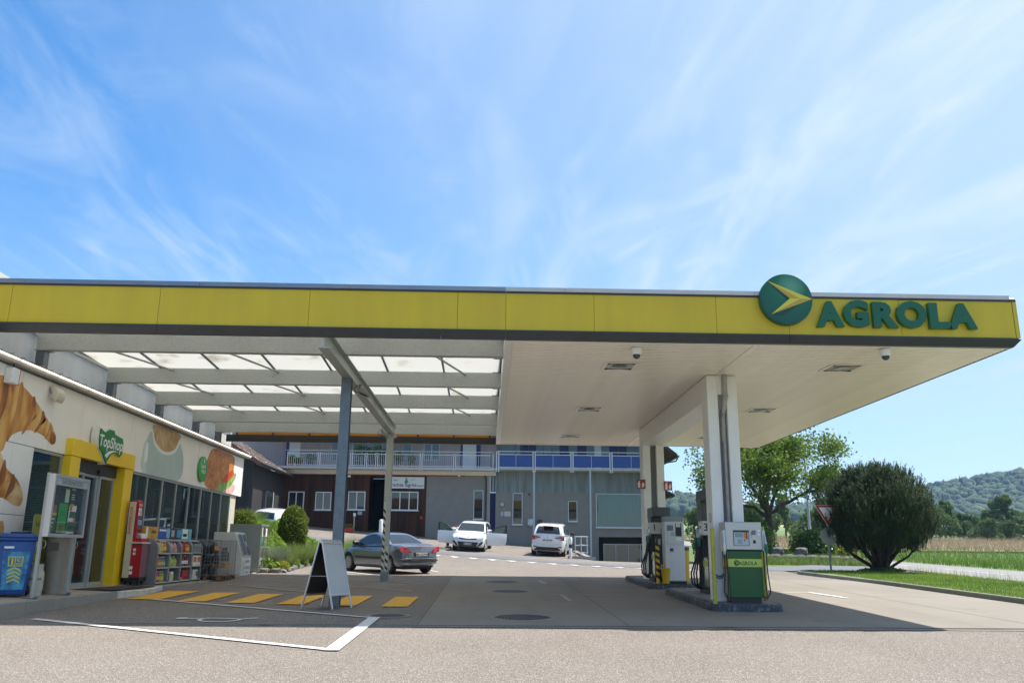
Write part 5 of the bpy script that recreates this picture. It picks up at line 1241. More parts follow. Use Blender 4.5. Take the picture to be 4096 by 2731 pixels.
# ---------------------------------------------------------------- pump islands
ISL = mat('island_concrete', (0.16, 0.165, 0.17), 0.8, col2=(0.30, 0.30, 0.29), scale=4, lo=.4, hi=.7, bump=.3)
ISLB = mat('island_painted_edge', (0.045, 0.05, 0.06), 0.6, col2=(0.22, 0.23, 0.24), scale=9, lo=.5, hi=.75)
def island(x0, x1, y0, y1, label):
    z0, z1 = TZ(5, y0), TZ(5, y1)
    t = thing('pump_island', label, 'pump island', ((x0 + x1) / 2, y0, z0), group='raised pump islands')
    r = .28
    pl = []
    for cx_, cy_, a0 in ((x1 - r, y0 + r, -90), (x1 - r, y1 - r, 0), (x0 + r, y1 - r, 90), (x0 + r, y0 + r, 180)):
        pl += [(cx_ + r * math.cos(R(a0 + 15 * i)), cy_ + r * math.sin(R(a0 + 15 * i))) for i in range(7)]
    mb = MB(); n = len(pl)
    mb.add([(a, b, TZ(5, b) - .02) for a, b in pl] + [(a, b, TZ(5, b) + .15) for a, b in pl], [tuple(range(n))[::-1], tuple(range(n, 2 * n))] + [(i, (i + 1) % n, n + (i + 1) % n, n + i) for i in range(n)])
    mb.build('island_kerb', ISLB, t, world=True, bevel=.03, seg=2)
    pi = [((a - (x0 + x1) / 2) * .86 + (x0 + x1) / 2, (b - (y0 + y1) / 2) * .965 + (y0 + y1) / 2) for a, b in pl]
    mb = MB(); mb.add([(a, b, TZ(5, b) + .152) for a, b in pi] + [(a, b, TZ(5, b) + .156) for a, b in pi], [tuple(range(n))[::-1], tuple(range(n, 2 * n))] + [(i, (i + 1) % n, n + (i + 1) % n, n + i) for i in range(n)]); mb.build('island_top', ISL, t, world=True)
island(4.50, 5.98, 17.45, 22.3, 'near raised pump island carrying the green dispenser')
island(4.45, 5.80, 23.9, 28.2, 'far raised pump island carrying the payment terminal')
def IZ(y): return TZ(5, y) + .157
# green additive dispenser beside the near column
DG = mat('dispenser_green', (.006, .095, .022), .35, var=.05, scale=3); LG = mat('stripe_lime', (.52, .62, .10), .45)
gd = thing('green_dispenser', 'green and stainless steel dispenser with AGROLA stripe in front of the near column', 'fuel dispenser', (5.22, 17.82, IZ(17.8))); gd.scale = (.93, 1, 1)
MB().box(-.30, -.20, 0, .34, .2, .10).build('plinth', BLK, gd)
mb = MB(); mb.hexa([(-.34, -.24, .102), (.40, -.24, .102), (.40, .2, .102), (-.34, .2, .102)], [(-.36, -.26, 1.02), (.38, -.26, 1.02), (.38, .2, 1.02), (-.36, .2, 1.02)]); mb.build('lower_panel', DG, gd, bevel=.012)
MB().box(-.3645, -.268, .70, .3845, -.255, .855).build('stripe', LG, gd)
MB().box(-.37, -.255, .70, -.3605, .19, .855).build('stripe', mat('stripe_ochre', (.45, .33, .05), .5), gd)
MB().box(-.352, -.2, .11, -.345, .19, 1.0).build('side_panel', mat('side_taupe', (.33, .27, .21), .45, .3), gd)
mb = MB(); text_on(mb, 'AGROLA', (.06, -.2695, .735), (1, 0, 0), (0, 0, 1), .105, bold=.003); mb.build('stripe_lettering', GREEN, gd, recalc=False)
mb = MB(); poly_on(mb, disc_pts(.058, 28), (-.185, -.2695, .775), (1, 0, 0), (0, 0, 1)); mb.build('stripe_emblem', MATS['sign_green'], gd, recalc=False)
mb = MB(); poly_on(mb, [(-.04, .04), (.055, 0), (.02, 0)], (-.185, -.2705, .775), (1, 0, 0), (0, 0, 1)); poly_on(mb, [(.02, 0), (.055, 0), (-.035, -.035)], (-.185, -.2705, .775), (1, 0, 0), (0, 0, 1)); mb.build('stripe_emblem', LG, gd, recalc=False)
MB().box(-.40, -.28, 1.03, .40, .2, 1.585).build('head', STEEL, gd, bevel=.012)
MB().box(-.40, -.285, 1.022, .40, .2, 1.029).build('head_seam', BLK, gd)
MB().box(-.23, -.2835, 1.11, .12, -.2805, 1.42).build('display_recess', ANTH, gd)
MB().box(-.215, -.2865, 1.12, .105, -.2838, 1.38).build('keypad_panel', mat('keypad_grey', (.48, .52, .56), .4), gd)
MB().box(-.19, -.289, 1.28, -.02, -.2868, 1.37).build('screen', mat('lcd_screen', (.22, .32, .34), .15), gd)
MB().box(.0, -.289, 1.26, .045, -.2868, 1.38).build('button_field', mat('key_amber', (.55, .32, .02), .5), gd); MB().box(.05, -.289, 1.24, .085, -.2868, 1.38).build('button_field', MATS['red_plastic'], gd)
MB().box(-.14, -.289, 1.15, -.04, -.2868, 1.24).build('keypad', mat('keypad_keys', (.34, .37, .40), .5), gd)
mb = MB(); poly_on(mb, disc_pts(.018, 16), (.015, -.2875, 1.22), (1, 0, 0), (0, 0, 1)); mb.build('stop_button', MATS['red_plastic'], gd, recalc=False)
MB().box(.18, -.2845, 1.33, .27, -.2815, 1.42).build('card_reader', mat('reader_grey', (.18, .18, .19), .4), gd); MB().box(.20, -.2845, 1.16, .26, -.2815, 1.225).build('receipt_slot', BLK, gd)
mb = MB(); text_on(mb, 'ADBLUE', (.155, -.2835, 1.40), (0, 0, -1), (1, 0, 0), .035, align='LEFT'); mb.build('head_lettering', BPRINT, gd, recalc=False)
for dz in (1.41, 1.34):
    mb = MB(); poly_on(mb, disc_pts(.026, 20), (.335, -.283, dz), (1, 0, 0), (0, 0, 1)); mb.build('sticker', WPRINT, gd, recalc=False)
def nozzle(parent, x, y, z, m_, s=1):
    mb = MB(); mb.tube([(x, y, z + .20), (x + .01 * s, y - .02, z + .10), (x + .03 * s, y - .03, z)], [.012, .014, .02], 8); mb.build('spout', ALU, parent)
    mb = MB(); mb.tube([(x + .03 * s, y - .03, z + .01), (x + .035 * s, y - .035, z - .1), (x + .03 * s, y - .03, z - .2)], [.032, .036, .02], 8); mb.build('nozzle_grip', m_, parent, smooth=True)
for s, m_ in ((-1, ALU), (1, mat('nozzle_green', (.01, .16, .07), .4))):
    x = s * .415
    MB().box(x - .015 if s > 0 else x - .055, -.30, 1.0, x + .055 if s > 0 else x + .015, -.1, 1.42).build('nozzle_boot', mat('boot_grey', (.52, .54, .57), .35, .3), gd, bevel=.008)
    nozzle(gd, s * .45, -.32, 1.14, m_, s * .3)
    mb = MB(); mb.tube([(s * .455, -.33, .95), (s * .46, -.34, .6), (s * .50, -.34, .22), (s * .48 - s * .06, -.34, .09), (s * .42, -.34, .16), (s * .40, -.33, .5), (s * .41, -.30, 1.0)], .014, 7); mb.build('hose', RUB, gd, smooth=True)
# yellow guard pipes
YP = mat('guard_pipe_yellow', (.52, .50, .03), .5, col2=(.42, .36, .05), scale=5, dirt=.12)
def pipe(x, y, zt, label, foot=False):
    z = TZ(x, y) if foot else IZ(y)
    t = thing('guard_pipe', label, 'guard post', (x, y, z), group='yellow guard pipes')
    MB().lathe([(.042, 0), (.042, zt), (.036, zt + .006)], 16).build('pipe', YP, t, smooth=True)
    MB().lathe([(.047, .0), (.047, .09)], 16).build('rusty_foot', mat('rust', (.14, .06, .03), .8, col2=(.42, .36, .05), scale=14), t, smooth=True)
    for k in range(6):
        a = rnd.uniform(3.6, 5.6); zz = rnd.uniform(.1, zt * .8); MB().lathe([(.009, 0), (.006, .003)], 7, (.041 * math.cos(a), .041 * math.sin(a), zz), 'y').build('rust_spot', MATS['rust'], t)
pipe(4.60, 17.62, 1.62, 'yellow guard pipe left of the green dispenser, chipped with rust', True)
pipe(5.88, 18.4, 1.50, 'yellow guard pipe right of the green dispenser')
# spiral air hose on the near column
part_ = thing('air_hose', 'blue spiral air hose hanging down the near column', 'hose', (5.035, 18.05, 2.2))
BHO = mat('hose_blue', (.012, .03, .20), .4)
mb = MB(); n = 260; mb.tube([(.024 * math.cos(i * .9), .024 * math.sin(i * .9), i * .0068) for i in range(n)], .006, 5); mb.build('coil', BHO, part_, smooth=True)
mb = MB(); mb.tube([(0, 0, 1.75), (0, 0, 2.3)], .004, 5); mb.lathe([(.02, 2.28), (.03, 2.32), (.02, 2.42)], 10); mb.build('hanger', GALVD, part_)
mb = MB(); n = 90; mb.tube([(-.10 - .28 * i / n + .03 * math.cos(i * .9), -.12, -.95 - .09 * math.sin(PI * i / n) + .03 * math.sin(i * .9)) for i in range(n)], .006, 5); mb.build('coil', BHO, part_, smooth=True)
# no-smoking round stickers and fire signs
def round_sticker(x, y, z, r, label):
    t = thing('prohibition_sticker', label, 'sticker', (x, y, z))
    mb = MB(); ring = disc_pts(r, 28); rin = disc_pts(r * .78, 28)
    mb.add([(0, a, b) for a, b in ring] + [(0, a, b) for a, b in rin], [(i, (i + 1) % 28, 28 + (i + 1) % 28, 28 + i) for i in range(28)]); mb.build('ring', MATS['red_plastic'], t, recalc=False)
    mb = MB(); mb.add([(0.0005, a, b) for a, b in disc_pts(r * .78, 28)], [tuple(range(28))]); mb.build('disc', WPRINT, t, recalc=False)
    mb = MB(); mb.add([(-.001, a, b) for a, b in ((-r * .12, -r * .4), (r * .12, -r * .4), (r * .12, r * .4), (-r * .12, r * .4))], [(0, 1, 2, 3)]); mb.build('pictogram', BPRINT, t, recalc=False)
round_sticker(CXA - .002, CY1 + .2, 2.37, .10, 'round red prohibition sticker on the left side of the near column')
FRED = mat('fire_sign_red', (.40, .018, .012), .5)
def fire_sign(x, y, z, label, sx):
    t = thing('fire_extinguisher_sign', label, 'sign', (x, y, z), R(14) * sx, group='red fire extinguisher signs on the far column')
    MB().box(-.13, 0, -.14, .13, .012, .14).build('plate', FRED, t); 
    mb = MB(); mb.add([(a, -.002, b) for a, b in ((-.10, -.11), (-.03, -.11), (-.03, .04), (-.055, .07), (-.075, .07), (-.10, .04))], [tuple(range(6))]); mb.add([(a, -.002, b) for a, b in ((-.08, .075), (-.02, .085), (-.02, .10), (-.08, .10))], [(0, 1, 2, 3)])
    mb.add([(a, -.002, b) for a, b in ((.02, -.10), (.07, -.10), (.10, -.02), (.085, .06), (.07, 0), (.055, .09), (.04, .02), (.015, .0))], [tuple(range(8))]); mb.build('pictogram', WPRINT, t, recalc=False)
    MB().box(-.02, .0125, -.05, .02, .10, .05).build('bracket', GALVD, t)
fire_sign(CXA - .07, CY2 - .02, 3.70, 'red fire extinguisher sign on the left edge of the far column', -1)
fire_sign(CXB + .10, CY2 - .02, 3.66, 'red fire extinguisher sign on the right edge of the far column', 1)
# dispensers
DK = mat('dispenser_grey', (.07, .07, .068), .35, .3, var=.08); GLS = mat('dispenser_glass', (.22, .27, .18), .12, var=.2, scale=2); DWH = mat('dispenser_white', (.62, .61, .58), .4)
def dispenser(x, y, nums, label, h=2.05):
    t = thing('fuel_dispenser', label, 'fuel dispenser', (x, y, IZ(y)), group='grey fuel dispensers under the canopy')
    MB().box(-.25, -.42, 0, .25, .42, .12).build('plinth', BLK, t)
    MB().box(-.22, -.42, .122, .22, .42, .82).build('lower_cabinet', DK, t, bevel=.01)
    for s in (-1, 1):
        MB().box(s * .221 if s < 0 else .2212, -.38, .14, s * .2212 - .012 if s < 0 else .233, .38, .80).build('glass_panel', GLS, t)
        MB().box(s * .2335 if s < 0 else .2335, -.38, .60, s * .2355 if s < 0 else .2355, .1, .74).build('yellow_stripe', LG, t)
    MB().box(-.16, -.38, .822, .16, .40, 1.55).build('pedestal', DK, t, bevel=.01)
    MB().box(-.24, -.05, .822, .24, .42, h - .28).build('hose_tower', DK, t, bevel=.01)
    MB().box(-.25, -.40, h - .26, .25, .43, h).build('top_box', DK, t, bevel=.008)
    MB().box(-.34, -.44, 1.30, .34, -.06, 1.62).build('meter_head', DWH, t, bevel=.015)
    MB().box(-.345, -.40, 1.36, -.3405, -.12, 1.56).build('meter_display', WPRINT, t); MB().box(-.3475, -.34, 1.44, -.3455, -.18, 1.52).build('meter_digits', mat('lcd_dark', (.10, .11, .10), .3), t)
    mb = MB()
    for n_, xx in nums: text_on(mb, n_, (xx, -.4425, 1.40), (1, 0, 0), (0, 0, 1), .24, bold=.004)
    if len(nums) == 1: text_on(mb, nums[0][0], (-.343, -.1, 1.40), (0, -1, 0), (0, 0, 1), .2, bold=.004)
    mb.build('pump_number', BPRINT, t, recalc=False)
    MB().box(-.05, -.446, 1.31, .30, -.4405, 1.46).build('reader_panel', mat('reader_panel_grey', (.26, .27, .28), .4), t); MB().box(-.03, -.449, 1.312, .28, -.4465, 1.335).build('reader_stripe', SYE, t)
    for xx in (-.12, .12): MB().box(xx - .07, -.3845, 1.0, xx + .07, -.3805, 1.17).build('notice', mat('notice_white', (.52, .53, .52), .6), t)
    for s in (-1, 1):
        for i in range(3):
            y_ = .02 + .13 * i
            MB().box(s * .242 - .02, y_ - .04, 1.3, s * .242 + .02, y_ + .04, 1.62).build('nozzle_boot', BLK, t)
            nozzle(t, s * .30, y_, 1.25, mat('nozzle_green', (.01, .16, .07), .4) if i < 2 else BLK, s * .3)
            mb = MB(); mb.tube([(s * .31, y_ - .03, 1.07), (s * .36, y_ - .08, .8), (s * (.46 + .03 * i), y_ - .2, .45), (s * (.44 + .03 * i), y_ - .16, .22), (s * .32, y_ + .02, .10), (s * .25, y_ + .06, .25), (s * .245, y_ + .05, 1.2)], .02, 7); mb.build('hose', RUB, t, smooth=True)
    for s in (-1, 1): MB().box(s * .2425 if s < 0 else .2425, .0, h - .24, s * .252 if s < 0 else .252, .40, h - .32).build('price_panel', mat('price_green', (.03, .16, .04), .4), t)
    return t
dispenser(4.98, 24.95, [('1', -.22), ('2', .22)], 'grey fuel dispenser numbered 1 and 2 left of the payment terminal')
dispenser(5.33, 20.4, [('3', -.26)], 'grey fuel dispenser numbered 3 behind the near column', 2.35)
# payment terminal
pt = thing('payment_terminal', 'white payment terminal on the far pump island', 'payment terminal', (5.2, 24.15, IZ(24.2)))
MB().box(-.30, -.2, 0, .30, .2, .055).build('plinth', BLK, pt)
TW_ = mat('terminal_white', (.60, .62, .65), .4, .15, var=.03)
MB().box(-.27, -.2, .057, .27, .2, 1.66).build('cabinet', TW_, pt, bevel=.012); MB().box(-.275, -.208, 1.663, .275, .2, 1.79).build('hood', mat('terminal_hood', (.27, .29, .31), .4), pt, bevel=.01)
MB().box(-.22, -.2065, 1.10, .22, -.2015, 1.64).build('control_panel', STEEL, pt)
MB().box(-.20, -.2095, 1.40, -.03, -.207, 1.55).build('screen', mat('terminal_screen', (.07, .12, .22), .15), pt); MB().box(.03, -.2095, 1.25, .2, -.207, 1.60).build('note_slot', BLK, pt); MB().box(.05, -.2115, 1.50, .17, -.21, 1.6).build('note_lip', STEEL, pt)
MB().box(-.10, -.2095, 1.25, .0, -.207, 1.36).build('keypad', MATS['keypad_keys'], pt); MB().box(-.22, -.235, 1.03, .22, -.2015, 1.095).build('ledge', STEEL, pt); MB().box(-.14, -.2065, .82, -.04, -.2015, .93).build('receipt_slot', ANTH, pt); MB().box(-.13, -.217, .81, -.05, -.207, .85).build('receipt_tray', STEEL, pt)
MB().box(.05, -.2095, 1.13, .2, -.207, 1.22).build('card_sticker', WPRINT, pt)
# hazard-striped guard post with its yellow foot
hp = thing('striped_guard_post', 'black and yellow striped guard post between dispenser and payment terminal', 'guard post', (4.74, 24.1, IZ(24.1)))
YB_ = mat('hazard_yellow', (.62, .40, .02), .45)
MB().lathe([(.055, 0), (.055, 1.05)], 20).build('post', YB_, hp, smooth=True); MB().lathe([(.03, 1.05), (.03, 1.2)], 12).build('post_top', BLK, hp)
for i in range(6):
    mb = MB(); mb.grid(lambda u, v: (.0565 * math.cos(R(-180 + 180 * u)), .0565 * math.sin(R(-180 + 180 * u)), .08 + .17 * i + .085 * v - .09 * (u - .5) + .045), 10, 1); mb.build('stripe', BLK, hp, recalc=False, smooth=True)
yb = thing('yellow_bucket', 'yellow bucket on the far pump island beside the striped post', 'bucket', (4.93, 23.98, IZ(24)))
MB().lathe([(.09, 0), (.13, .38), (.14, .39), (.14, .41), (.12, .41), (.085, .02)], 20).build('bucket_body', YB_, yb, smooth=True); mb = MB(); mb.tube([(-.13 * math.cos(t), 0, .4 + .13 * math.sin(t)) for t in [PI * i / 10 for i in range(11)]], .012, 6); mb.build('handle', YB_, yb)
wb = thing('waste_bin', 'yellow waste bin with grey hood between the pump islands', 'waste bin', (5.55, 24.7, IZ(24.7)))
MB().lathe([(.19, 0), (.21, .86)], 28).build('bin_body', mat('bin_yellow', (.55, .37, .02), .45), wb, smooth=True); MB().lathe([(.215, .862), (.215, .95), (.20, .955)], 28).build('bin_ring', ANTH, wb, smooth=True); MB().lathe([(.225, .957), (.225, .985), (.18, 1.0)], 28).build('bin_hood', STEEL, wb, smooth=True)
# grey cabinet on a pole beyond the islands (seen from behind)
gp = thing('pole_cabinet', 'white box on a grey pole seen from behind beyond the pump islands', 'pole box', (6.35, 29.6, TZ(6.35, 29.6)))
MB().lathe([(.06, 0), (.06, 1.95)], 14).build('pole', mat('pole_grey', (.34, .37, .39), .4, .4), gp, smooth=True); MB().box(-.42, -.1, 1.1 + .3, -.02, .15, 2.0).build('box_body', WHITE, gp, bevel=.03); MB().box(-.22, -.14, 1.43, -.03, -.101, 1.97).build('box_cover', mat('cover_grey', (.4, .42, .43), .4), gp, bevel=.01); MB().box(-.3, -.06, 1.22, .3, .08, 1.395).build('box_foot', WHITE, gp, bevel=.02)
# ---------------------------------------------------------------- cars
def lerp_poly(pts, x):
    if x <= pts[0][0]: return pts[0][1]
    for (a, b), (c, d) in zip(pts, pts[1:]):
        if x <= c: return b + (d - b) * (x - a) / (c - a) if c > a else d
    return pts[-1][1]
def smooth_poly(pts, k=5):
    out = []; n = len(pts)
    for i in range(n - 1):
        p0 = Vector(pts[max(0, i - 1)]); p1 = Vector(pts[i]); p2 = Vector(pts[i + 1]); p3 = Vector(pts[min(n - 1, i + 2)])
        for s_ in range(k):
            t = s_ / k
            q = 0.5 * ((2 * p1) + (p2 - p0) * t + (2 * p0 - 5 * p1 + 4 * p2 - p3) * t * t + (3 * p1 - p0 - 3 * p2 + p3) * t ** 3)
            out.append((q.x, q.y))
    out.append(pts[-1]); return out
def terrain_rot(x, y, ang):
    e = 1.2; n_ = Vector((-(TZ(x + e, y) - TZ(x - e, y)) / (2 * e), -(TZ(x, y + e) - TZ(x, y - e)) / (2 * e), 1)).normalized()
    f = Vector((math.cos(ang), math.sin(ang), 0)); f = (f - n_ * f.dot(n_)).normalized(); l_ = n_.cross(f)
    return Matrix((f, l_, n_)).transposed().to_euler()
CGL = mat('car_glass', (.012, .016, .018), .03, spec=.8); TYR = mat('tyre', (.018, .018, .018), .8); RIM = mat('wheel_cover', (.45, .46, .47), .35, .6); UND = mat('underbody', (.01, .01, .01), .9); CHR = mat('chrome', (.7, .7, .7), .12, 1.0)
TAIL = mat('tail_lamp', (.36, .01, .012), .15, coat=.6); CLEAR = mat('lamp_clear', (.55, .57, .6), .1, .2, coat=.6); PLATE = mat('number_plate', (.66, .66, .64), .5); BTRIM = mat('black_trim', (.02, .02, .021), .5)
def make_car(label, group, spec, paint, loc, ang):
    L, Wd, H, WB, WR = spec['L'], spec['W'], spec['H'], spec['WB'], spec['WR']
    deck = smooth_poly(spec['deck']); roof = smooth_poly(spec['roof']); hw = Wd / 2
    t = thing('parked_car', label, 'car', (loc[0], loc[1], TZ(*loc)), group=group, rot=terrain_rot(loc[0], loc[1], ang))
    xw = (-WB / 2 + spec.get('wo', 0), WB / 2 + spec.get('wo', 0)); AR = WR + .055; wz = WR
    xs_ = sorted(set([round(v, 4) for v in frange(-L / 2 + .12, L / 2 - .12, .12)] + [-L / 2 + d for d in (0, .015, .05)] + [L / 2 - d for d in (0, .015, .05)] + [xx + AR * math.cos(R(a)) for xx in xw for a in range(0, 181, 12)]))
    def halfw(x):
        e = max(0, abs(x) - (L / 2 - .75)) / .75
        return hw * (1 - .16 * e ** 2.2)
    def zlo(x): return .20 + .12 * max(0, (abs(x) - (L / 2 - .45)) / .45) ** 1.5
    def arch(x):
        for xx in xw:
            d = abs(x - xx)
            if d <= AR + 1e-6: return wz + math.sqrt(max(0, AR * AR - d * d))
        return 0
    FR = [(.0, .0), (.80, .0), (.93, .04), (.985, .22), (1.0, .45), (.985, .70), (.955, .86), (.90, .945), (.78, .985), (.5, 1.0), (.0, 1.01)]
    def bulge(x, y):
        e = max(0, abs(x) - (L / 2 - .5)) / .5
        return -math.copysign(1, x) * e * .17 * (abs(y) / hw) ** 2.2
    V = []; F = []; m = len(FR) * 2 - 1
    def ring(x):
        zt = lerp_poly(deck, x); zb = min(zlo(x), zt - .1); w_ = halfw(x); ah = arch(x); out = []
        for yf, zf in FR:
            z = zb + (zt - zb) * zf
            if yf > .6 and z < ah: z = min(ah, zt - .02)
            y = yf * w_; out.append((x + bulge(x, y), y, z))
        return [(a, -b, c) for a, b, c in out[:0:-1]] + out
    rings = [ring(x) for x in xs_]; m = len(rings[0])
    for r_ in rings: V += r_
    for i in range(len(rings) - 1):
        for j in range(m): F.append((i * m + j, i * m + (j + 1) % m, (i + 1) * m + (j + 1) % m, (i + 1) * m + j))
    F.append(tuple(range(m))); F.append(tuple((len(rings) - 1) * m + j for j in range(m)))
    mb = MB(); mb.add(V, F); body = mb.build('body', paint, t, smooth=True, auto=38)
    MB().box(-L / 2 + .25, -.55, .17, L / 2 - .25, .55, .55).build('underbody', UND, t)
    # greenhouse
    x0, x1 = roof[0][0], roof[-1][0]
    def gw(x, z):
        zt = lerp_poly(deck, x); zr = max(lerp_poly(roof, x), zt + .01)
        b = halfw(x) * .925; q = min(1, max(0, (z - zt) / max(.25, H - zt - .06)))
        return b * (1 - .215 * q ** 1.15)
    gx = sorted(set([round(p[0], 4) for p in roof])); V = []; F = []
    FG = [(0, 0), (.35, .0), (.62, .0), (.82, .0), (.93, .0), (.98, .0), (1.0, .0)]
    def gring(x):
        zt = lerp_poly(deck, x) - .03; zr = max(lerp_poly(roof, x), zt + .012); out = []
        for q, s_ in ((0, 0), (.25, 0), (.5, 0), (.72, 0), (.86, 0)):
            z = zt + (zr - zt) * q; out.append((x, gw(x, z), z))
        w_ = gw(x, zt + (zr - zt) * .93)
        out.append((x, w_ * .955, zt + (zr - zt) * .955)); out.append((x, w_ * .84, zr - .008)); out.append((x, w_ * .5, zr)); out.append((x, 0, zr + .006))
        return [(a, -b, c) for a, b, c in out[:-1]] + out[::-1]
    rs_ = [gring(x) for x in gx]; m = len(rs_[0])
    for r_ in rs_: V += r_
    for i in range(len(rs_) - 1):
        for j in range(m - 1): F.append((i * m + j, i * m + j + 1, (i + 1) * m + j + 1, (i + 1) * m + j))
    F.append(tuple(range(m))); F.append(tuple((len(rs_) - 1) * m + j for j in range(m)))
    mb = MB(); mb.add(V, F); mb.build('roof', paint, t, smooth=True, auto=45)
    # panes on the greenhouse surface
    def profile_patch(name, xa, xb, wfa, wfb, mat_, off=.008, n=8):
        mb = MB()
        def fn(u, v):
            x = xa + (xb - xa) * v; z = lerp_poly(roof, x); e = .02; dz = (lerp_poly(roof, x + e) - lerp_poly(roof, x - e)) / (2 * e); nn = Vector((-dz, 1)).normalized()
            w_ = (wfa + (wfb - wfa) * v) * gw(x, z - .03) ; y = (u * 2 - 1) * w_
            dr = .03 * (abs(u * 2 - 1)) ** 3
            return (x + nn.x * off, y, z + nn.y * off + .006 * (1 - abs(u * 2 - 1)) - dr * .3)
        mb.grid(fn, 10, n); mb.build(name, mat_, t, smooth=True, recalc=False)
    profile_patch('windscreen', *spec['ws'], CGL); profile_patch('rear_window', *spec['rw'], CGL)
    for s in (-1, 1):
        for poly in spec['side']:
            pts = smooth_closed(poly, 3) if len(poly) > 4 else poly
            mb = MB(); mb.add([(x, s * (gw(x, z) + .007), z) for x, z in pts], [tuple(range(len(pts)))]); mb.build('side_window', CGL, t, recalc=False)
        # mirror
        mx = spec['mx']; zt = lerp_poly(deck, mx)
        mb = MB(); mb.lathe([(.02, -.13), (.075, -.10), (.085, 0), (.07, .1), (.02, .13)], 12, (mx, s * (hw + .08), zt + .07), 'y'); o = mb.build('mirror', BTRIM if spec.get('bm') else paint, t, smooth=True)
        mb = MB(); mb.tube([(mx, s * (hw - .06), zt + .0), (mx, s * (hw + .05), zt + .03)], .025, 6); mb.build('mirror_arm', BTRIM, t)
        for hx in spec['handles']:
            mb = MB(); mb.tube([(hx - .08, s * (hw * .985 + .004), spec['hz']), (hx, s * (hw * .985 + .028), spec['hz'] + .005), (hx + .08, s * (hw * .985 + .004), spec['hz'])], .014, 6); mb.build('door_handle', paint, t)
        for dx_ in spec['seams']:
            mb = MB(); mb.add([(dx_ - .004, s * (hw * sy + .002), z) for sy, z in ((.985, .32), (1.0, .55), (.985, .75), (.95, .88))] + [(dx_ + .004, s * (hw * sy + .002), z) for sy, z in ((.985, .32), (1.0, .55), (.985, .75), (.95, .88))], [(i, i + 1, 5 + i, 4 + i) for i in range(3)]); mb.build('door_seam', BTRIM, t, recalc=False)
        if spec.get('strip'):
            MB().box(-.75, s * (hw - .02) if s > 0 else -hw - .012, .50, .85, hw + .012 if s > 0 else -hw + .02, .56).build('rub_strip', BTRIM, t)
    # wheels
    for xx in xw:
        for s in (-1, 1):
            w_ = thing('wheel', None, None); w_.parent = t; w_.location = (xx, s * (hw - .115), wz)
            MB().lathe([(WR * .68, -.09), (WR * .94, -.095), (WR, -.06), (WR, .06), (WR * .94, .095), (WR * .68, .09)], 26, axis='y').build('tyre', TYR, w_, smooth=True)
            mb = MB(); mb.lathe([(WR * .69, s * .05), (WR * .66, s * .085), (WR * .60, s * .075), (WR * .18, s * .07), (WR * .16, s * .09), (.01, s * .095)], 26, axis='y'); mb.build('rim', mat('rim_dark', (.06, .06, .065), .5), w_, smooth=True)
            mb = MB(); k = spec.get('spokes', 7)
            for i in range(k):
                a = 2 * PI * i / k; d = Vector((math.cos(a), math.sin(a))); p = Vector((-d.y, d.x)); r0, r1 = WR * .14, WR * .66; w0, w1 = WR * .09, WR * (.13 if k < 10 else .07)
                q = [d * r0 + p * w0, d * r0 - p * w0, d * r1 - p * w1, d * r1 + p * w1]
                mb.hexa([(c.x, s * .082, c.y) for c in q], [(c.x, s * .098, c.y) for c in q])
            mb.lathe([(WR * .62, s * .08), (WR * .69, s * .099), (WR * .70, s * .08)], 26, axis='y'); mb.lathe([(WR * .17, s * .08), (WR * .15, s * .105)], 12, axis='y'); mb.build('wheel_cover', RIM, w_, smooth=True)
    # surface patches at front and rear, given as (y, z) outlines mirrored
    def endx(sign, y, z):
        """x of the body's end surface at (y, z)"""
        y = max(-hw * .80, min(hw * .80, y))
        best = 0
        lo_, hi_ = (0, L / 2)
        for i in range(24):
            mid = (lo_ + hi_) / 2; x = sign * mid; zt = lerp_poly(deck, x); zb = zlo(x)
            inside = zb - .02 < z < zt and abs(y) < halfw(x)
            if inside: lo_ = mid
            else: hi_ = mid
        x = sign * lo_; return x + bulge(x, y)
    def patch(name, sign, pts, mat_, off=.008, both=True, sm=2):
        for s in ((1, -1) if both else (1,)):
            q = smooth_closed(pts, sm) if sm else [((p[0] * (3 - k) + r_[0] * k) / 3, (p[1] * (3 - k) + r_[1] * k) / 3) for p, r_ in zip(pts, pts[1:] + pts[:1]) for k in range(3)]
            cy_ = sum(p[0] for p in q) / len(q); cz_ = sum(p[1] for p in q) / len(q); n = len(q); K = 4
            V = []; F = []
            for k in range(1, K + 1):
                for y, z in q:
                    y2 = cy_ + (y - cy_) * k / K; z2 = cz_ + (z - cz_) * k / K; V.append((endx(sign, s * y2, z2) + sign * off, s * y2, z2))
            F.append(tuple(range(n)))
            for k in range(K - 1):
                for i in range(n): F.append((k * n + i, k * n + (i + 1) % n, (k + 1) * n + (i + 1) % n, (k + 1) * n + i))
            mb = MB(); mb.add(V, F); mb.build(name, mat_, t, recalc=False)
    def plate(sign, y, z, txt, w_=.5, h=.11):
        x = endx(sign, y, z) + sign * .012
        p = MB().box(min(x, x - sign * .02), y - w_ / 2, z - h / 2, max(x, x - sign * .02), y + w_ / 2, z + h / 2).build('number_plate', PLATE, t)
        mb = MB(); text_on(mb, txt, (x + sign * .003, y, z - h * .34), (0, -1 if sign < 0 else 1, 0), (0, 0, 1), h * .95, bold=.002, space=.95); mb.build('plate_lettering', BPRINT, p, recalc=False)
        for k in (-1, 1):
            mb = MB(); mb.add([(x + sign * .003, y + k * w_ * .45 + a, z + b) for a, b in ((-.02, -.03), (.02, -.03), (.02, .03), (-.02, .03))], [(0, 1, 2, 3)]); mb.build('plate_shield', MATS['red_plastic'], p, recalc=False)
    return t, patch, plate, endx, gw, hw
CG = 'cars parked around the station'
SILV = mat('car_paint_steel_blue', (.15, .18, .215), .3, .5, coat=.9); WHP = mat('car_paint_white', (.72, .73, .74), .3, coat=.8, var=.01)
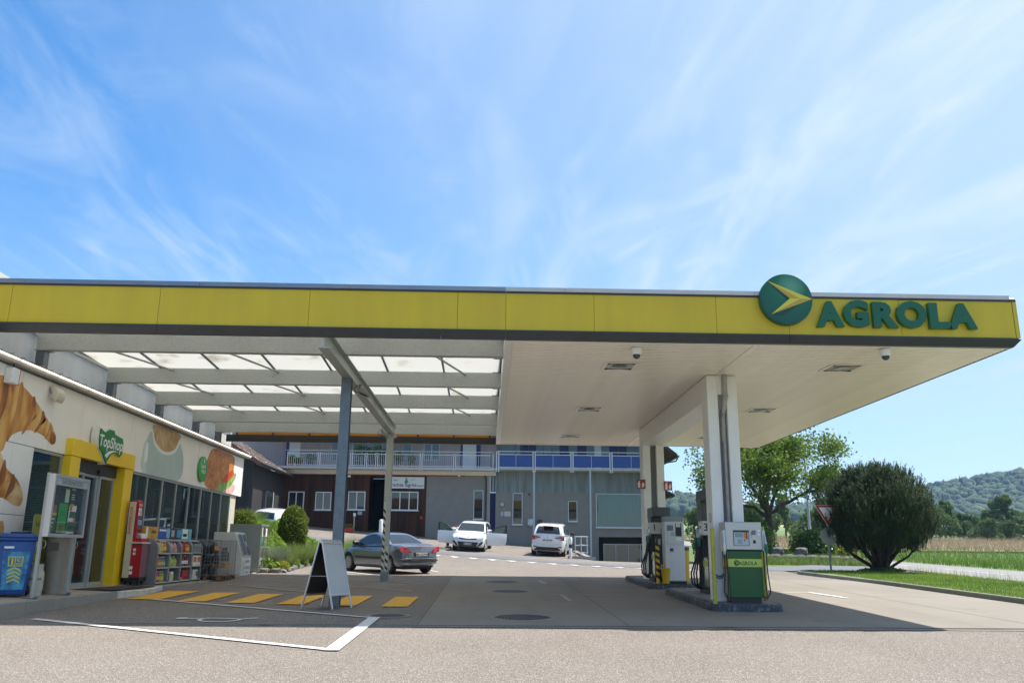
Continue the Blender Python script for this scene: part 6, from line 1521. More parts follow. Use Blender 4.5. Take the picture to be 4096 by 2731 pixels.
# coupe with its steel roof up
cc = dict(L=4.04, W=1.75, H=1.40, WB=2.54, WR=.315, wo=.06, deck=[(-2.02, .66), (-2.0, .86), (-1.93, .96), (-1.6, 1.005), (-1.1, 1.0), (0, .955), (.8, .95), (1.1, .93), (1.6, .82), (1.88, .70), (1.98, .58), (2.02, .48)],
          roof=[(-1.22, 1.0), (-.85, 1.17), (-.45, 1.33), (-.05, 1.395), (.3, 1.37), (.65, 1.24), (1.2, .93)], ws=(1.1, .5, .90, .90), rw=(-1.15, -.5, .80, .74),
          side=[[(.86, .985), (.55, 1.19), (.25, 1.30), (-.05, 1.325), (-.22, 1.30), (-.22, 1.0)], [(-.27, 1.0), (-.27, 1.29), (-.45, 1.235), (-.62, 1.12), (-.68, 1.01)]], mx=.72, handles=[-.12], hz=.80, seams=[-.42, .92], strip=True, spokes=14, bm=True)
t, patch, plate, endx, gw, hw = make_car('grey coupe with dark glass parked by the flower bed, seen from its rear left', CG, cc, SILV, (-3.55, 32.1), R(131))
patch('tail_lamp', -1, [(.84, .90), (.80, .93), (.62, .90), (.46, .78), (.42, .73), (.60, .72), (.82, .76)], TAIL, .012)
patch('bumper_band', -1, [(.70, .50), (.70, .42), (0, .40), (-.70, .42), (-.70, .50), (0, .515)], BTRIM, .010, False)
patch('bumper_chrome', -1, [(.78, .535), (.78, .52), (0, .53), (-.78, .52), (-.78, .535), (0, .545)], CHR, .012, False)
patch('reflector_strip', -1, [(.74, .345), (.45, .33), (.45, .35), (.74, .37)], CHR, .012, True, 0)
patch('plate_recess', -1, [(.36, .74), (.30, .60), (-.30, .60), (-.36, .74)], BTRIM, .008, False, 0)
plate(-1, 0, .675, 'BE 623974', .5, .11)
patch('brake_light', -1, [(.25, .925), (.25, .915), (-.25, .915), (-.25, .925)], TAIL, .02, False, 0)
mb = MB(); x = endx(-1, 0, .82) - .012; mb.add([(x, a, .80 + b) for a, b in ((.03, 0), (.035, .05), (.0, .04), (-.03, .055), (-.025, .0), (-.0, .02))], [tuple(range(6))]); mb.build('badge', CHR, t, recalc=False)
mb = MB(); text_on(mb, '207 CC', (endx(-1, -.62, .62) - .013, -.60, .60), (0, -1, 0), (0, 0, 1), .06); mb.build('badge_lettering', CHR, t, recalc=False)
mb = MB(); text_on(mb, 'Sport', (endx(-1, .62, .62) - .013, .58, .60), (0, -1, 0), (0, 0, 1), .06); mb.build('badge_lettering', CHR, t, recalc=False)
mb = MB(); mb.tube([(.25, 0, 1.38), (.02, 0, 1.56)], [.008, .003], 6); mb.build('antenna', BLK, t)
mb = MB(); mb.lathe([(.035, -.06), (.035, .06), (.025, .06), (.025, -.05)], 12, (-1.99, -.45, .27), 'x'); mb.build('exhaust', BLK, t)
patch('headlamp', 1, [(.80, .70), (.55, .66), (.5, .58), (.72, .58), (.84, .64)], CLEAR)
MB().box(-1.0, -.6, .55, .9, .6, .8).build('cabin_floor', UND, t)
# white hatchback with open doors, facing us
rio = dict(L=4.04, W=1.72, H=1.455, WB=2.57, WR=.31, deck=[(-2.02, .66), (-2.0, .95), (-1.9, 1.0), (-1.0, .985), (.6, .965), (1.05, .95), (1.55, .86), (1.85, .77), (1.97, .66), (2.02, .5)],
           roof=[(-1.96, 1.0), (-1.82, 1.22), (-1.6, 1.38), (-1.1, 1.44), (-.3, 1.46), (.2, 1.42), (.55, 1.28), (1.2, .955)], ws=(1.1, .36, .90, .93), rw=(-1.92, -1.66, .82, .8),
           side=[[(.8, 1.0), (.5, 1.22), (.2, 1.33), (-.2, 1.37), (-.25, 1.0)], [(-.32, 1.0), (-.32, 1.37), (-1.0, 1.35), (-1.35, 1.2), (-1.4, 1.03)]], mx=.75, handles=[-.25, -1.15], hz=.80, seams=[-.3, .9, -1.25], spokes=8)
KX, KY = -.72, 46.9
t, patch, plate, endx, gw, hw = make_car('white hatchback facing the forecourt with both front doors wide open', CG, rio, WHP, (KX, KY), R(-97))
patch('headlamp', 1, [(.80, .90), (.70, .86), (.48, .70), (.46, .63), (.60, .61), (.76, .66), (.83, .78)], CLEAR, .012)
patch('upper_grille', 1, [(.46, .70), (.20, .66), (.0, .655), (-.20, .66), (-.46, .70), (-.44, .63), (0, .60), (.44, .63)], BTRIM, .010, False)
patch('lower_grille', 1, [(.55, .50), (.44, .27), (-.44, .27), (-.55, .50)], BTRIM, .010, False, 0)
patch('fog_recess', 1, [(.80, .50), (.66, .34), (.52, .30), (.56, .38), (.72, .54)], BTRIM, .010)
plate(1, 0, .40, 'BE 614209', .42, .10)
patch('badge', 1, [(.065, .755), (0, .775), (-.065, .755), (0, .735)], mat('badge_blue', (.1, .14, .22), .3), .014, False)
DTEAL = glass_mat('door_window_glass', (.02, .09, .08), .04, .55)
for s in (-1, 1):
    d = thing('open_door', None, None); d.parent = t; d.location = (.93, s * hw * .97, 0); d.rotation_euler = (0, 0, R(180 - s * 66))
    # local: x runs from hinge to handle edge
    prof = [(0, .30), (1.02, .30), (1.10, .5), (1.10, .93), (0, .96)]
    mb = MB(); mb.prism(prof, -.045, .045, 'y'); mb.build('door_panel', WHP, d, bevel=.02, seg=2, smooth=True)
    mb = MB()
    fr = [(.12, .97), (.50, 1.24), (.85, 1.35), (1.08, 1.37), (1.10, .94)]
    fi = [(.20, .97), (.53, 1.205), (.86, 1.31), (1.02, 1.325), (1.035, .94)]
    n = len(fr)
    mb.add([(a, -.03, b) for a, b in fr] + [(a, -.03, b) for a, b in fi] + [(a, .03, b) for a, b in fr] + [(a, .03, b) for a, b in fi], [(i, i + 1, n + i + 1, n + i) for i in range(n - 1)] + [(2 * n + i, 2 * n + i + 1, 3 * n + i + 1, 3 * n + i) for i in range(n - 1)] + [(i, i + 1, 2 * n + i + 1, 2 * n + i) for i in range(n - 1)] + [(n + i, n + i + 1, 3 * n + i + 1, 3 * n + i) for i in range(n - 1)])
    mb.build('window_frame', BTRIM, d)
    mb = MB(); mb.add([(a, 0, b) for a, b in fi], [tuple(range(n))]); mb.build('pane', DTEAL, d, recalc=False)
    mb = MB(); q = s * .05; mb.tube([(.88, q, .80), (.95, q * 1.6, .805), (1.03, q, .80)], .014, 6); mb.build('door_handle', WHP, d)
    # dark patch on the uncut body, painting the shade inside the doorway
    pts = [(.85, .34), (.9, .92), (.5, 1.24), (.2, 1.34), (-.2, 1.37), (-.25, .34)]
    mb = MB(); mb.add([(x, s * ((gw(x, z) if z > .97 else hw) + .012), z) for x, z in pts], [tuple(range(len(pts)))]); mb.build('opening_shade_patch', UND, t, recalc=False)
# white compact van-like car seen from the rear
ix = dict(L=4.1, W=1.765, H=1.60, WB=2.615, WR=.32, deck=[(-2.05, .70), (-2.03, 1.0), (-1.95, 1.06), (-1.0, 1.05), (.6, 1.02), (1.1, 1.0), (1.6, .90), (1.9, .78), (2.02, .62), (2.05, .5)],
          roof=[(-2.0, 1.05), (-1.88, 1.28), (-1.68, 1.48), (-1.3, 1.57), (-.4, 1.605), (.1, 1.56), (.5, 1.42), (1.3, 1.0)], ws=(1.2, .3, .9, .92), rw=(-1.97, -1.70, .86, .80),
          side=[[(.95, 1.06), (.55, 1.34), (.2, 1.46), (-.25, 1.5), (-.3, 1.08)], [(-.37, 1.08), (-.37, 1.5), (-1.0, 1.48), (-1.45, 1.32), (-1.5, 1.14)]], mx=.85, handles=[-.2, -1.15], hz=.86, seams=[-.33, .9, -1.3], spokes=6, bm=True)
t, patch, plate, endx, gw, hw = make_car('white tall hatchback parked with its rear towards us before the grey wall', CG, ix, WHP, (3.45, 45.9), R(79))
patch('tail_lamp', -1, [(.84, 1.0), (.84, .80), (.72, .80), (.40, .90), (.34, .945), (.60, .98)], TAIL, .014, True, 0)
patch('reverse_lamp', -1, [(.66, .895), (.66, .855), (.46, .885), (.44, .91)], CLEAR, .018, True, 0)
patch('reflector', -1, [(.74, .50), (.70, .43), (.50, .47), (.54, .50)], TAIL, .012, True, 0)
patch('bumper_insert', -1, [(.52, .46), (.70, .30), (-.70, .30), (-.52, .46)], BTRIM, .010, False, 0)
plate(-1, 0, .80, 'BE 835395', .5, .11)
mb = MB(); mb.tube([(endx(-1, y, z) - .004, y, z) for y, z in [(.66, .80), (.6, .68), (.5, .60), (.25, .575), (0, .57), (-.25, .575), (-.5, .60), (-.6, .68), (-.66, .80)]], .006, 4); mb.build('hatch_seam', mat('seam_grey', (.3, .31, .32), .5), t)
mb = MB(); mb.tube([(-1.4, 0, 1.56), (-1.55, 0, 1.78)], [.007, .003], 6); mb.build('antenna', BLK, t)
mb = MB(); mb.tube([(-1.99, .1, 1.14), (-1.97, -.3, 1.13)], .010, 5); mb.build('rear_wiper', BTRIM, t)
patch('badge', -1, [(.05, .965), (0, .985), (-.05, .965), (0, .945)], CHR, .014, False)
MB().box(-2.0, -.25, 1.475, -1.72, .25, 1.50).build('brake_light', TAIL, t)
# white small hatchback behind the conical shrub
sw = dict(L=3.85, W=1.70, H=1.51, WB=2.43, WR=.30, deck=[(-1.92, .66), (-1.9, .96), (-1.82, 1.0), (-.9, .99), (.6, .97), (1.0, .95), (1.5, .86), (1.8, .76), (1.9, .62), (1.92, .5)],
          roof=[(-1.88, 1.0), (-1.76, 1.24), (-1.58, 1.42), (-1.2, 1.49), (-.3, 1.51), (.1, 1.47), (.45, 1.33), (1.15, .96)], ws=(1.08, .28, .9, .92), rw=(-1.85, -1.62, .84, .8),
          side=[[(.8, 1.0), (.45, 1.26), (.15, 1.38), (-.25, 1.42), (-.3, 1.02)], [(-.37, 1.02), (-.37, 1.42), (-.95, 1.39), (-1.3, 1.24), (-1.35, 1.06)]], mx=.72, handles=[-.2, -1.1], hz=.82, seams=[-.33, .85, -1.2], spokes=7)
t, patch, plate, endx, gw, hw = make_car('white small hatchback half hidden behind the tall clipped shrub', CG, sw, WHP, (-11.2, 47.2), R(78))
patch('tail_lamp', -1, [(.82, 1.0), (.83, .76), (.70, .74), (.52, .78), (.60, .92)], TAIL, .014, True)
patch('reverse_lamp', -1, [(.72, .86), (.72, .80), (.60, .80), (.62, .86)], CLEAR, .018, True, 0)
plate(-1, 0, .55, 'BE 50617', .5, .11)
mb = MB(); text_on(mb, 'Swift', (-1.925, -.45, .86), (0, -1, 0), (0, 0, 1), .07); mb.build('badge_lettering', CHR, t, recalc=False)
mb = MB(); mb.tube([(-.9, 0, 1.48), (-1.1, 0, 1.70)], [.007, .003], 6); mb.build('antenna', BLK, t)

# ---------------------------------------------------------------- person leaning into the white hatchback
def skin_body(name, verts, edges, radii, m, parent=None, root=0):
    me = bpy.data.meshes.new(name); me.from_pydata(verts, edges, []); o = bpy.data.objects.new(name, me); COL.objects.link(o)
    md = o.modifiers.new('skin', 'SKIN'); md.use_smooth_shade = True
    for i, r_ in enumerate(radii):
        me.skin_vertices[0].data[i].radius = (r_, r_) if not isinstance(r_, tuple) else r_
        me.skin_vertices[0].data[i].use_root = (i == root)
    sb = o.modifiers.new('sub', 'SUBSURF'); sb.levels = 2; sb.render_levels = 2
    dg = bpy.context.evaluated_depsgraph_get(); m2 = bpy.data.meshes.new_from_object(o.evaluated_get(dg))
    bpy.data.objects.remove(o); m2.materials.clear(); m2.materials.append(m)
    m2.polygons.foreach_set('use_smooth', [True] * len(m2.polygons))
    q = bpy.data.objects.new(name, m2); COL.objects.link(q)
    if parent: q.parent = parent
    return q
SKIN = mat('skin', (.50, .29, .21), .5)
PX, PY = KX - 1.25, KY + .1
pe = thing('person', 'person in dark trousers and brown top leaning into the white car behind its open door', 'person', (PX, PY, TZ(PX, PY)))
# x to the car (right), y away, z up
bv = [(0, 0, .90), (.0, -.10, .87), (.0, .10, .87), (-.03, -.13, .49), (-.06, .14, .49), (-.06, -.14, .09), (-.14, .15, .09), (.04, -.16, .04), (-.03, .15, .04),
      (.20, 0, 1.00), (.40, 0, 1.04), (.50, 0, 1.05), (.42, -.19, 1.03), (.42, .19, 1.03), (.50, -.22, .80), (.56, .2, .80), (.66, -.18, .63), (.70, .14, .65), (.58, 0, 1.07), (.66, 0, 1.08), (.74, 0, 1.08)]
be = [(0, 1), (0, 2), (1, 3), (2, 4), (3, 5), (4, 6), (5, 7), (6, 8), (0, 9), (9, 10), (10, 11), (10, 12), (10, 13), (12, 14), (13, 15), (14, 16), (15, 17), (11, 18), (18, 19), (19, 20)]
br = [(.13, .15), .095, .095, .065, .065, .04, .04, .035, .035, (.13, .15), (.12, .16), .06, .055, .055, .045, .045, .032, .032, .055, .095, .08]
skin_body('body', bv, be, br, SKIN, pe)
tv = [bv[i] for i in (0, 1, 2, 3, 4, 5, 6)]; skin_body('trousers', [(a, b, c + .005) for a, b, c in tv], [(0, 1), (0, 2), (1, 3), (2, 4), (3, 5), (4, 6)], [(.145, .165), .107, .107, .078, .078, .055, .055], mat('dark_trousers', (.02, .02, .025), .8), pe)
kv = [bv[i] for i in (0, 9, 10, 12, 13)]; skin_body('shirt', kv, [(0, 1), (1, 2), (2, 3), (2, 4)], [(.14, .158), (.142, .162), (.132, .17), .068, .068], mat('brown_shirt', (.10, .065, .045), .85), pe)
for (a, b) in ((-.06, -.14), (-.14, .15)): MB().box(a - .09, b - .045, 0, a + .19, b + .045, .085).build('shoe', mat('shoe_grey', (.06, .06, .065), .6), pe, bevel=.03, seg=2, smooth=True)
mb = MB(); mb.lathe([(.02, -.1), (.085, -.06), (.10, .01), (.08, .085), (.02, .105)], 14, (.72, 0, 1.11)); mb.build('hair', mat('dark_hair', (.03, .02, .015), .7), pe, smooth=True)
for s in (-1, 1):
    bx_, by_ = (.66, -.18) if s < 0 else (.70, .14); bz_ = .63 if s < 0 else .65
    for k in range(4):
        skin_body('finger', [(bx_, by_ - .024 + .016 * k, bz_), (bx_ + .04, by_ - .026 + .017 * k, bz_ - .045), (bx_ + .05, by_ - .026 + .017 * k, bz_ - .08 - .006 * (k in (1, 2)))], [(0, 1), (1, 2)], [.012, .009, .008], SKIN, pe)
    skin_body('thumb', [(bx_, by_ - .02, bz_ + .01), (bx_ - .01, by_ - .05, bz_ - .03), (bx_ + .01, by_ - .06, bz_ - .06)], [(0, 1), (1, 2)], [.013, .010, .008], SKIN, pe)
# ---------------------------------------------------------------- building behind the yard
YB = 54.0
def k53(x, z, Y=52.9): f = Y / YB; return (x * f, CAM_H + (z - CAM_H) * f)
BRN = mat('brown_timber', (.060, .026, .016), .75, var=.35, scale=3, streak=(1, 1, .06), spec=.2); MAU = mat('mauve_timber', (.40, .34, .345), .75, var=.07, scale=3, streak=(1, 1, .1)); GTIM = mat('silvered_timber', (.19, .225, .225), .75, var=.25, scale=4, streak=(1, 1, .08)); GPLA = mat('grey_render', (.225, .215, .195), .9, var=.06, scale=2, bump=.15); GPL2 = mat('grey_render_light', (.33, .315, .285), .9, var=.06, scale=2, bump=.15); CRE = mat('cream_beam', (.68, .60, .49), .7, var=.06); BWG = mat('white_window_frame', (.68, .69, .70), .5); BGL = mat('far_window_glass', (.02, .026, .03), .03, spec=.9); BLUP = mat('balcony_blue', (.012, .055, .22), .4, var=.06); RAILM = mat('railing_steel', (.55, .56, .57), .4, .3); NAVY = mat('blue_door', (.012, .02, .15), .45)
ab_ = thing('rear_building', 'two-storey building with brown timber, grey render and a blue-panelled balcony behind the yard', 'building', (0, YB, 1.8))
# ground-floor walls, left: brown boards, right: render
def boards(x0, x1, z0, z1, w, m_, y, dep=.03, name='wall_board', holes=()):
    n = max(1, int(round((x1 - x0) / w))); w = (x1 - x0) / n
    for i in range(n):
        a, b = x0 + i * w + .004, x0 + (i + 1) * w - .004; c = (a + b) / 2
        segs = [(z0, z1)]
        for (ha, hb, hz0, hz1) in holes:
            if ha < c < hb:
                segs = [s_ for q in segs for s_ in ((q[0], min(q[1], hz0)), (max(q[0], hz1), q[1])) if s_[1] - s_[0] > .02]
        d = dep * (.7 + .6 * ((i * 37) % 7) / 7)
        for s0, s1 in segs: MB().box(a, y - d, s0, b, y, s1).build(name, m_, ab_, world=True)
WIN = [(-12.33, -11.35, 4.19, 5.30), (-10.65, -9.66, 4.19, 5.30), (-8.63, -7.56, 4.22, 5.35), (-5.98, -4.27, 4.22, 5.37)]
boxpart('brown_wall', BRN, ab_, (-13.2, YB + .002, 1.5, -9.15, YB + .25, 6.40)); boxpart('brown_wall', BRN, ab_, (-8.87, YB + .002, 1.5, -7.34, YB + .25, 6.40)); boxpart('brown_wall', BRN, ab_, (-6.37, YB + .002, 1.5, -3.78, YB + .25, 6.40)); boxpart('brown_lintel', BRN, ab_, (-7.339, YB + .002, 6.28, -6.371, YB + .25, 6.40))
boards(-13.2, -9.15, 1.6, 6.39, .19, BRN, YB, holes=WIN); boards(-8.87, -7.34, 1.6, 6.39, .19, BRN, YB, holes=WIN); boards(-6.37, -3.78, 1.6, 6.39, .19, BRN, YB, holes=WIN)
boxpart('concrete_pier', GPL2, ab_, (-9.14, YB - .06, 1.5, -8.88, YB + .25, 6.40))
boxpart('dark_interior', DKH, ab_, (-7.6, YB + 3, 1.5, -6.1, YB + 3.1, 6.4)); boxpart('dark_interior', UND, ab_, (-7.6, YB + .26, 1.5, -7.5, YB + 3, 6.4)); boxpart('dark_interior', UND, ab_, (-6.2, YB + .26, 1.5, -6.1, YB + 3, 6.4)); boxpart('dark_interior', UND, ab_, (-7.6, YB + .26, 6.41, -6.1, YB + 3, 6.5))
boxpart('sliding_door_leaf', BRN, ab_, (-6.38, YB - .10, 2.3, -6.25, YB - .04, 6.25))
def bwin(x0, x1, z0, z1, n, m_=BWG, y=YB - .035, gl=BGL, sill=True):
    f = MB(); w = .055 if n > 1 else .035
    f.box(x0, y - .03, z0, x1, y + .06, z0 + w); f.box(x0, y - .03, z1 - w, x1, y + .06, z1)
    for i in range(n + 1):
        x = x0 + (x1 - x0) * i / n; a = x if i == 0 else (x - w if i == n else x - w / 2); f.box(a, y - .029, z0 + w, a + w, y + .059, z1 - w)
    o = f.build('window', m_, ab_, world=True)
    for i in range(n):
        a, b = x0 + (x1 - x0) * i / n, x0 + (x1 - x0) * (i + 1) / n
        MB().box(a + .02, y + .02, z0 + .03, b - .02, y + .03, z1 - .03).build('pane', gl, o, world=True)
    if sill: MB().box(x0 - .05, y - .10, z0 - .045, x1 + .05, y + .02, z0 - .002).build('sill', m_, o, world=True)
    return o
for (a, b, c, d), n in zip(WIN, (2, 2, 2, 3)): bwin(a, b, c, d, n)
boxpart('grey_wall', GPLA, ab_, (-3.779, YB - .03, 1.4, -.02, YB + .25, 6.42)); boxpart('wall_return', GPL2, ab_, (-.018, YB - .03, 1.4, .20, YB + .9, 6.42)); boxpart('recess_back', GPLA, ab_, (.202, YB + .6, 1.4, .6, YB + .9, 5.4)); boxpart('blue_door', NAVY, ab_, (.21, YB + .50, 2.0, .55, YB + .59, 5.38))
boxpart('grey_wall', GPLA, ab_, (.55, YB - .02, .7, 6.98, YB + .25, 5.40)); boxpart('grey_wall', GPLA, ab_, (6.982, YB - .02, 2.74, 10.6, YB + .25, 5.40))
boxpart('basement_back', UND, ab_, (6.98, YB + .35, .5, 10.6, YB + .5, 2.74)); boxpart('side_wall', GPLA, ab_, (10.602, YB - .02, .5, 10.85, YB + 9, 9.0))
bwin(7.30, 10.4, .95, 2.32, 4, mat('grey_window_frame', (.35, .37, .39), .4, .4), YB + .28, sill=False)
bwin(-.82, -.22, 3.72, 5.49, 1, y=YB - .06); bwin(1.62, 2.23, 3.42, 5.36, 1, y=YB - .05); bwin(5.09, 5.66, 3.65, 4.90, 1, y=YB - .05)
TGL = mat('teal_window_glass', (.02, .10, .10), .04, spec=1.0)
o = bwin(6.84, 10.45, 3.30, 5.38, 1, y=YB - .05, gl=TGL)
for i in range(26): boxpart('vertical_blind', mat('teal_blind', (.03, .16, .15), .3), o, (6.92 + .135 * i, YB - .0355, 3.37, 6.93 + .135 * i, YB - .0305, 5.32))
boards(.55, 10.6, 5.402, 6.70, .16, GTIM, YB, .03); boxpart('timber_backing', UND, ab_, (.55, YB + .002, 5.402, 10.6, YB + .2, 6.70)); boards(.205, .55, 5.402, 6.70, .16, GTIM, YB + .25, .03)
boxpart('cream_beam', CRE, ab_, (-13.2, YB - .35, 6.402, .55, YB - .001, 6.64)); boxpart('red_fillet', mat('red_fillet', (.22, .05, .03), .7), ab_, (-9.0, YB - .10, 6.35, -1.4, YB - .031, 6.40))
boxpart('balcony_slab', mat('slab_edge', (.42, .43, .43), .6, var=.08), ab_, (-13.2, 52.9, 6.642, .60, YB + 1.4, 6.79)); boxpart('balcony_slab', MATS['slab_edge'], ab_, (.602, 52.75, 6.702, 10.7, YB + 1.4, 6.79))
# upper floor, set back
YU = YB + 1.4
boxpart('upper_wall', MAU, ab_, (-18.4, YU + .03, 6.79, .6, YU + .3, 9.6)); boards(-18.4, .6, 6.80, 9.6, .21, MAU, YU + .028, .02, 'upper_board'); boxpart('upper_wall', GTIM, ab_, (.602, YU + .03, 6.79, 10.6, YU + .3, 9.6))
BDK = mat('dark_blue_panel', (.01, .012, .13), .4); LBL = mat('pale_blue_panel', (.16, .24, .30), .5)
xu = .9
for i, w in enumerate((.9, .35, .5, .5, .5, .55, .5, .6, .55, .6, .5, .5, .5, .6, .55, .55, .5)):
    m_ = (LBL, BGL, BDK, BDK, LBL, BGL, LBL, BDK, LBL, BDK, LBL, BWG, LBL, BDK, BDK, LBL, LBL)[i]
    boxpart('upper_panel', m_, ab_, (xu + .02, YU - .02, 6.85, xu + w - .02, YU + .028, 9.2)); xu += w
def uwin(x0, x1, z0, z1, n=2):
    bwin(x0, x1, z0, z1, n, mat('mauve_frame', (.55, .56, .60), .5), YU - .03, sill=False)
uwin(-4.15, -3.1, 7.45, 8.9); uwin(-8.75, -6.2, 6.85, 9.0, 4); uwin(-10.1, -9.3, 7.4, 8.9, 1); uwin(-5.5, -4.9, 7.6, 8.9, 1)
boxpart('blue_door', NAVY, ab_, (-13.0, YU - .05, 6.85, -12.85, YU + .026, 9.1)); boxpart('white_door', BWG, ab_, (-12.8, YU - .05, 6.85, -12.1, YU + .026, 9.1)); boxpart('blue_door', NAVY, ab_, (-1.75, YU - .05, 6.85, -1.62, YU + .026, 9.1)); boxpart('white_door', BWG, ab_, (-1.6, YU - .05, 6.85, -.75, YU + .026, 9.1)); boxpart('blue_door', NAVY, ab_, (-.72, YU - .05, 6.85, -.45, YU + .026, 9.1))
# roof over all of it, its eave seen at the right
TILE = mat('roof_tile_dark', (.05, .035, .03), .8, var=.3, scale=6)
part('main_roof', TILE, ab_, lambda mb: mb.hexa([(-14, YB - .6, 8.9), (12.0, YB - .6, 8.9), (12.0, YB + 5, 11.6), (-14, YB + 5, 11.6)], [(-14, YB - .6, 9.05), (12.0, YB - .6, 9.05), (12.0, YB + 5, 11.75), (-14, YB + 5, 11.75)]))
part('main_roof', TILE, ab_, lambda mb: mb.hexa([(-14, YB + 5.01, 11.6), (12.0, YB + 5.01, 11.6), (12.0, YB + 11, 8.6), (-14, YB + 11, 8.6)], [(-14, YB + 5.01, 11.75), (12.0, YB + 5.01, 11.75), (12.0, YB + 11, 8.75), (-14, YB + 11, 8.75)]))
part('side_eave', mat('eave_boards', (.10, .055, .035), .8), ab_, lambda mb: mb.hexa([(10.4, YB - .5, 9.0), (12.0, YB - .5, 7.75), (12.0, YB + 10, 7.75), (10.4, YB + 10, 9.0)], [(10.4, YB - .5, 9.12), (12.0, YB - .5, 7.87), (12.0, YB + 10, 7.87), (10.4, YB + 10, 9.12)]))
part('eave_gutter', mat('gutter_green', (.08, .12, .10), .5), ab_, lambda mb: mb.tube([(12.05, YB - .5, 7.72), (12.05, YB + 10, 7.72)], .08, 8))
part('eave_downpipe', ANTH, ab_, lambda mb: mb.tube([(12.05, YB - .3, 7.65), (11.95, YB - .25, 7.45), (10.95, YB - .15, 7.25), (10.95, YB - .15, .9)], .05, 8))
part('rear_wing', CRE, ab_, lambda mb: mb.box(10.86, YB + 6, 1.0, 11.3, YB + 12, 5.5)); part('rear_wing_roof', TILE, ab_, lambda mb: mb.hexa([(10.7, YB + 5, 6.6), (12.9, YB + 5, 5.55), (12.9, YB + 13, 5.55), (10.7, YB + 13, 6.6)], [(10.7, YB + 5, 6.8), (12.95, YB + 5, 5.72), (12.95, YB + 13, 5.72), (10.7, YB + 13, 6.8)])); part('rear_wing_soffit', CRE, ab_, lambda mb: mb.hexa([(11.3, YB + 5.2, 5.0), (12.7, YB + 5.2, 5.5), (12.7, YB + 12, 5.5), (11.3, YB + 12, 5.0)], [(11.3, YB + 5.2, 5.05), (12.7, YB + 5.2, 5.54), (12.7, YB + 12, 5.54), (11.3, YB + 12, 5.05)]))
# railings
yr = 52.95
posts = [-12.63, -10.60, -8.57, -7.66, -6.98, -6.37, -4.19, -2.07, .30]
def rx(x): return k53(x, 0)[0]
zt_, zb_, zh_ = k53(0, 7.70)[1], k53(0, 6.95)[1], k53(0, 7.87)[1]
rl_ = boxpart('handrail', RAILM, ab_, (rx(-12.7), yr - .02, zh_, rx(.35), yr + .02, zh_ + .03))
for a, b in zip(posts, posts[1:]):
    boxpart('top_rail', RAILM, ab_, (rx(a) + .06, yr - .02, zt_ - .03, rx(b) - .06, yr + .02, zt_ + .01)); boxpart('bottom_rail', RAILM, ab_, (rx(a) + .06, yr - .02, zb_, rx(b) - .06, yr + .02, zb_ + .035))
    n = max(2, int((b - a) / .135)); first = None
    for i in range(1, n):
        x = rx(a) + .06 + (rx(b) - rx(a) - .12) * i / n; boxpart('baluster', RAILM, ab_, (x - .009, yr - .009, zb_ + .036, x + .009, yr + .009, zt_ - .031))
for x in posts:
    for s in ((-1, 1) if x not in (posts[0], posts[-1]) else (1,)): boxpart('railing_post', RAILM, ab_, (rx(x) + s * .06 - .025, yr - .03, 6.60, rx(x) + s * .06 + .025, yr + .03, zt_ + .07))
# blue panelled balcony
yq = 52.8
bp = [.65, 2.95, 5.35, 7.83, 10.4]
z0_, z1_, zr_ = k53(0, 7.0)[1], k53(0, 7.70)[1], k53(0, 7.93)[1]
boxpart('handrail', RAILM, ab_, (rx(.6), yq - .03, zr_, rx(10.5), yq + .03, zr_ + .035))
for a, b in zip(bp, bp[1:]):
    boxpart('top_rail', RAILM, ab_, (rx(a) + .08, yq - .025, z1_ + .03, rx(b) - .08, yq + .025, z1_ + .07)); boxpart('bottom_rail', RAILM, ab_, (rx(a) + .08, yq - .025, z0_ - .07, rx(b) - .08, yq + .025, z0_ - .03)); m_ = (a + b) / 2
    for p, q in ((a + .1, m_ - .02), (m_ + .02, b - .1)): boxpart('blue_panel', BLUP, ab_, (rx(p), yq - .035, z0_, rx(q), yq - .015, z1_))
    boxpart('panel_stay', RAILM, ab_, (rx(m_) - .012, yq - .012, z0_ - .02, rx(m_) + .012, yq + .02, z1_ + .02))
for x in bp:
    for s in (-1, 1): boxpart('railing_post', RAILM, ab_, (rx(x) + s * .065 - .03, yq - .035, 6.55, rx(x) + s * .065 + .03, yq + .035, zr_ - .001))
for x in (2.95, 6.5): boxpart('balcony_support', mat('support_steel', (.36, .42, .45), .45, .4), ab_, (rx(x) - .05, yq + .0, TZ(x, yq) - .1, rx(x) + .05, yq + .10, 6.70))
part('downpipe', ANTH, ab_, lambda mb: mb.tube([(-.22, YB - .3, 6.64), (-.12, YB - .2, 6.4), (-.05, YB - .12, 6.2), (-.05, YB - .12, 2.2)], .05, 8))
part('ladder_bracket', GALVD, ab_, lambda mb: [mb.box(rx(6.7), yq, z, rx(7.0), yq + .05, z + .04) for z in (2.7, 3.05, 3.4)])
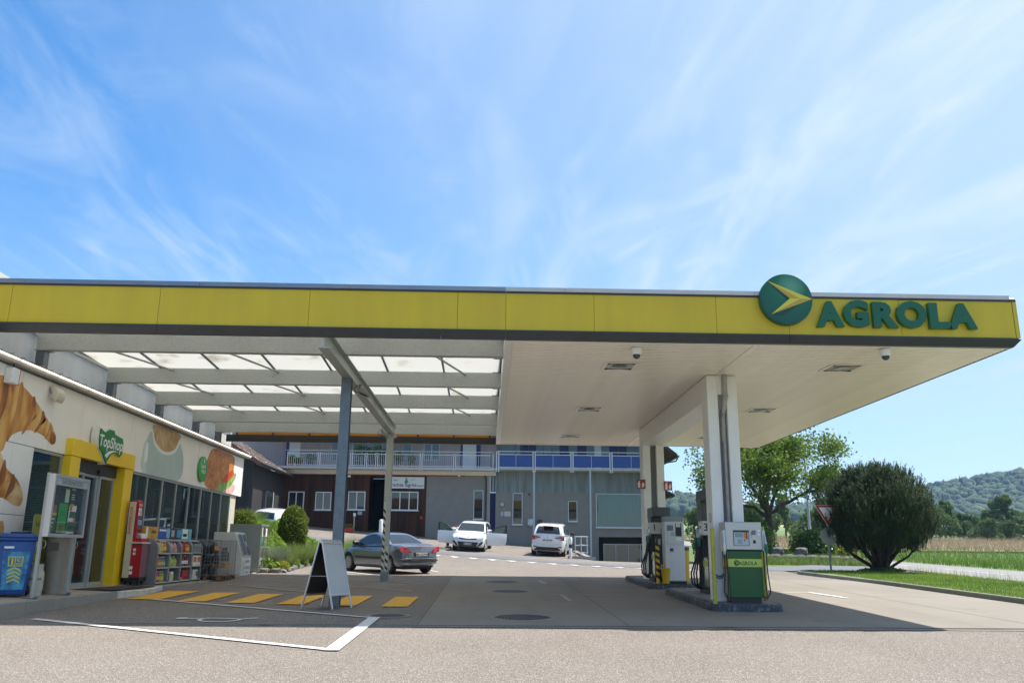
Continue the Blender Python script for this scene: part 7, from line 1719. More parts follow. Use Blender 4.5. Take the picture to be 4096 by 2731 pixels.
# fixtures on the facade (own things)
sg = thing('company_signboard', 'white Früchte Sigrist GmbH signboard with green pear on the brown wall', 'sign', (-5.0, YB - .11, 5.56))
MB().box(-1.30, -.02, .0, 1.07, .06, .71).build('board', mat('board_white', (.66, .67, .68), .5), sg)
mb = MB(); text_on(mb, 'Früchte Sigrist', (-.28, -.0235, .12), (1, 0, 0), (0, 0, 1), .30, bold=.004); text_on(mb, 'GmbH', (.82, -.0235, .12), (1, 0, 0), (0, 0, 1), .15, bold=.003); text_on(mb, 'Bieri', (-.70, -.0235, .46), (1, 0, .15), (-.15, 0, 1), .16, shear=.4); text_on(mb, 'tafelfrisch', (.36, -.0235, .52), (1, 0, .15), (-.15, 0, 1), .08, shear=.4); mb.build('board_lettering', BPRINT, sg, recalc=False)
mb = MB(); q = smooth_closed([(-.06, .34), (.06, .34), (.11, .42), (.07, .52), (.03, .58), (-.03, .58), (-.07, .5), (-.11, .42)], 3); poly_on(mb, [(a - .05, b) for a, b in q], (0, -.0235, 0), (1, 0, 0), (0, 0, 1)); poly_on(mb, [(-.17, .6), (-.05, .65), (.04, .66), (-.02, .59)], (0, -.0235, 0), (1, 0, 0), (0, 0, 1)); poly_on(mb, [(-.2, .30), (.3, .40), (.3, .415), (-.2, .315)], (0, -.0235, 0), (1, 0, 0), (0, 0, 1)); mb.build('board_emblem', mat('pear_green', (.03, .30, .07), .5), sg, recalc=False)
def simple(name, label, cat, loc, parts_, group=None):
    t = thing(name, label, cat, loc, group=group)
    for nm, m_, b in parts_: MB().box(*b).build(nm, m_, t, bevel=.008)
    return t
MAILG = mat('mailbox_white', (.55, .58, .60), .5)
ml = simple('letter_box', 'white letter box with number 2 on the grey wall left of a steel post', 'letter box', (2.72, YB - .021, 3.40), [('box_body', MAILG, (-.16, -.22, 0, .16, 0, .36)), ('box_foot', MAILG, (-.05, -.16, -.06, .12, -.02, -.002))])
mb = MB(); text_on(mb, '2', (-.10, -.2225, .2), (1, 0, 0), (0, 0, 1), .15); mb.build('box_number', BPRINT, ml, recalc=False)
simple('meter_cabinet', 'dark meter cabinet on the grey wall right of the steel post', 'cabinet', (3.32, YB - .021, 3.42), [('cabinet_body', ANTH, (-.13, -.18, 0, .13, 0, .32))])
wlmp = thing('wall_lamp', 'round pale bulkhead lamp on the grey wall beside the blue door', 'lamp', (.95, YB - .021, 4.64)); MB().lathe([(.15, 0), (.15, -.06), (.11, -.11), (.03, -.13)], 20, axis='y').build('lamp_globe', mat('lamp_glass_dull', (.42, .42, .36), .4), wlmp, smooth=True); MB().lathe([(.165, .0), (.165, -.03)], 20, axis='y').build('lamp_base', ANTH, wlmp)
simple('notice_plate', 'cream notice plate on the grey wall under the bulkhead lamp', 'plate', (1.30, YB - .021, 3.92), [('plate', mat('plate_pale', (.50, .50, .44), .6), (-.2, -.02, 0, .2, 0, .30))]); simple('notice_plate', 'small blue-grey notice plate left of the cream plate on the grey wall', 'plate', (.96, YB - .021, 3.94), [('plate', mat('plate_blue', (.38, .42, .48), .6), (-.08, -.02, 0, .08, 0, .26))])
simple('wall_notice', 'small white notice on the brown wall under the third window', 'notice', (-7.85, YB - .05, 3.92), [('plate', MATS['plate_blue'], (-.14, -.02, 0, .14, 0, .22))]); simple('fire_call_box', 'small red box on the brown wall right of the signboard', 'alarm box', (-4.05, YB - .05, 3.70), [('box_body', MATS['red_plastic'], (-.07, -.08, 0, .07, 0, .16))]); simple('meter_plate', 'narrow white plate low on the brown wall between the left windows', 'plate', (-10.98, YB - .05, 3.48), [('plate', MATS['plate_blue'], (-.04, -.02, 0, .04, 0, .24))])
vt = thing('wall_vent', 'round black vent high on the grey wall', 'vent', (2.65, YB - .021, 5.28)); MB().lathe([(.06, 0), (.06, -.03), (.04, -.04)], 16, axis='y').build('vent_pipe', BLK, vt)
fl_ = thing('facade_lamp', 'small floodlight under the cream beam at the right', 'floodlight', (-1.75, YB - .36, 6.36)); MB().box(-.06, -.08, -.06, .06, .06, .04).build('housing', WHITE, fl_, bevel=.01); fl_ = thing('facade_lamp', 'small floodlight under the cream beam above the third window', 'floodlight', (-8.6, YB - .2, 6.27)); MB().box(-.08, -.08, -.06, .08, .06, .06).build('housing', WHITE, fl_, bevel=.01)
bl = thing('bollard', 'white bollard with rounded top before the dark doorway', 'bollard', (-6.15, 51.0, TZ(-6.15, 51.0))); MB().lathe([(.12, 0), (.12, .95), (.09, 1.02), (.02, 1.05)], 18).build('post', WHITE, bl, smooth=True)
mpo = thing('marker_post', 'white marker post with black sleeve beside the retaining wall', 'marker post', (4.16, 43.0, TZ(4.16, 43.0))); MB().lathe([(.075, 0), (.075, 1.0)], 16).build('post', WHITE, mpo, smooth=True); MB().lathe([(.078, .5), (.078, .68)], 16).build('black_band', BLK, mpo, smooth=True); MB().lathe([(.09, .74), (.09, .98), (.06, 1.03)], 16).build('cap', WHITE, mpo, smooth=True)
sp2 = thing('meter_stand', 'thin grey stand with a small box before the brown wall', 'stand', (-8.0, 52.8, TZ(-8.0, 52.8))); MB().box(-.03, -.03, 0, .03, .03, .95).build('post', GALV, sp2); MB().box(-.07, -.05, .952, .07, .05, 1.15).build('box_body', WHITE, sp2, bevel=.01)
fb = thing('flower_box', 'red flower box with green plants at the foot of the brown wall', 'flower box', (-8.5, 52.6, TZ(-8.5, 52.6))); MB().box(-.5, -.15, 0, .5, .15, .25).build('trough', MATS['red_plastic'], fb)
rw = thing('retaining_wall', 'low concrete retaining wall stepping down beside the marker post', 'wall', (4.9, 43.4, TZ(4.6, 43.4)))
mb = MB(); mb.hexa([(4.05, 43.05, .8), (5.35, 42.6, .6), (5.35, 42.85, .6), (4.05, 43.3, .8)], [(4.05, 43.05, TZ(4.0, 43) + .12), (5.35, 42.6, TZ(4.6, 42.7) + .12), (5.35, 42.85, TZ(4.6, 42.7) + .12), (4.05, 43.3, TZ(4.0, 43) + .12)]); mb.build('wall_block', KERB, rw, world=True); mb = MB(); mb.hexa([(4.95, 43.31, .6), (5.2, 43.31, .6), (5.2, 50, .6), (4.95, 50, .6)], [(4.95, 43.31, TZ(4.6, 43.3) + .1), (5.2, 43.31, TZ(4.6, 43.3) + .1), (5.2, 50, TZ(4.6, 50) + .05), (4.95, 50, TZ(4.6, 50) + .05)]); mb.build('wall_block', KERB, rw, world=True)
rg = thing('guard_railing', 'galvanised tube railing on the retaining wall', 'railing', (4.5, 43.9, TZ(4.6, 43.9)))
zr0 = TZ(4.6, 44) + .05
for x in (4.5, 4.8, 5.1): part('upright', RAILM, rg, lambda mb: mb.tube([(x, 44.0, zr0 - .1), (x, 44.0, zr0 + .98)], .022, 8))
for z in (.98, .55, .2): part('rail', RAILM, rg, lambda mb: mb.tube([(4.48, 44.0, zr0 + z), (5.15, 44.0, zr0 + z)], .02, 8))
for z in (.98, .55): part('rail', RAILM, rg, lambda mb: mb.tube([(5.15, 44.0, zr0 + z), (5.15, 48.0, zr0 + z + .1)], .02, 8))
# mossy-roofed wing at the left
wg = thing('side_shed', 'dark timber shed with a mossy tiled roof left of the brown wall', 'shed', (-15, 49, TZ(-13, 48)))
DTIM = mat('black_timber', (.028, .026, .027), .8, var=.3, scale=4, streak=(1, 1, .1)); MOSS = mat('mossy_tiles', (.10, .07, .058), .9, col2=(.24, .17, .14), scale=1.6, lo=.4, hi=.7, dirt=.3); LICH = mat('lichen', (.55, .53, .46), .9)
n = 34
for i in range(n):
    a = -19.5 + 6.95 * i / n; MB().box(a + .004, 46.55, 1.8, a + 6.95 / n - .004, 46.58 + .01 * (i % 3), min(6.35 + (-12.5 - a) * .62, 8.6)).build('wall_board', DTIM, wg, world=True)
boxpart('front_wall', DTIM, wg, (-19.5, 46.6, 1.8, -12.56, 46.8, 6.3)); boxpart('side_wall', DTIM, wg, (-12.74, 46.81, 1.8, -12.56, 53.8, 6.25)); boxpart('gable_wall', DTIM, wg, (-19.5, 46.61, 6.3, -14.0, 46.79, 7.2))
rp = lambda u, v: Vector((-12.15 - 5.2 * u, 45.95 + 7.9 * v, 6.25 + 3.2 * u))
rows_, cols_ = 14, 26
tile_me = None
ROOFT = MB(); ROOFT.hexa([(0, 0, 0), (.30, 0, 0), (.30, .39, 0), (0, .39, 0)], [(0.02, 0.01, .05), (.29, .01, .05), (.29, .38, .025), (.02, .38, .025)])
# tiles laid up the slope: local x along the eave (world Y), local y up the slope
slope_ang = math.atan2(3.2, 5.2)
tm = None
for r_ in range(rows_):
    for c_ in range(cols_):
        if tm is None:
            o = ROOFT.build('roof_tile', MOSS, wg); tm = o.data
        else:
            o = bpy.data.objects.new('roof_tile', tm); COL.objects.link(o); o.parent = wg
        u = r_ / rows_; v = c_ / cols_
        p = rp(u, v)
        o.matrix_basis = Matrix.Translation(p - Vector(wg.location) + Vector((0, 0, .02 + .006 * ((r_ * 7 + c_ * 3) % 3)))) @ Matrix(((0, -math.cos(slope_ang), math.sin(slope_ang)), (1, 0, 0), (0, math.sin(slope_ang), math.cos(slope_ang)))).to_4x4()
        if r_ * cols_ + c_ >= 295: break
part('roof_deck', DTIM, wg, lambda mb: mb.hexa([rp(0, 0), rp(0, 1), rp(1, 1), rp(1, 0)], [rp(0, 0) - Vector((0, 0, .14)), rp(0, 1) - Vector((0, 0, .14)), rp(1, 1) - Vector((0, 0, .14)), rp(1, 0) - Vector((0, 0, .14))]))
part('upper_roof', MOSS, wg, lambda mb: mb.hexa([rp(.80, 0) + Vector((0, 0, .03)), rp(.80, 1) + Vector((0, 0, .03)), rp(1.05, 1) + Vector((0, 0, .03)), rp(1.05, 0) + Vector((0, 0, .03))], [rp(.80, 0) + Vector((0, 0, .08)), rp(.80, 1) + Vector((0, 0, .08)), rp(1.05, 1) + Vector((0, 0, .08)), rp(1.05, 0) + Vector((0, 0, .08))]))
part('verge_board', mat('verge_red', (.14, .065, .05), .7), wg, lambda mb: mb.hexa([rp(0, 0) + Vector((.05, -.06, .05)), rp(1, 0) + Vector((0, -.06, .08)), rp(1, 0) + Vector((0, -.02, .08)), rp(0, 0) + Vector((.05, -.02, .05))], [rp(0, 0) + Vector((.05, -.06, -.2)), rp(1, 0) + Vector((0, -.06, -.18)), rp(1, 0) + Vector((0, -.02, -.18)), rp(0, 0) + Vector((.05, -.02, -.2))]))
part('eave_gutter', ANTH, wg, lambda mb: mb.tube([rp(0, 0) + Vector((.1, -.03, -.06)), rp(0, 1) + Vector((.1, 0, -.06))], .075, 8))
mb = MB()
for i in range(150):
    u, v = rnd.random() * .95, rnd.random() ** 1.3; p = rp(u, v) + Vector((rnd.uniform(-.02, .02), 0, .085)); s_ = rnd.uniform(.03, .09)
    mb.add([p + Vector((math.cos(a) * s_ * .85 * rnd.uniform(.7, 1.2), math.sin(a) * s_, -math.cos(a) * s_ * .52 * 1)) for a in [2 * PI * k / 7 for k in range(7)]], [tuple(range(7))])
o = mb.build('lichen_patch', LICH, wg, world=True, recalc=False); o['kind'] = 'stuff'
boxpart('shed_window', BGL, wg, (-12.555, 48.6, 3.3, -12.535, 51.0, 5.0)); boxpart('shed_window_frame', BWG, wg, (-12.56, 51.01, 3.2, -12.52, 51.08, 5.05))
# ---------------------------------------------------------------- vegetation
NR = np.random.default_rng(11)
def np_mesh(name, V, F, m, parent=None, kind=None, loc=None):
    """fast mesh from arrays; F has 3 or 4 columns"""
    me = bpy.data.meshes.new(name); k = F.shape[1]
    me.vertices.add(len(V)); me.vertices.foreach_set('co', np.ascontiguousarray(V, dtype=np.float32).ravel())
    me.loops.add(F.size); me.loops.foreach_set('vertex_index', np.ascontiguousarray(F, dtype=np.int32).ravel())
    me.polygons.add(len(F)); me.polygons.foreach_set('loop_start', np.arange(0, F.size, k, dtype=np.int32)); me.polygons.foreach_set('loop_total', np.full(len(F), k, dtype=np.int32))
    for q in (m if isinstance(m, (list, tuple)) else [m]): me.materials.append(q)
    me.update(calc_edges=True); me.validate()
    o = bpy.data.objects.new(name, me); COL.objects.link(o)
    if parent is not None: o.parent = parent
    if loc is not None: o.location = loc
    if kind: o['kind'] = kind
    return o
def unit(n): v = NR.normal(size=(n, 3)); return v / np.linalg.norm(v, axis=1, keepdims=True)
def leaf_quads(C, size, aspect=.6, updir=None, upw=0.0, curl=.25):
    """folded rhombic leaves, two triangles each, as a quad"""
    n = len(C); a = unit(n)
    if updir is not None: a = a * (1 - upw) + np.asarray(updir) * upw; a /= np.linalg.norm(a, axis=1, keepdims=True)
    b = np.cross(a, unit(n)); b /= np.linalg.norm(b, axis=1, keepdims=True); c = np.cross(a, b)
    s = (size * NR.uniform(.65, 1.25, n))[:, None] if np.isscalar(size) else size[:, None]
    V = np.stack([C - a * s * .5, C + b * s * aspect * .5 + c * s * curl * .2, C + a * s * .5, C - b * s * aspect * .5 + c * s * curl * .2], 1).reshape(-1, 3)
    return V, np.arange(4 * n).reshape(n, 4)
def blades(P, h, w, lean=.3, outward=None):
    """upright thin triangles"""
    n = len(P); ang = NR.uniform(0, 2 * PI, n); s = np.stack([np.cos(ang), np.sin(ang), np.zeros(n)], 1)
    d = np.stack([NR.normal(0, lean, n), NR.normal(0, lean, n), np.ones(n)], 1)
    if outward is not None: d = d + outward
    d /= np.linalg.norm(d, axis=1, keepdims=True); hh = h * NR.uniform(.55, 1.2, n)[:, None] if np.isscalar(h) else h[:, None]
    V = np.stack([P - s * w / 2, P + s * w / 2, P + d * hh], 1).reshape(-1, 3)
    return V, np.arange(3 * n).reshape(n, 3)
def leafmat(name, c1, c2, sc=3.0, tr=.35, rough=.55):
    return mat(name, c1, rough, col2=c2, scale=sc, lo=.35, hi=.65, sss=tr, spec=.3)
L_MAPLE = leafmat('maple_leaf', (.07, .13, .015), (.19, .275, .035), 1.2, .5); L_PINE = leafmat('pine_needle', (.018, .042, .009), (.062, .098, .022), 1.4, .22, .7); L_YEW = leafmat('yew_leaf', (.085, .13, .012), (.20, .245, .025), 5, .35); L_LAV = leafmat('lavender_leaf', (.15, .225, .05), (.28, .35, .11), 5, .45); L_COV = leafmat('ground_cover_leaf', (.12, .22, .025), (.30, .42, .07), 4, .5); L_SILV = leafmat('silvery_leaf', (.19, .23, .14), (.32, .36, .26), 5, .3); L_GRASS = leafmat('grass_blade', (.11, .20, .02), (.22, .32, .04), .8, .45); L_FAR = leafmat('far_tree_leaf', (.06, .11, .022), (.14, .205, .05), .35, .4); L_LAUR = leafmat('laurel_leaf', (.035, .09, .014), (.15, .24, .035), 2.5, .3, .3); L_YELB = leafmat('yellow_shrub_leaf', (.25, .30, .03), (.38, .40, .06), 4, .4)
BARK = mat('bark', (.055, .042, .032), .9, var=.3, scale=8, bump=.5); TWIG = mat('pine_bark', (.035, .024, .017), .9, var=.3, scale=9)
def tapered(mb, p0, p1, r0, r1, n=6, wob=.06, k=4):
    p0, p1 = Vector(p0), Vector(p1); d = (p1 - p0).length; pts = []; rs = []
    for i in range(k + 1):
        t = i / k; q = p0.lerp(p1, t)
        if 0 < i < k: q += Vector((rnd.uniform(-1, 1), rnd.uniform(-1, 1), rnd.uniform(-1, 1))) * wob * d
        pts.append(q); rs.append(r0 + (r1 - r0) * t)
    mb.tube(pts, rs, n, False); return pts
# the round-crowned tree beyond the forecourt
def broadleaf(name, label, base, trunk_h, crown_c, crown_r, nleaf, lsize, lm, r0, group=None, seed=3, levels=3, dens=1.0):
    rnd.seed(seed)
    t = thing(name, label, 'tree', base, group=group)
    bm_ = MB(); ends = []
    cc_ = Vector(crown_c); cr = Vector(crown_r)
    top = Vector((0, 0, trunk_h))
    tapered(bm_, (0, 0, -.1), top, r0 * 1.15, r0 * .8, 10, .012, 5)
    bm_.lathe([(r0 * 1.7, -.12), (r0 * 1.25, .15), (r0 * 1.12, .5)], 10)
    def grow(p, d, ln, r, lev):
        q = p + d * ln
        pts = tapered(bm_, p, q, r, r * .62, 6 if lev < 2 else 4, .07, 4 if lev < 2 else 3)
        rel = Vector(((q.x - cc_.x) / cr.x, (q.y - cc_.y) / cr.y, (q.z - cc_.z) / cr.z))
        if lev >= levels or rel.length > .93: ends.append(q); ends.append(pts[len(pts) // 2]); return
        for i in range(3 if lev else 4):
            nd = (d + Vector((rnd.uniform(-1, 1), rnd.uniform(-1, 1), rnd.uniform(-.30, .75))) * .85).normalized()
            grow(q, nd, ln * rnd.uniform(.62, .82), r * .6, lev + 1)
        if lev: ends.append(q)
    nb = 7
    for i in range(nb):
        a = 2 * PI * i / nb + rnd.uniform(-.3, .3); el = rnd.uniform(.35, .95) if i < nb - 1 else 1.5
        d = Vector((math.cos(a) * math.cos(el), math.sin(a) * math.cos(el), math.sin(el)))
        grow(top - Vector((0, 0, rnd.uniform(0, .35))), d, cr.x * .44, r0 * .5, 1)
    bm_.build('trunk', BARK, t, smooth=True, recalc=False)
    E_ = np.array([tuple(e) for e in ends]); rel = (E_ - np.array(cc_)) / np.array(cr); E_ = E_[np.linalg.norm(rel, axis=1) < 1.08]
    # extra clumps near the shell
    m_ = max(12, int(len(E_) * .3)); sh = unit(m_) * NR.uniform(.72, 1.0, m_)[:, None]; sh[:, 2] = np.where(sh[:, 2] < -.3, -sh[:, 2] * .6, sh[:, 2]); E_ = np.vstack([E_, sh * np.array(cr) + np.array(cc_)])
    idx = NR.integers(0, len(E_), nleaf); sp = cr.x * .083
    C = E_[idx] + NR.normal(0, sp, (nleaf, 3)) * np.array([1, 1, .75])
    V, F = leaf_quads(C, lsize, .75, (0, 0, -.4), .25)
    np_mesh('crown', V, F, lm, t)
    return t
TX, TY = 16.4, 50.0
tree = broadleaf('maple_tree', 'round-crowned broadleaf tree with forked trunk behind the pump columns', (TX, TY, TZ(TX, TY) - .1), 2.9, (.2, 0, 5.45), (4.7, 4.4, 2.9), 25000, .175, L_MAPLE, .26, seed=5)
# dark mountain pine on the verge: many stems, upright tufts
def pine_bush(base, rx_, hz_, label):
    rnd.seed(21); t = thing('pine_bush', label, 'pine', base)
    bm_ = MB(); tips = []
    for i in range(34):
        a = 2 * PI * i / 34 * 5.23 + rnd.uniform(-.25, .25); f = (i % 5 + .6) / 5.2
        end = Vector((math.cos(a) * rx_ * f * .98, math.sin(a) * rx_ * f * .9, hz_ * (1.0 - .62 * f ** 2.4) * rnd.uniform(.80, .97)))
        mid = Vector((end.x * .55, end.y * .55, end.z * (.34 if f > .5 else .45)))
        bm_.tube([(math.cos(a) * .12, math.sin(a) * .12, 0), mid * .45, mid, (mid + end) / 2 + Vector((end.x * .06, end.y * .06, 0)), end], [.075, .06, .045, .03, .014], 6, False)
        for k in range(13):
            t_ = rnd.uniform(.35, 1.0); p = mid.lerp(end, t_) if t_ > .45 else Vector((0, 0, 0)).lerp(mid, t_ / .45)
            q = p + Vector((rnd.uniform(-1, 1) * .45, rnd.uniform(-1, 1) * .45, rnd.uniform(-.05, .42)))
            bm_.tube([p, (p + q) / 2 + Vector((0, 0, -.04)), q], [.016, .011, .007], 4, False); tips.append(q)
        tips.append(end)
    bm_.build('stem', TWIG, t, smooth=True, recalc=False)
    # shell of shoots over the whole outline
    n = 5600
    d = unit(n); d[:, 2] = np.where(d[:, 2] < -.80, np.abs(d[:, 2]), d[:, 2]); d /= np.linalg.norm(d, axis=1, keepdims=True)
    az = np.arctan2(d[:, 1], d[:, 0]); rad = (1 - .42 * NR.random(n) ** 2) * (1 + .06 * np.sin(az * 5 + d[:, 2] * 4) + .05 * np.sin(az * 11 - d[:, 2] * 9))
    S = np.stack([d[:, 0] * rx_ * rad, d[:, 1] * rx_ * .95 * rad, hz_ * .54 + d[:, 2] * hz_ * .45 * np.where(d[:, 2] < 0, .8 + .2 * rad, rad)], 1)
    T_ = np.vstack([np.array([tuple(q) for q in tips]), S]); nt_ = len(T_)
    ln = NR.uniform(.14, .42, nt_)
    up = np.stack([T_[:, 0] / rx_ * .28, T_[:, 1] / rx_ * .28, np.ones(nt_)], 1) + NR.normal(0, .14, (nt_, 3)); up /= np.linalg.norm(up, axis=1, keepdims=True)
    per = 20; VV = []; 
    for k in range(per):
        f = (k + .5) / per; p = T_ + up * (ln * f)[:, None]; r = unit(nt_); r -= up * (r * up).sum(1, keepdims=True); r /= np.linalg.norm(r, axis=1, keepdims=True)
        nd = r * .8 + up * .75; L_ = NR.uniform(.07, .12, nt_)[:, None]; s = np.cross(nd, up); s /= np.linalg.norm(s, axis=1, keepdims=True) + 1e-9
        VV.append(np.stack([p - s * .013, p + s * .013, p + nd * L_], 1))
    V = np.concatenate(VV, 0).reshape(-1, 3); F = np.arange(len(V)).reshape(-1, 3)
    np_mesh('crown', V, F, L_PINE, t)
    # moss and ivy around the foot
    n = 500; a = NR.uniform(0, 2 * PI, n); r = NR.uniform(0, .85, n) ** .6; C = np.stack([np.cos(a) * r, np.sin(a) * r, .05 + (1 - r) * .3 * NR.random(n)], 1); V, F = leaf_quads(C, .1, .8); np_mesh('foot_growth', V, F, L_LAUR, t)
    return t
PBX, PBY = 15.5, 34.0
pine_bush((PBX, PBY, TZ(PBX, PBY) + .06), 2.12, 4.0, 'dark dome-shaped mountain pine on the grass verge')
# clipped and loose shrubs
def shrub(name, label, base, fn, n, size, lm, stem_h=.4, group=None, cat='shrub', inner=True):
    t = thing(name, label, cat, base, group=group)
    u = NR.uniform(0, 2 * PI, n); h = NR.random(n); C = fn(u, h); C *= NR.uniform(.80, 1.10, n)[:, None] * np.array([1, 1, 0]) + np.array([0, 0, 1])
    V, F = leaf_quads(C, size, .55, (0, 0, 1), .35); np_mesh('foliage', V, F, lm, t)
    mb = MB()
    for k in range(4): tapered(mb, (rnd.uniform(-.05, .05), rnd.uniform(-.05, .05), -.05), (rnd.uniform(-.25, .25), rnd.uniform(-.25, .25), stem_h), .03, .012, 5, .05)
    mb.build('stem', BARK, t, recalc=False)
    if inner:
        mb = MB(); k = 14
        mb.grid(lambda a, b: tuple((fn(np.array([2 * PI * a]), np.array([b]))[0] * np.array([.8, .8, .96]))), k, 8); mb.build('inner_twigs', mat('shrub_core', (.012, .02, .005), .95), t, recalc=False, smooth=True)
    return t
def col_fn(rad, hgt, round_=.5):
    def fn(u, h):
        hh = h * hgt; t = h; r = rad * np.where(t < round_, .82 + .18 * (t / round_), np.sqrt(np.clip(1 - ((t - round_) / (1 - round_)) ** 2.2, 0, 1))); r = r * (1 + .05 * np.sin(u * 5 + h * 9))
        return np.stack([np.cos(u) * r, np.sin(u) * r, hh], 1)
    return fn
# planted bank at the end of the shop
def bank_z(x, y):
    e = -7.25 - .02 * (y - 31)
    d = max(0, e - x); rise = min(1.3, .75 * d) * sstep(30.2, 33.5, y) * (1 - sstep(38.5, 44, y))
    return TZ(x, y) + .03 + rise * (1 + .12 * math.sin(x * 2.1 + y * 1.3))
mb = MB(); nx, ny = 26, 40
mb.grid(lambda u, v: (-13.5 + 6.3 * u - .02 * v * 12, 30.6 + 13.2 * v, bank_z(-13.5 + 6.3 * u - .02 * v * 12, 30.6 + 13.2 * v)), nx, ny)
o = mb.build('planting_bed', mat('bed_soil', (.055, .04, .028), .95, var=.3, scale=5, bump=.5), recalc=False, smooth=True); o['kind'] = 'structure'
n = 22000; x = NR.uniform(-12.8, -7.25, n); y = NR.uniform(31.0, 42.5, n); z = np.array([bank_z(a, b) for a, b in zip(x, y)]) + NR.uniform(.03, .24, n) * (1 + .6 * np.sin(x * 3 + y * 2))
V, F = leaf_quads(np.stack([x, y, z], 1), .15, .75, (0, 0, 1), .3); o = np_mesh('ground_cover', V, F, L_COV, kind='stuff'); tag(o, 'leafy green ground cover spreading over the planted bank', 'ground cover')
def bz(x, y): return (x, y, bank_z(x, y) - .03)
shrub('clipped_shrub', 'small rounded clipped golden shrub on the bank behind the cylinder cage', bz(-9.35, 33.6), col_fn(.5, 1.0, .3), 5200, .09, L_YEW, group='clipped shrubs on the bank')
shrub('clipped_shrub', 'tall clipped column-shaped shrub on the bank before the white car', bz(-7.98, 36.2), col_fn(.56, 1.95, .45), 9000, .095, L_YEW, group='clipped shrubs on the bank')
def lavender(label, base, rad, hgt, n=2200, lm=L_LAV, group='lavender clumps on the bank'):
    t = thing('lavender_clump', label, 'shrub', base, group=group)
    a = NR.uniform(0, 2 * PI, n); r = np.sqrt(NR.random(n)) ; P_ = np.stack([np.cos(a) * r * rad * .55, np.sin(a) * r * rad * .55, np.zeros(n)], 1); out = np.stack([np.cos(a) * r * .75, np.sin(a) * r * .75, np.zeros(n)], 1)
    V, F = blades(P_, hgt, .016, .12, out); np_mesh('foliage', V, F, lm, t)
    C = P_ * 1.3 + np.stack([np.zeros(n), np.zeros(n), hgt * .62 * np.sqrt(np.clip(1 - r ** 2 * .8, 0, 1)) * NR.random(n)], 1); V, F = leaf_quads(C, .07, .35, (0, 0, 1), .5); np_mesh('leaf_mass', V, F, lm, t)
for (x, y, r, h, lab, lm) in ((-7.55, 34.9, .75, .78, 'grey-green lavender clump right of the tall clipped shrub', L_LAV), (-7.1, 36.4, .7, .85, 'round lavender clump behind the near post', L_LAV), (-5.9, 39.8, .95, .95, 'wide lavender clump behind the grey coupe', L_LAV), (-9.9, 36.4, .8, .75, 'lavender clump before the white small car', L_LAV),
                              (-7.75, 31.9, .62, .72, 'silvery lavender clump beside the cylinder cage', L_SILV), (-7.45, 32.6, .5, .55, 'low green clump at the lower edge of the bank', L_LAV), (-8.9, 34.6, .6, .55, 'fresh green clump between the two clipped shrubs', L_COV)):
    lavender(lab, bz(x, y) if x < -7 else (x, y, TZ(x, y)), r, h, 2600, lm)
for (x, y, lab) in ((-7.32, 31.6, 'small yellow-green cushion plant at the corner of the bank'), (-7.38, 33.6, 'small yellow-green cushion plant among the edging stones'), (-7.4, 35.2, 'small yellow-green cushion plant farther up the stone edging')):
    shrub('cushion_plant', lab, bz(x, y), col_fn(.33, .36, .3), 1500, .06, L_YELB if y < 32 else L_COV, .15, 'cushion plants along the stone edging', 'plant')
# hedge mound where the bank meets the yard
shrub('low_hedge', 'low mounded green hedge at the top end of the bank behind the coupe', (-6.7, 37.6, TZ(-6.7, 37.6)), col_fn(.8, .75, .3), 5200, .085, L_COV)
STO = mat('edging_stone', (.13, .125, .115), .9, var=.45, scale=4, bump=.5)
def stone(name, x, y, z, sx, sy, sz, label=None, cat=None, group=None, parent=None):
    bm = bmesh.new(); bmesh.ops.create_icosphere(bm, subdivisions=2, radius=1)
    for v in bm.verts:
        k = 1 + .22 * math.sin(v.co.x * 5 + x * 9) * math.cos(v.co.y * 4 + y * 7) + rnd.uniform(-.13, .13); c = v.co * k
        m_ = max(abs(c.x), abs(c.y), abs(c.z)); c = c.lerp(c / max(m_, .6), .75); v.co = Vector((c.x * sx, c.y * sy, c.z * sz))
    me = bpy.data.meshes.new(name); bm.to_mesh(me); bm.free(); me.materials.append(STO); o = bpy.data.objects.new(name, me); COL.objects.link(o); o.location = (x, y, z); o.rotation_euler = (0, 0, rnd.uniform(-.4, .4))
    if parent: o.parent = parent; o.location = Vector((x, y, z)) - Vector(parent.location)
    return tag(o, label, cat, group)
se = thing('stone_edging', 'row of rough grey edging stones along the foot of the planted bank', 'edging', (-7.2, 31, TZ(-7.2, 31)))
for i in range(15):
    y = 31.0 + .72 * i; x = -7.12 - .02 * (y - 31) + rnd.uniform(-.06, .06); stone('edging_stone', x, y, TZ(x, y) + .02, .15, rnd.uniform(.24, .36), rnd.uniform(.08, .14), parent=se)
for i in range(4): stone('edging_stone', -7.25 - .45 * i, 30.72, TZ(-7.5, 30.7) + .05, .22, .15, .12, parent=se)
# right-hand bank: dry stone wall with laurels and grasses
dw = thing('dry_stone_wall', 'low dry stone wall of grey boulders below the round-crowned tree', 'stone wall', (14.5, 42.5, TZ(14.5, 42.5)))
for i in range(13):
    f = i / 12; x = 11.6 + 6.3 * f; y = 45.0 - 2.3 * f ** 1.5; stone('wall_stone', x, y, TZ(x, y) + .2, .33, .3, .34 - .1 * f, parent=dw)
    if i % 2 == 0 and i < 9: stone('wall_stone', x + .2, y + .25, TZ(x, y) + .62, .30, .28, .2, parent=dw)
for (x, y, r, h, lab) in ((14.3, 47.2, 1.3, 2.5, 'tall laurel bush left of the tree trunk'), (18.0, 47.6, 1.2, 1.7, 'glossy laurel bush right of the tree trunk'), (15.4, 45.9, .9, .7, 'low laurel bush in front of the tree trunk'), (12.9, 48.5, 1.3, 2.2, 'laurel bush behind the near column')):
    shrub('laurel_bush', lab, (x, y, TZ(x, y)), col_fn(r, h, .35), 4200, .15, L_LAUR, 1.0, 'laurel bushes around the tree')
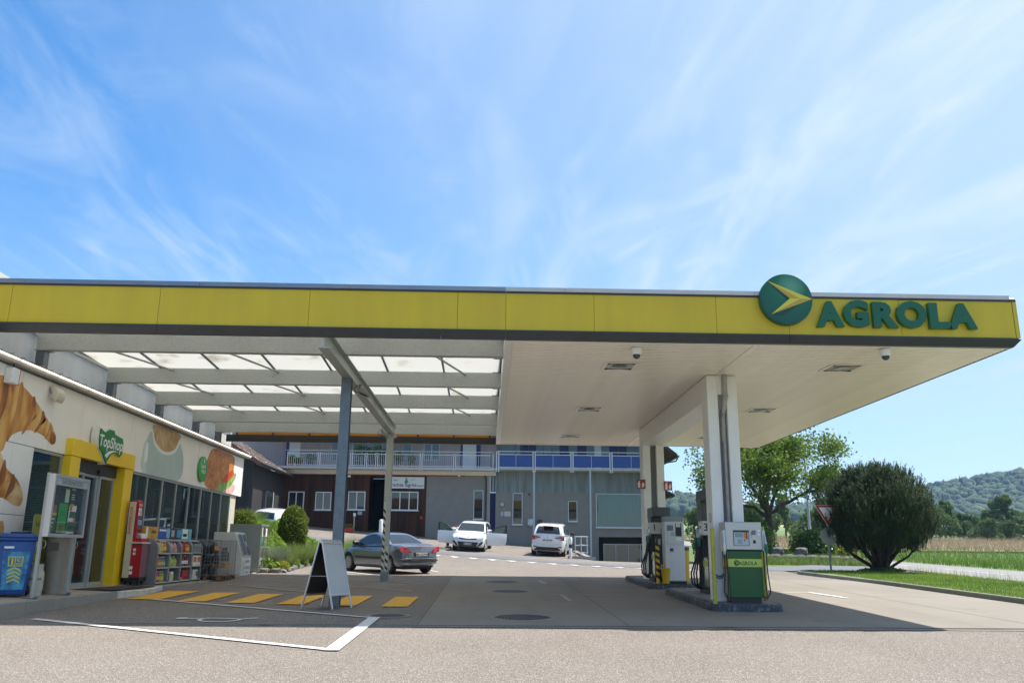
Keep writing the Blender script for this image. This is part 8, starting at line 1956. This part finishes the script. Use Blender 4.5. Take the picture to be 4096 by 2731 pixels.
shrub('yellow_shrub', 'small bright yellow-green shrub on the right end of the stone wall', (18.6, 44.6, TZ(18.6, 44.6)), col_fn(.55, .95, .35), 1500, .11, L_YELB)
n = 7000; x = NR.uniform(11.4, 18.8, n); y = 43.8 - 2.1 * ((x - 11.4) / 7.4) ** 1.3 + NR.uniform(-.6, 3.2, n); P_ = np.stack([x, y, [TZ(a, b) for a, b in zip(x, y)]], 1)
V, F = blades(P_, .5, .035, .35); o = np_mesh('bank_grasses', V, F, L_LAV, kind='stuff'); tag(o, 'loose grasses and herbs along the stone wall', 'grass')
# grass: verge, meadow edge, seeding meadow
n = 46000; y = NR.uniform(12, 34.3, n) ; x = 12.55 + NR.random(n) * (4.3 - .0 * y); ok = (x < 17.1) & ~((y > 33) & (x > 16)); x, y = x[ok], y[ok]
P_ = np.stack([x, y, np.array([TZ(a, b) for a, b in zip(x, y)]) + .085], 1); V, F = blades(P_, .085, .014, .45); o = np_mesh('verge_grass', V, F, L_GRASS, kind='stuff'); tag(o, 'short green grass on the verge beside the road', 'grass')
n = 900; y = NR.uniform(14, 34, n); x = NR.uniform(15.6, 17.0, n); P_ = np.stack([x, y, np.array([TZ(a, b) for a, b in zip(x, y)]) + .085], 1); V, F = blades(P_, .32, .012, .25); o = np_mesh('tall_verge_grass', V, F, L_LAV, kind='stuff'); tag(o, 'thin tall grass stalks along the road side of the verge', 'grass')
HAY = mat('seeding_meadow', (.27, .215, .12), .95, col2=(.34, .27, .16), scale=.12, bump=.5, bscale=5)
o = MB().grid(lambda u, v: (23.3 + 140 * u ** 1.6 + (0 if v < .01 else 6 * math.sin(u * 9)), 66 + 42 * v, TZ(23.3 + 140 * u, 66 + 42 * v) + .12), 40, 16).build('hay_meadow', HAY, recalc=False); o['kind'] = 'structure'
L_HAY = leafmat('hay_blade', (.30, .24, .14), (.42, .33, .21), .6, .35); L_MGR = leafmat('meadow_blade', (.09, .18, .02), (.19, .28, .05), .5, .45)
n = 42000; y = 26 + 46 * NR.random(n) ** 1.2; x = 23.35 + NR.random(n) ** 1.3 * (y * .95); P_ = np.stack([x, y, np.array([TZ(a, b) for a, b in zip(x, y)])], 1); V, F = blades(P_, .40, .03, .3); o = np_mesh('meadow_grass', V, F, L_MGR, kind='stuff'); tag(o, 'knee-high green meadow grass beyond the road', 'grass')
n = 30000; y = NR.uniform(64, 112, n); x = 22 + NR.random(n) * 85; P_ = np.stack([x, y, np.array([TZ(a, b) for a, b in zip(x, y)])], 1); V, F = blades(P_, .75, .06, .25); o = np_mesh('seeding_grass', V, F, L_HAY, kind='stuff'); tag(o, 'brownish seeding grass farther out in the meadow', 'grass')
# field trees and bushes in a row before the hill
def far_tree(seed, cw, ch, th, n=2600, ls=.55):
    """returns (crown mesh, trunk mesh) of one kind of field tree"""
    rnd.seed(seed); C = []; k = 15
    for i in range(k):
        a = rnd.uniform(0, 2 * PI); q = rnd.random(); r = cw * .5 * math.sqrt(rnd.random()) * (1 - .45 * q); c = np.array([math.cos(a) * r, math.sin(a) * r, th + (ch - th) * (.12 + .8 * q)]); rr = cw * rnd.uniform(.17, .27) * (1 - .3 * q)
        m_ = n // k; C.append(c + unit(m_) * rr * NR.uniform(.55, 1.0, m_)[:, None] * np.array([1, 1, .9]))
    V, F = leaf_quads(np.vstack(C), ls, .75, (0, 0, 1), .1)
    t = np_mesh('crown', V, F, L_FAR)
    mb = MB(); tapered(mb, (0, 0, -.2), (0, 0, th + (ch - th) * .55), cw * .035 + .06, .05, 6, .02)
    for i in range(5):
        a = 2 * PI * i / 5; tapered(mb, (0, 0, th + .2 + .3 * i), (math.cos(a) * cw * .33, math.sin(a) * cw * .33, th + (ch - th) * (.4 + .1 * i)), .09, .03, 5, .05)
    b = mb.build('trunk', BARK, recalc=False)
    c_me, b_me = t.data, b.data; bpy.data.objects.remove(t); bpy.data.objects.remove(b)
    return c_me, b_me
KINDS = [far_tree(1, 6.5, 7.5, .8), far_tree(2, 6, 10.5, 1.2, 3000), far_tree(3, 5, 4.2, .2, 1800, .45), far_tree(4, 8, 8.5, 1.0, 3000)]
FT = [(39, 96, 3, .62, 'first field tree right of the street lamp, bushy'), (43.5, 102, 0, .68, 'rounded field tree seen between street lamp and give-way sign'), (41.5, 88, 2, .75, 'grey-green willow bush right of the street lamp'), (35, 92, 2, .9, 'low bush left of the street lamp'), (33, 104, 3, .62, 'field tree seen through the gap left of the street lamp'), (37.5, 108, 1, .52, 'slim field tree behind the street lamp'),
      (48.5, 108, 3, .62, 'field tree behind the left flank of the pine'), (53, 106, 0, .6, 'field tree behind the left half of the pine'), (57, 108, 3, .55, 'field tree behind the right half of the pine'), (60.5, 112, 1, .5, 'slim field tree at the right edge of the pine'), (63.6, 113, 0, .52, 'small rounded field tree just right of the pine'), (67.8, 112, 1, .58, 'tallest pointed field tree in the open meadow'), (65.6, 108, 2, .62, 'low bush left of the tallest field tree'), (70.4, 113, 2, .78, 'low willow bush right of the tallest field tree'),
      (74.5, 114, 3, .72, 'broad field tree near the right edge of the picture'), (72.0, 106, 2, .5, 'small pale bush in the meadow near the right edge'), (78.5, 112, 1, .6, 'field tree cut by the right edge of the picture'), (61.8, 106, 2, .7, 'low bush at the right foot of the pine'), (69.2, 116, 3, .55, 'field tree half hidden behind the tallest one'), (65.2, 117, 3, .5, 'field tree behind the small rounded one'), (73.0, 118, 0, .55, 'field tree left behind the broad right one'), (76.2, 108, 2, .7, 'low bush before the broad right tree'), (27, 112, 0, .5, 'small field tree seen between the two pump columns, right one'), (22.5, 118, 2, .8, 'bush seen between the two pump columns, left one'), (25, 80, 2, .6, 'pale bush beyond the pole box'), (19.5, 104, 2, .6, 'small bush left of the pole box'), (29, 96, 0, .6, 'dark field tree right of the pole box')]
for x, y, k, s, lab in FT:
    t = thing('field_tree', lab, 'tree', (x, y, TZ(x, y)), NR.uniform(0, 6), group='trees and bushes along the meadow'); t.scale = (s, s, s * NR.uniform(.92, 1.08))
    for nm, me in (('crown', KINDS[k][0]), ('trunk', KINDS[k][1])):
        o = bpy.data.objects.new(nm, me); COL.objects.link(o); o.parent = t
# hills
def hill_z(x, y):
    base = TZ(min(x, 200), 260) - .03 + .008 * (y - 260)
    g = lambda cx_, cy_, sx, sy, h: h * math.exp(-((x - cx_) / sx) ** 2 - ((y - cy_) / sy) ** 2)
    return base + g(520, 640, 190, 180, 60) + g(300, 700, 110, 150, 13) + g(128, 640, 62, 130, 22) + g(215, 900, 150, 160, 14) + g(-200, 800, 250, 200, 40) + g(60, 1100, 300, 200, 25) + 1.5 * math.sin(x * .02) * math.cos(y * .017)
FARF = mat('far_field', (.17, .22, .06), .95, col2=(.36, .33, .15), scale=.006, lo=.48, hi=.56, detail=2)
mb = MB(); hx = [-900, -500, -300, -200] + frange(-150, 800, 25) + [900, 1200, 2000]; hy = frange(258, 1200, 27) + [1400, 2000, 3000]
V = [(x, y, hill_z(x, y)) for y in hy for x in hx]; nx = len(hx); mb.add(V, [(j * nx + i, j * nx + i + 1, (j + 1) * nx + i + 1, (j + 1) * nx + i) for j in range(len(hy) - 1) for i in range(nx - 1)]); o = mb.build('hills', FARF, recalc=False, smooth=True); o['kind'] = 'structure'
bm = bmesh.new(); bmesh.ops.create_icosphere(bm, subdivisions=2, radius=1); IV = np.array([tuple(v.co) for v in bm.verts]); IF = np.array([[v.index for v in f.verts] for f in bm.faces]); bm.free()
def forest(name, label, cond, n, hmin, hmax, conif=.15, lm=None):
    P_ = []; tries = 0
    while len(P_) < n and tries < n * 60:
        tries += 1; x = NR.uniform(40, 760); y = NR.uniform(380, 1000)
        if cond(x, y): P_.append((x, y, hill_z(x, y)))
    P_ = np.array(P_); n = len(P_); h = NR.uniform(hmin, hmax, n); w = h * NR.uniform(.34, .5, n); con = NR.random(n) < conif
    VV = []
    jit = 1 + NR.normal(0, .11, (n, len(IV)))
    S = IV[None] * jit[:, :, None]
    S[con, :, :2] *= np.clip(1 - IV[:, 2], .10, 2)[None, :, None] * .45; 
    V = np.stack([S[:, :, 0] * w[:, None] + P_[:, None, 0], S[:, :, 1] * w[:, None] + P_[:, None, 1], S[:, :, 2] * (h * np.where(con, .58, .46))[:, None] + P_[:, None, 2] + (h * np.where(con, .5, .48))[:, None]], 2)
    F = (IF[None] + (np.arange(n) * len(IV))[:, None, None]).reshape(-1, 3)
    o = np_mesh(name, V.reshape(-1, 3), F, lm, kind='stuff'); tag(o, label, 'forest'); o.data.polygons.foreach_set('use_smooth', [True] * len(o.data.polygons)); return o
L_FOR = mat('forest_green', (.014, .034, .014), .9, col2=(.05, .085, .028), scale=.09, lo=.35, hi=.65, detail=9, bump=1.0, bscale=.9)
forest('hill_forest', 'mixed forest covering the hill at the right', lambda x, y: y > 470 - .1 * (x - 300) and 250 < x < 740 and hill_z(x, y) > 15 + .012 * (y - 400) + 5 * math.sin(x * .03), 11000, 6, 11, .18, L_FOR)
forest('far_forest', 'forested hill seen between the pump columns', lambda x, y: 45 < x < 250 and y > 540 and hill_z(x, y) > 17 + .012 * (y - 500) + 3 * math.sin(x * .05), 4500, 6, 10, .08, L_FOR)
# balcony plants and trough plants
def pot_plant(label, x, y, z, r, h, m_, pot, n=260):
    t = thing('pot_plant', label, 'plant', (x, y, z), group='potted plants on the balcony')
    MB().lathe([(r * .55, 0), (r * .75, r * 1.1), (r * .8, r * 1.1)], 14).build('pot', pot, t, smooth=True)
    mb = MB(); tapered(mb, (0, 0, r), (0, 0, h * .7), .02, .01, 5, .02); mb.build('stem', BARK, t, recalc=False)
    C = unit(n) * (NR.random(n) ** .4)[:, None] * np.array([r * 1.3, r * 1.3, h * .38]) + np.array([0, 0, h * .66]); V, F = leaf_quads(C, .14, .5); np_mesh('foliage', V, F, m_, t)
TERR = mat('terracotta', (.30, .10, .05), .8); POTB = mat('pot_blue', (.04, .06, .14), .5)
zbal = 6.795
for i, (x, h, r, lab) in enumerate(((-12.3, .75, .25, 'bushy plant in a terracotta pot at the left end of the balcony'), (-11.85, .6, .22, 'second terracotta pot plant from the left end of the balcony'), (-11.1, .95, .28, 'dark leafy plant in a blue pot left of the near post'), (-8.1, 1.7, .26, 'tall potted tree on the balcony right of the near post'), (-7.3, 1.3, .3, 'wide potted shrub before the glazed balcony doors'), (-6.9, 1.5, .24, 'upright potted tree before the glazed balcony doors'), (-5.55, 1.0, .25, 'dark potted plant right of the striped post'), (-4.75, .95, .25, 'palm-like plant in a terracotta pot on the balcony'))):
    pot_plant(lab, x, 53.9, zbal, r, h, L_LAUR, POTB if i in (2, 4) else TERR)
n = 220; C = np.stack([NR.uniform(-.48, .48, n), NR.uniform(-.14, .14, n), NR.uniform(.2, .45, n)], 1); V, F = leaf_quads(C, .1, .6); np_mesh('foliage', V, F, L_COV, fb)
# ---------------------------------------------------------------- right-hand street furniture
ys_ = thing('give_way_sign', 'red-bordered give-way triangle above a round sign seen from behind', 'road sign', (13.45, 33.9, TZ(13.45, 33.9)))
RBO = mat('sign_red', (.45, .015, .015), .45); SBACK = mat('sign_back_grey', (.20, .21, .21), .5, .3)
MB().lathe([(.038, 0), (.038, 2.75)], 12).build('pole', SBACK, ys_, smooth=True)
tri = [(-.48, 2.62), (.48, 2.62), (0, 1.80)]
def tri_in(k): c = (0, 2.347); return [(c[0] + (a - c[0]) * k, c[1] + (b - c[1]) * k) for a, b in tri]
MB().prism(tri, -.06, -.045, 'y').build('triangle_plate', WHITE, ys_)
mb = MB(); a_, b_ = tri_in(.97), tri_in(.66); mb.add([(x, -.0615, z) for x, z in a_ + b_], [(i, (i + 1) % 3, 3 + (i + 1) % 3, 3 + i) for i in range(3)]); mb.build('red_border', RBO, ys_, recalc=False)
MB().lathe([(.335, -.05), (.335, -.035)], 36, (0, 0, 1.42), 'y').build('round_plate', SBACK, ys_)
for z in (1.55, 1.27): MB().box(-.3, -.075, z - .015, .3, -.051, z + .015).build('mounting_rail', SBACK, ys_)
MB().box(.18, -.056, 1.38, .25, -.052, 1.46).build('sticker', WPRINT, ys_)
lp = thing('street_lamp', 'slim grey street lamp post beyond the round-crowned tree', 'street lamp', (21.4, 57.0, TZ(21.4, 57)))
mb = MB(); mb.tube([(0, 0, 0), (0, 0, 4), (0, 0, 7.2), (-.12, 0, 7.5), (-.5, 0, 7.7)], [.10, .08, .06, .05, .04], 12); mb.build('pole', mat('lamp_pole', (.36, .40, .43), .4, .4), lp, smooth=True); MB().box(-1.1, -.12, 7.64, -.45, .12, 7.76).build('lamp_head', ANTH, lp, bevel=.03)
mp = thing('far_mast', 'thin grey mast rising left of the round-crowned tree', 'mast', (15.4, 62, TZ(15.4, 62))); mb = MB(); mb.tube([(0, 0, 0), (0, 0, 8.2)], [.05, .03], 8); mb.build('pole', GALV, mp)
# ---------------------------------------------------------------- air between here and the hills
hzb = MB().box(-1500, -60, -40, 1600, 3200, 135).build('haze', [], None, recalc=True); hzb['kind'] = 'stuff'; tag(hzb, 'pale summer haze over the valley', 'haze')
hm = bpy.data.materials.new('haze_air'); hm.use_nodes = True; n_ = hm.node_tree.nodes; n_.remove(n_['Principled BSDF'])
pv_ = n_.new('ShaderNodeVolumePrincipled'); pv_.inputs['Color'].default_value = (.38, .62, 1.0, 1); pv_.inputs['Density'].default_value = .00026; pv_.inputs['Anisotropy'].default_value = .3
hm.node_tree.links.new(pv_.outputs[0], n_['Material Output'].inputs['Volume']); hzb.data.materials.clear(); hzb.data.materials.append(hm)
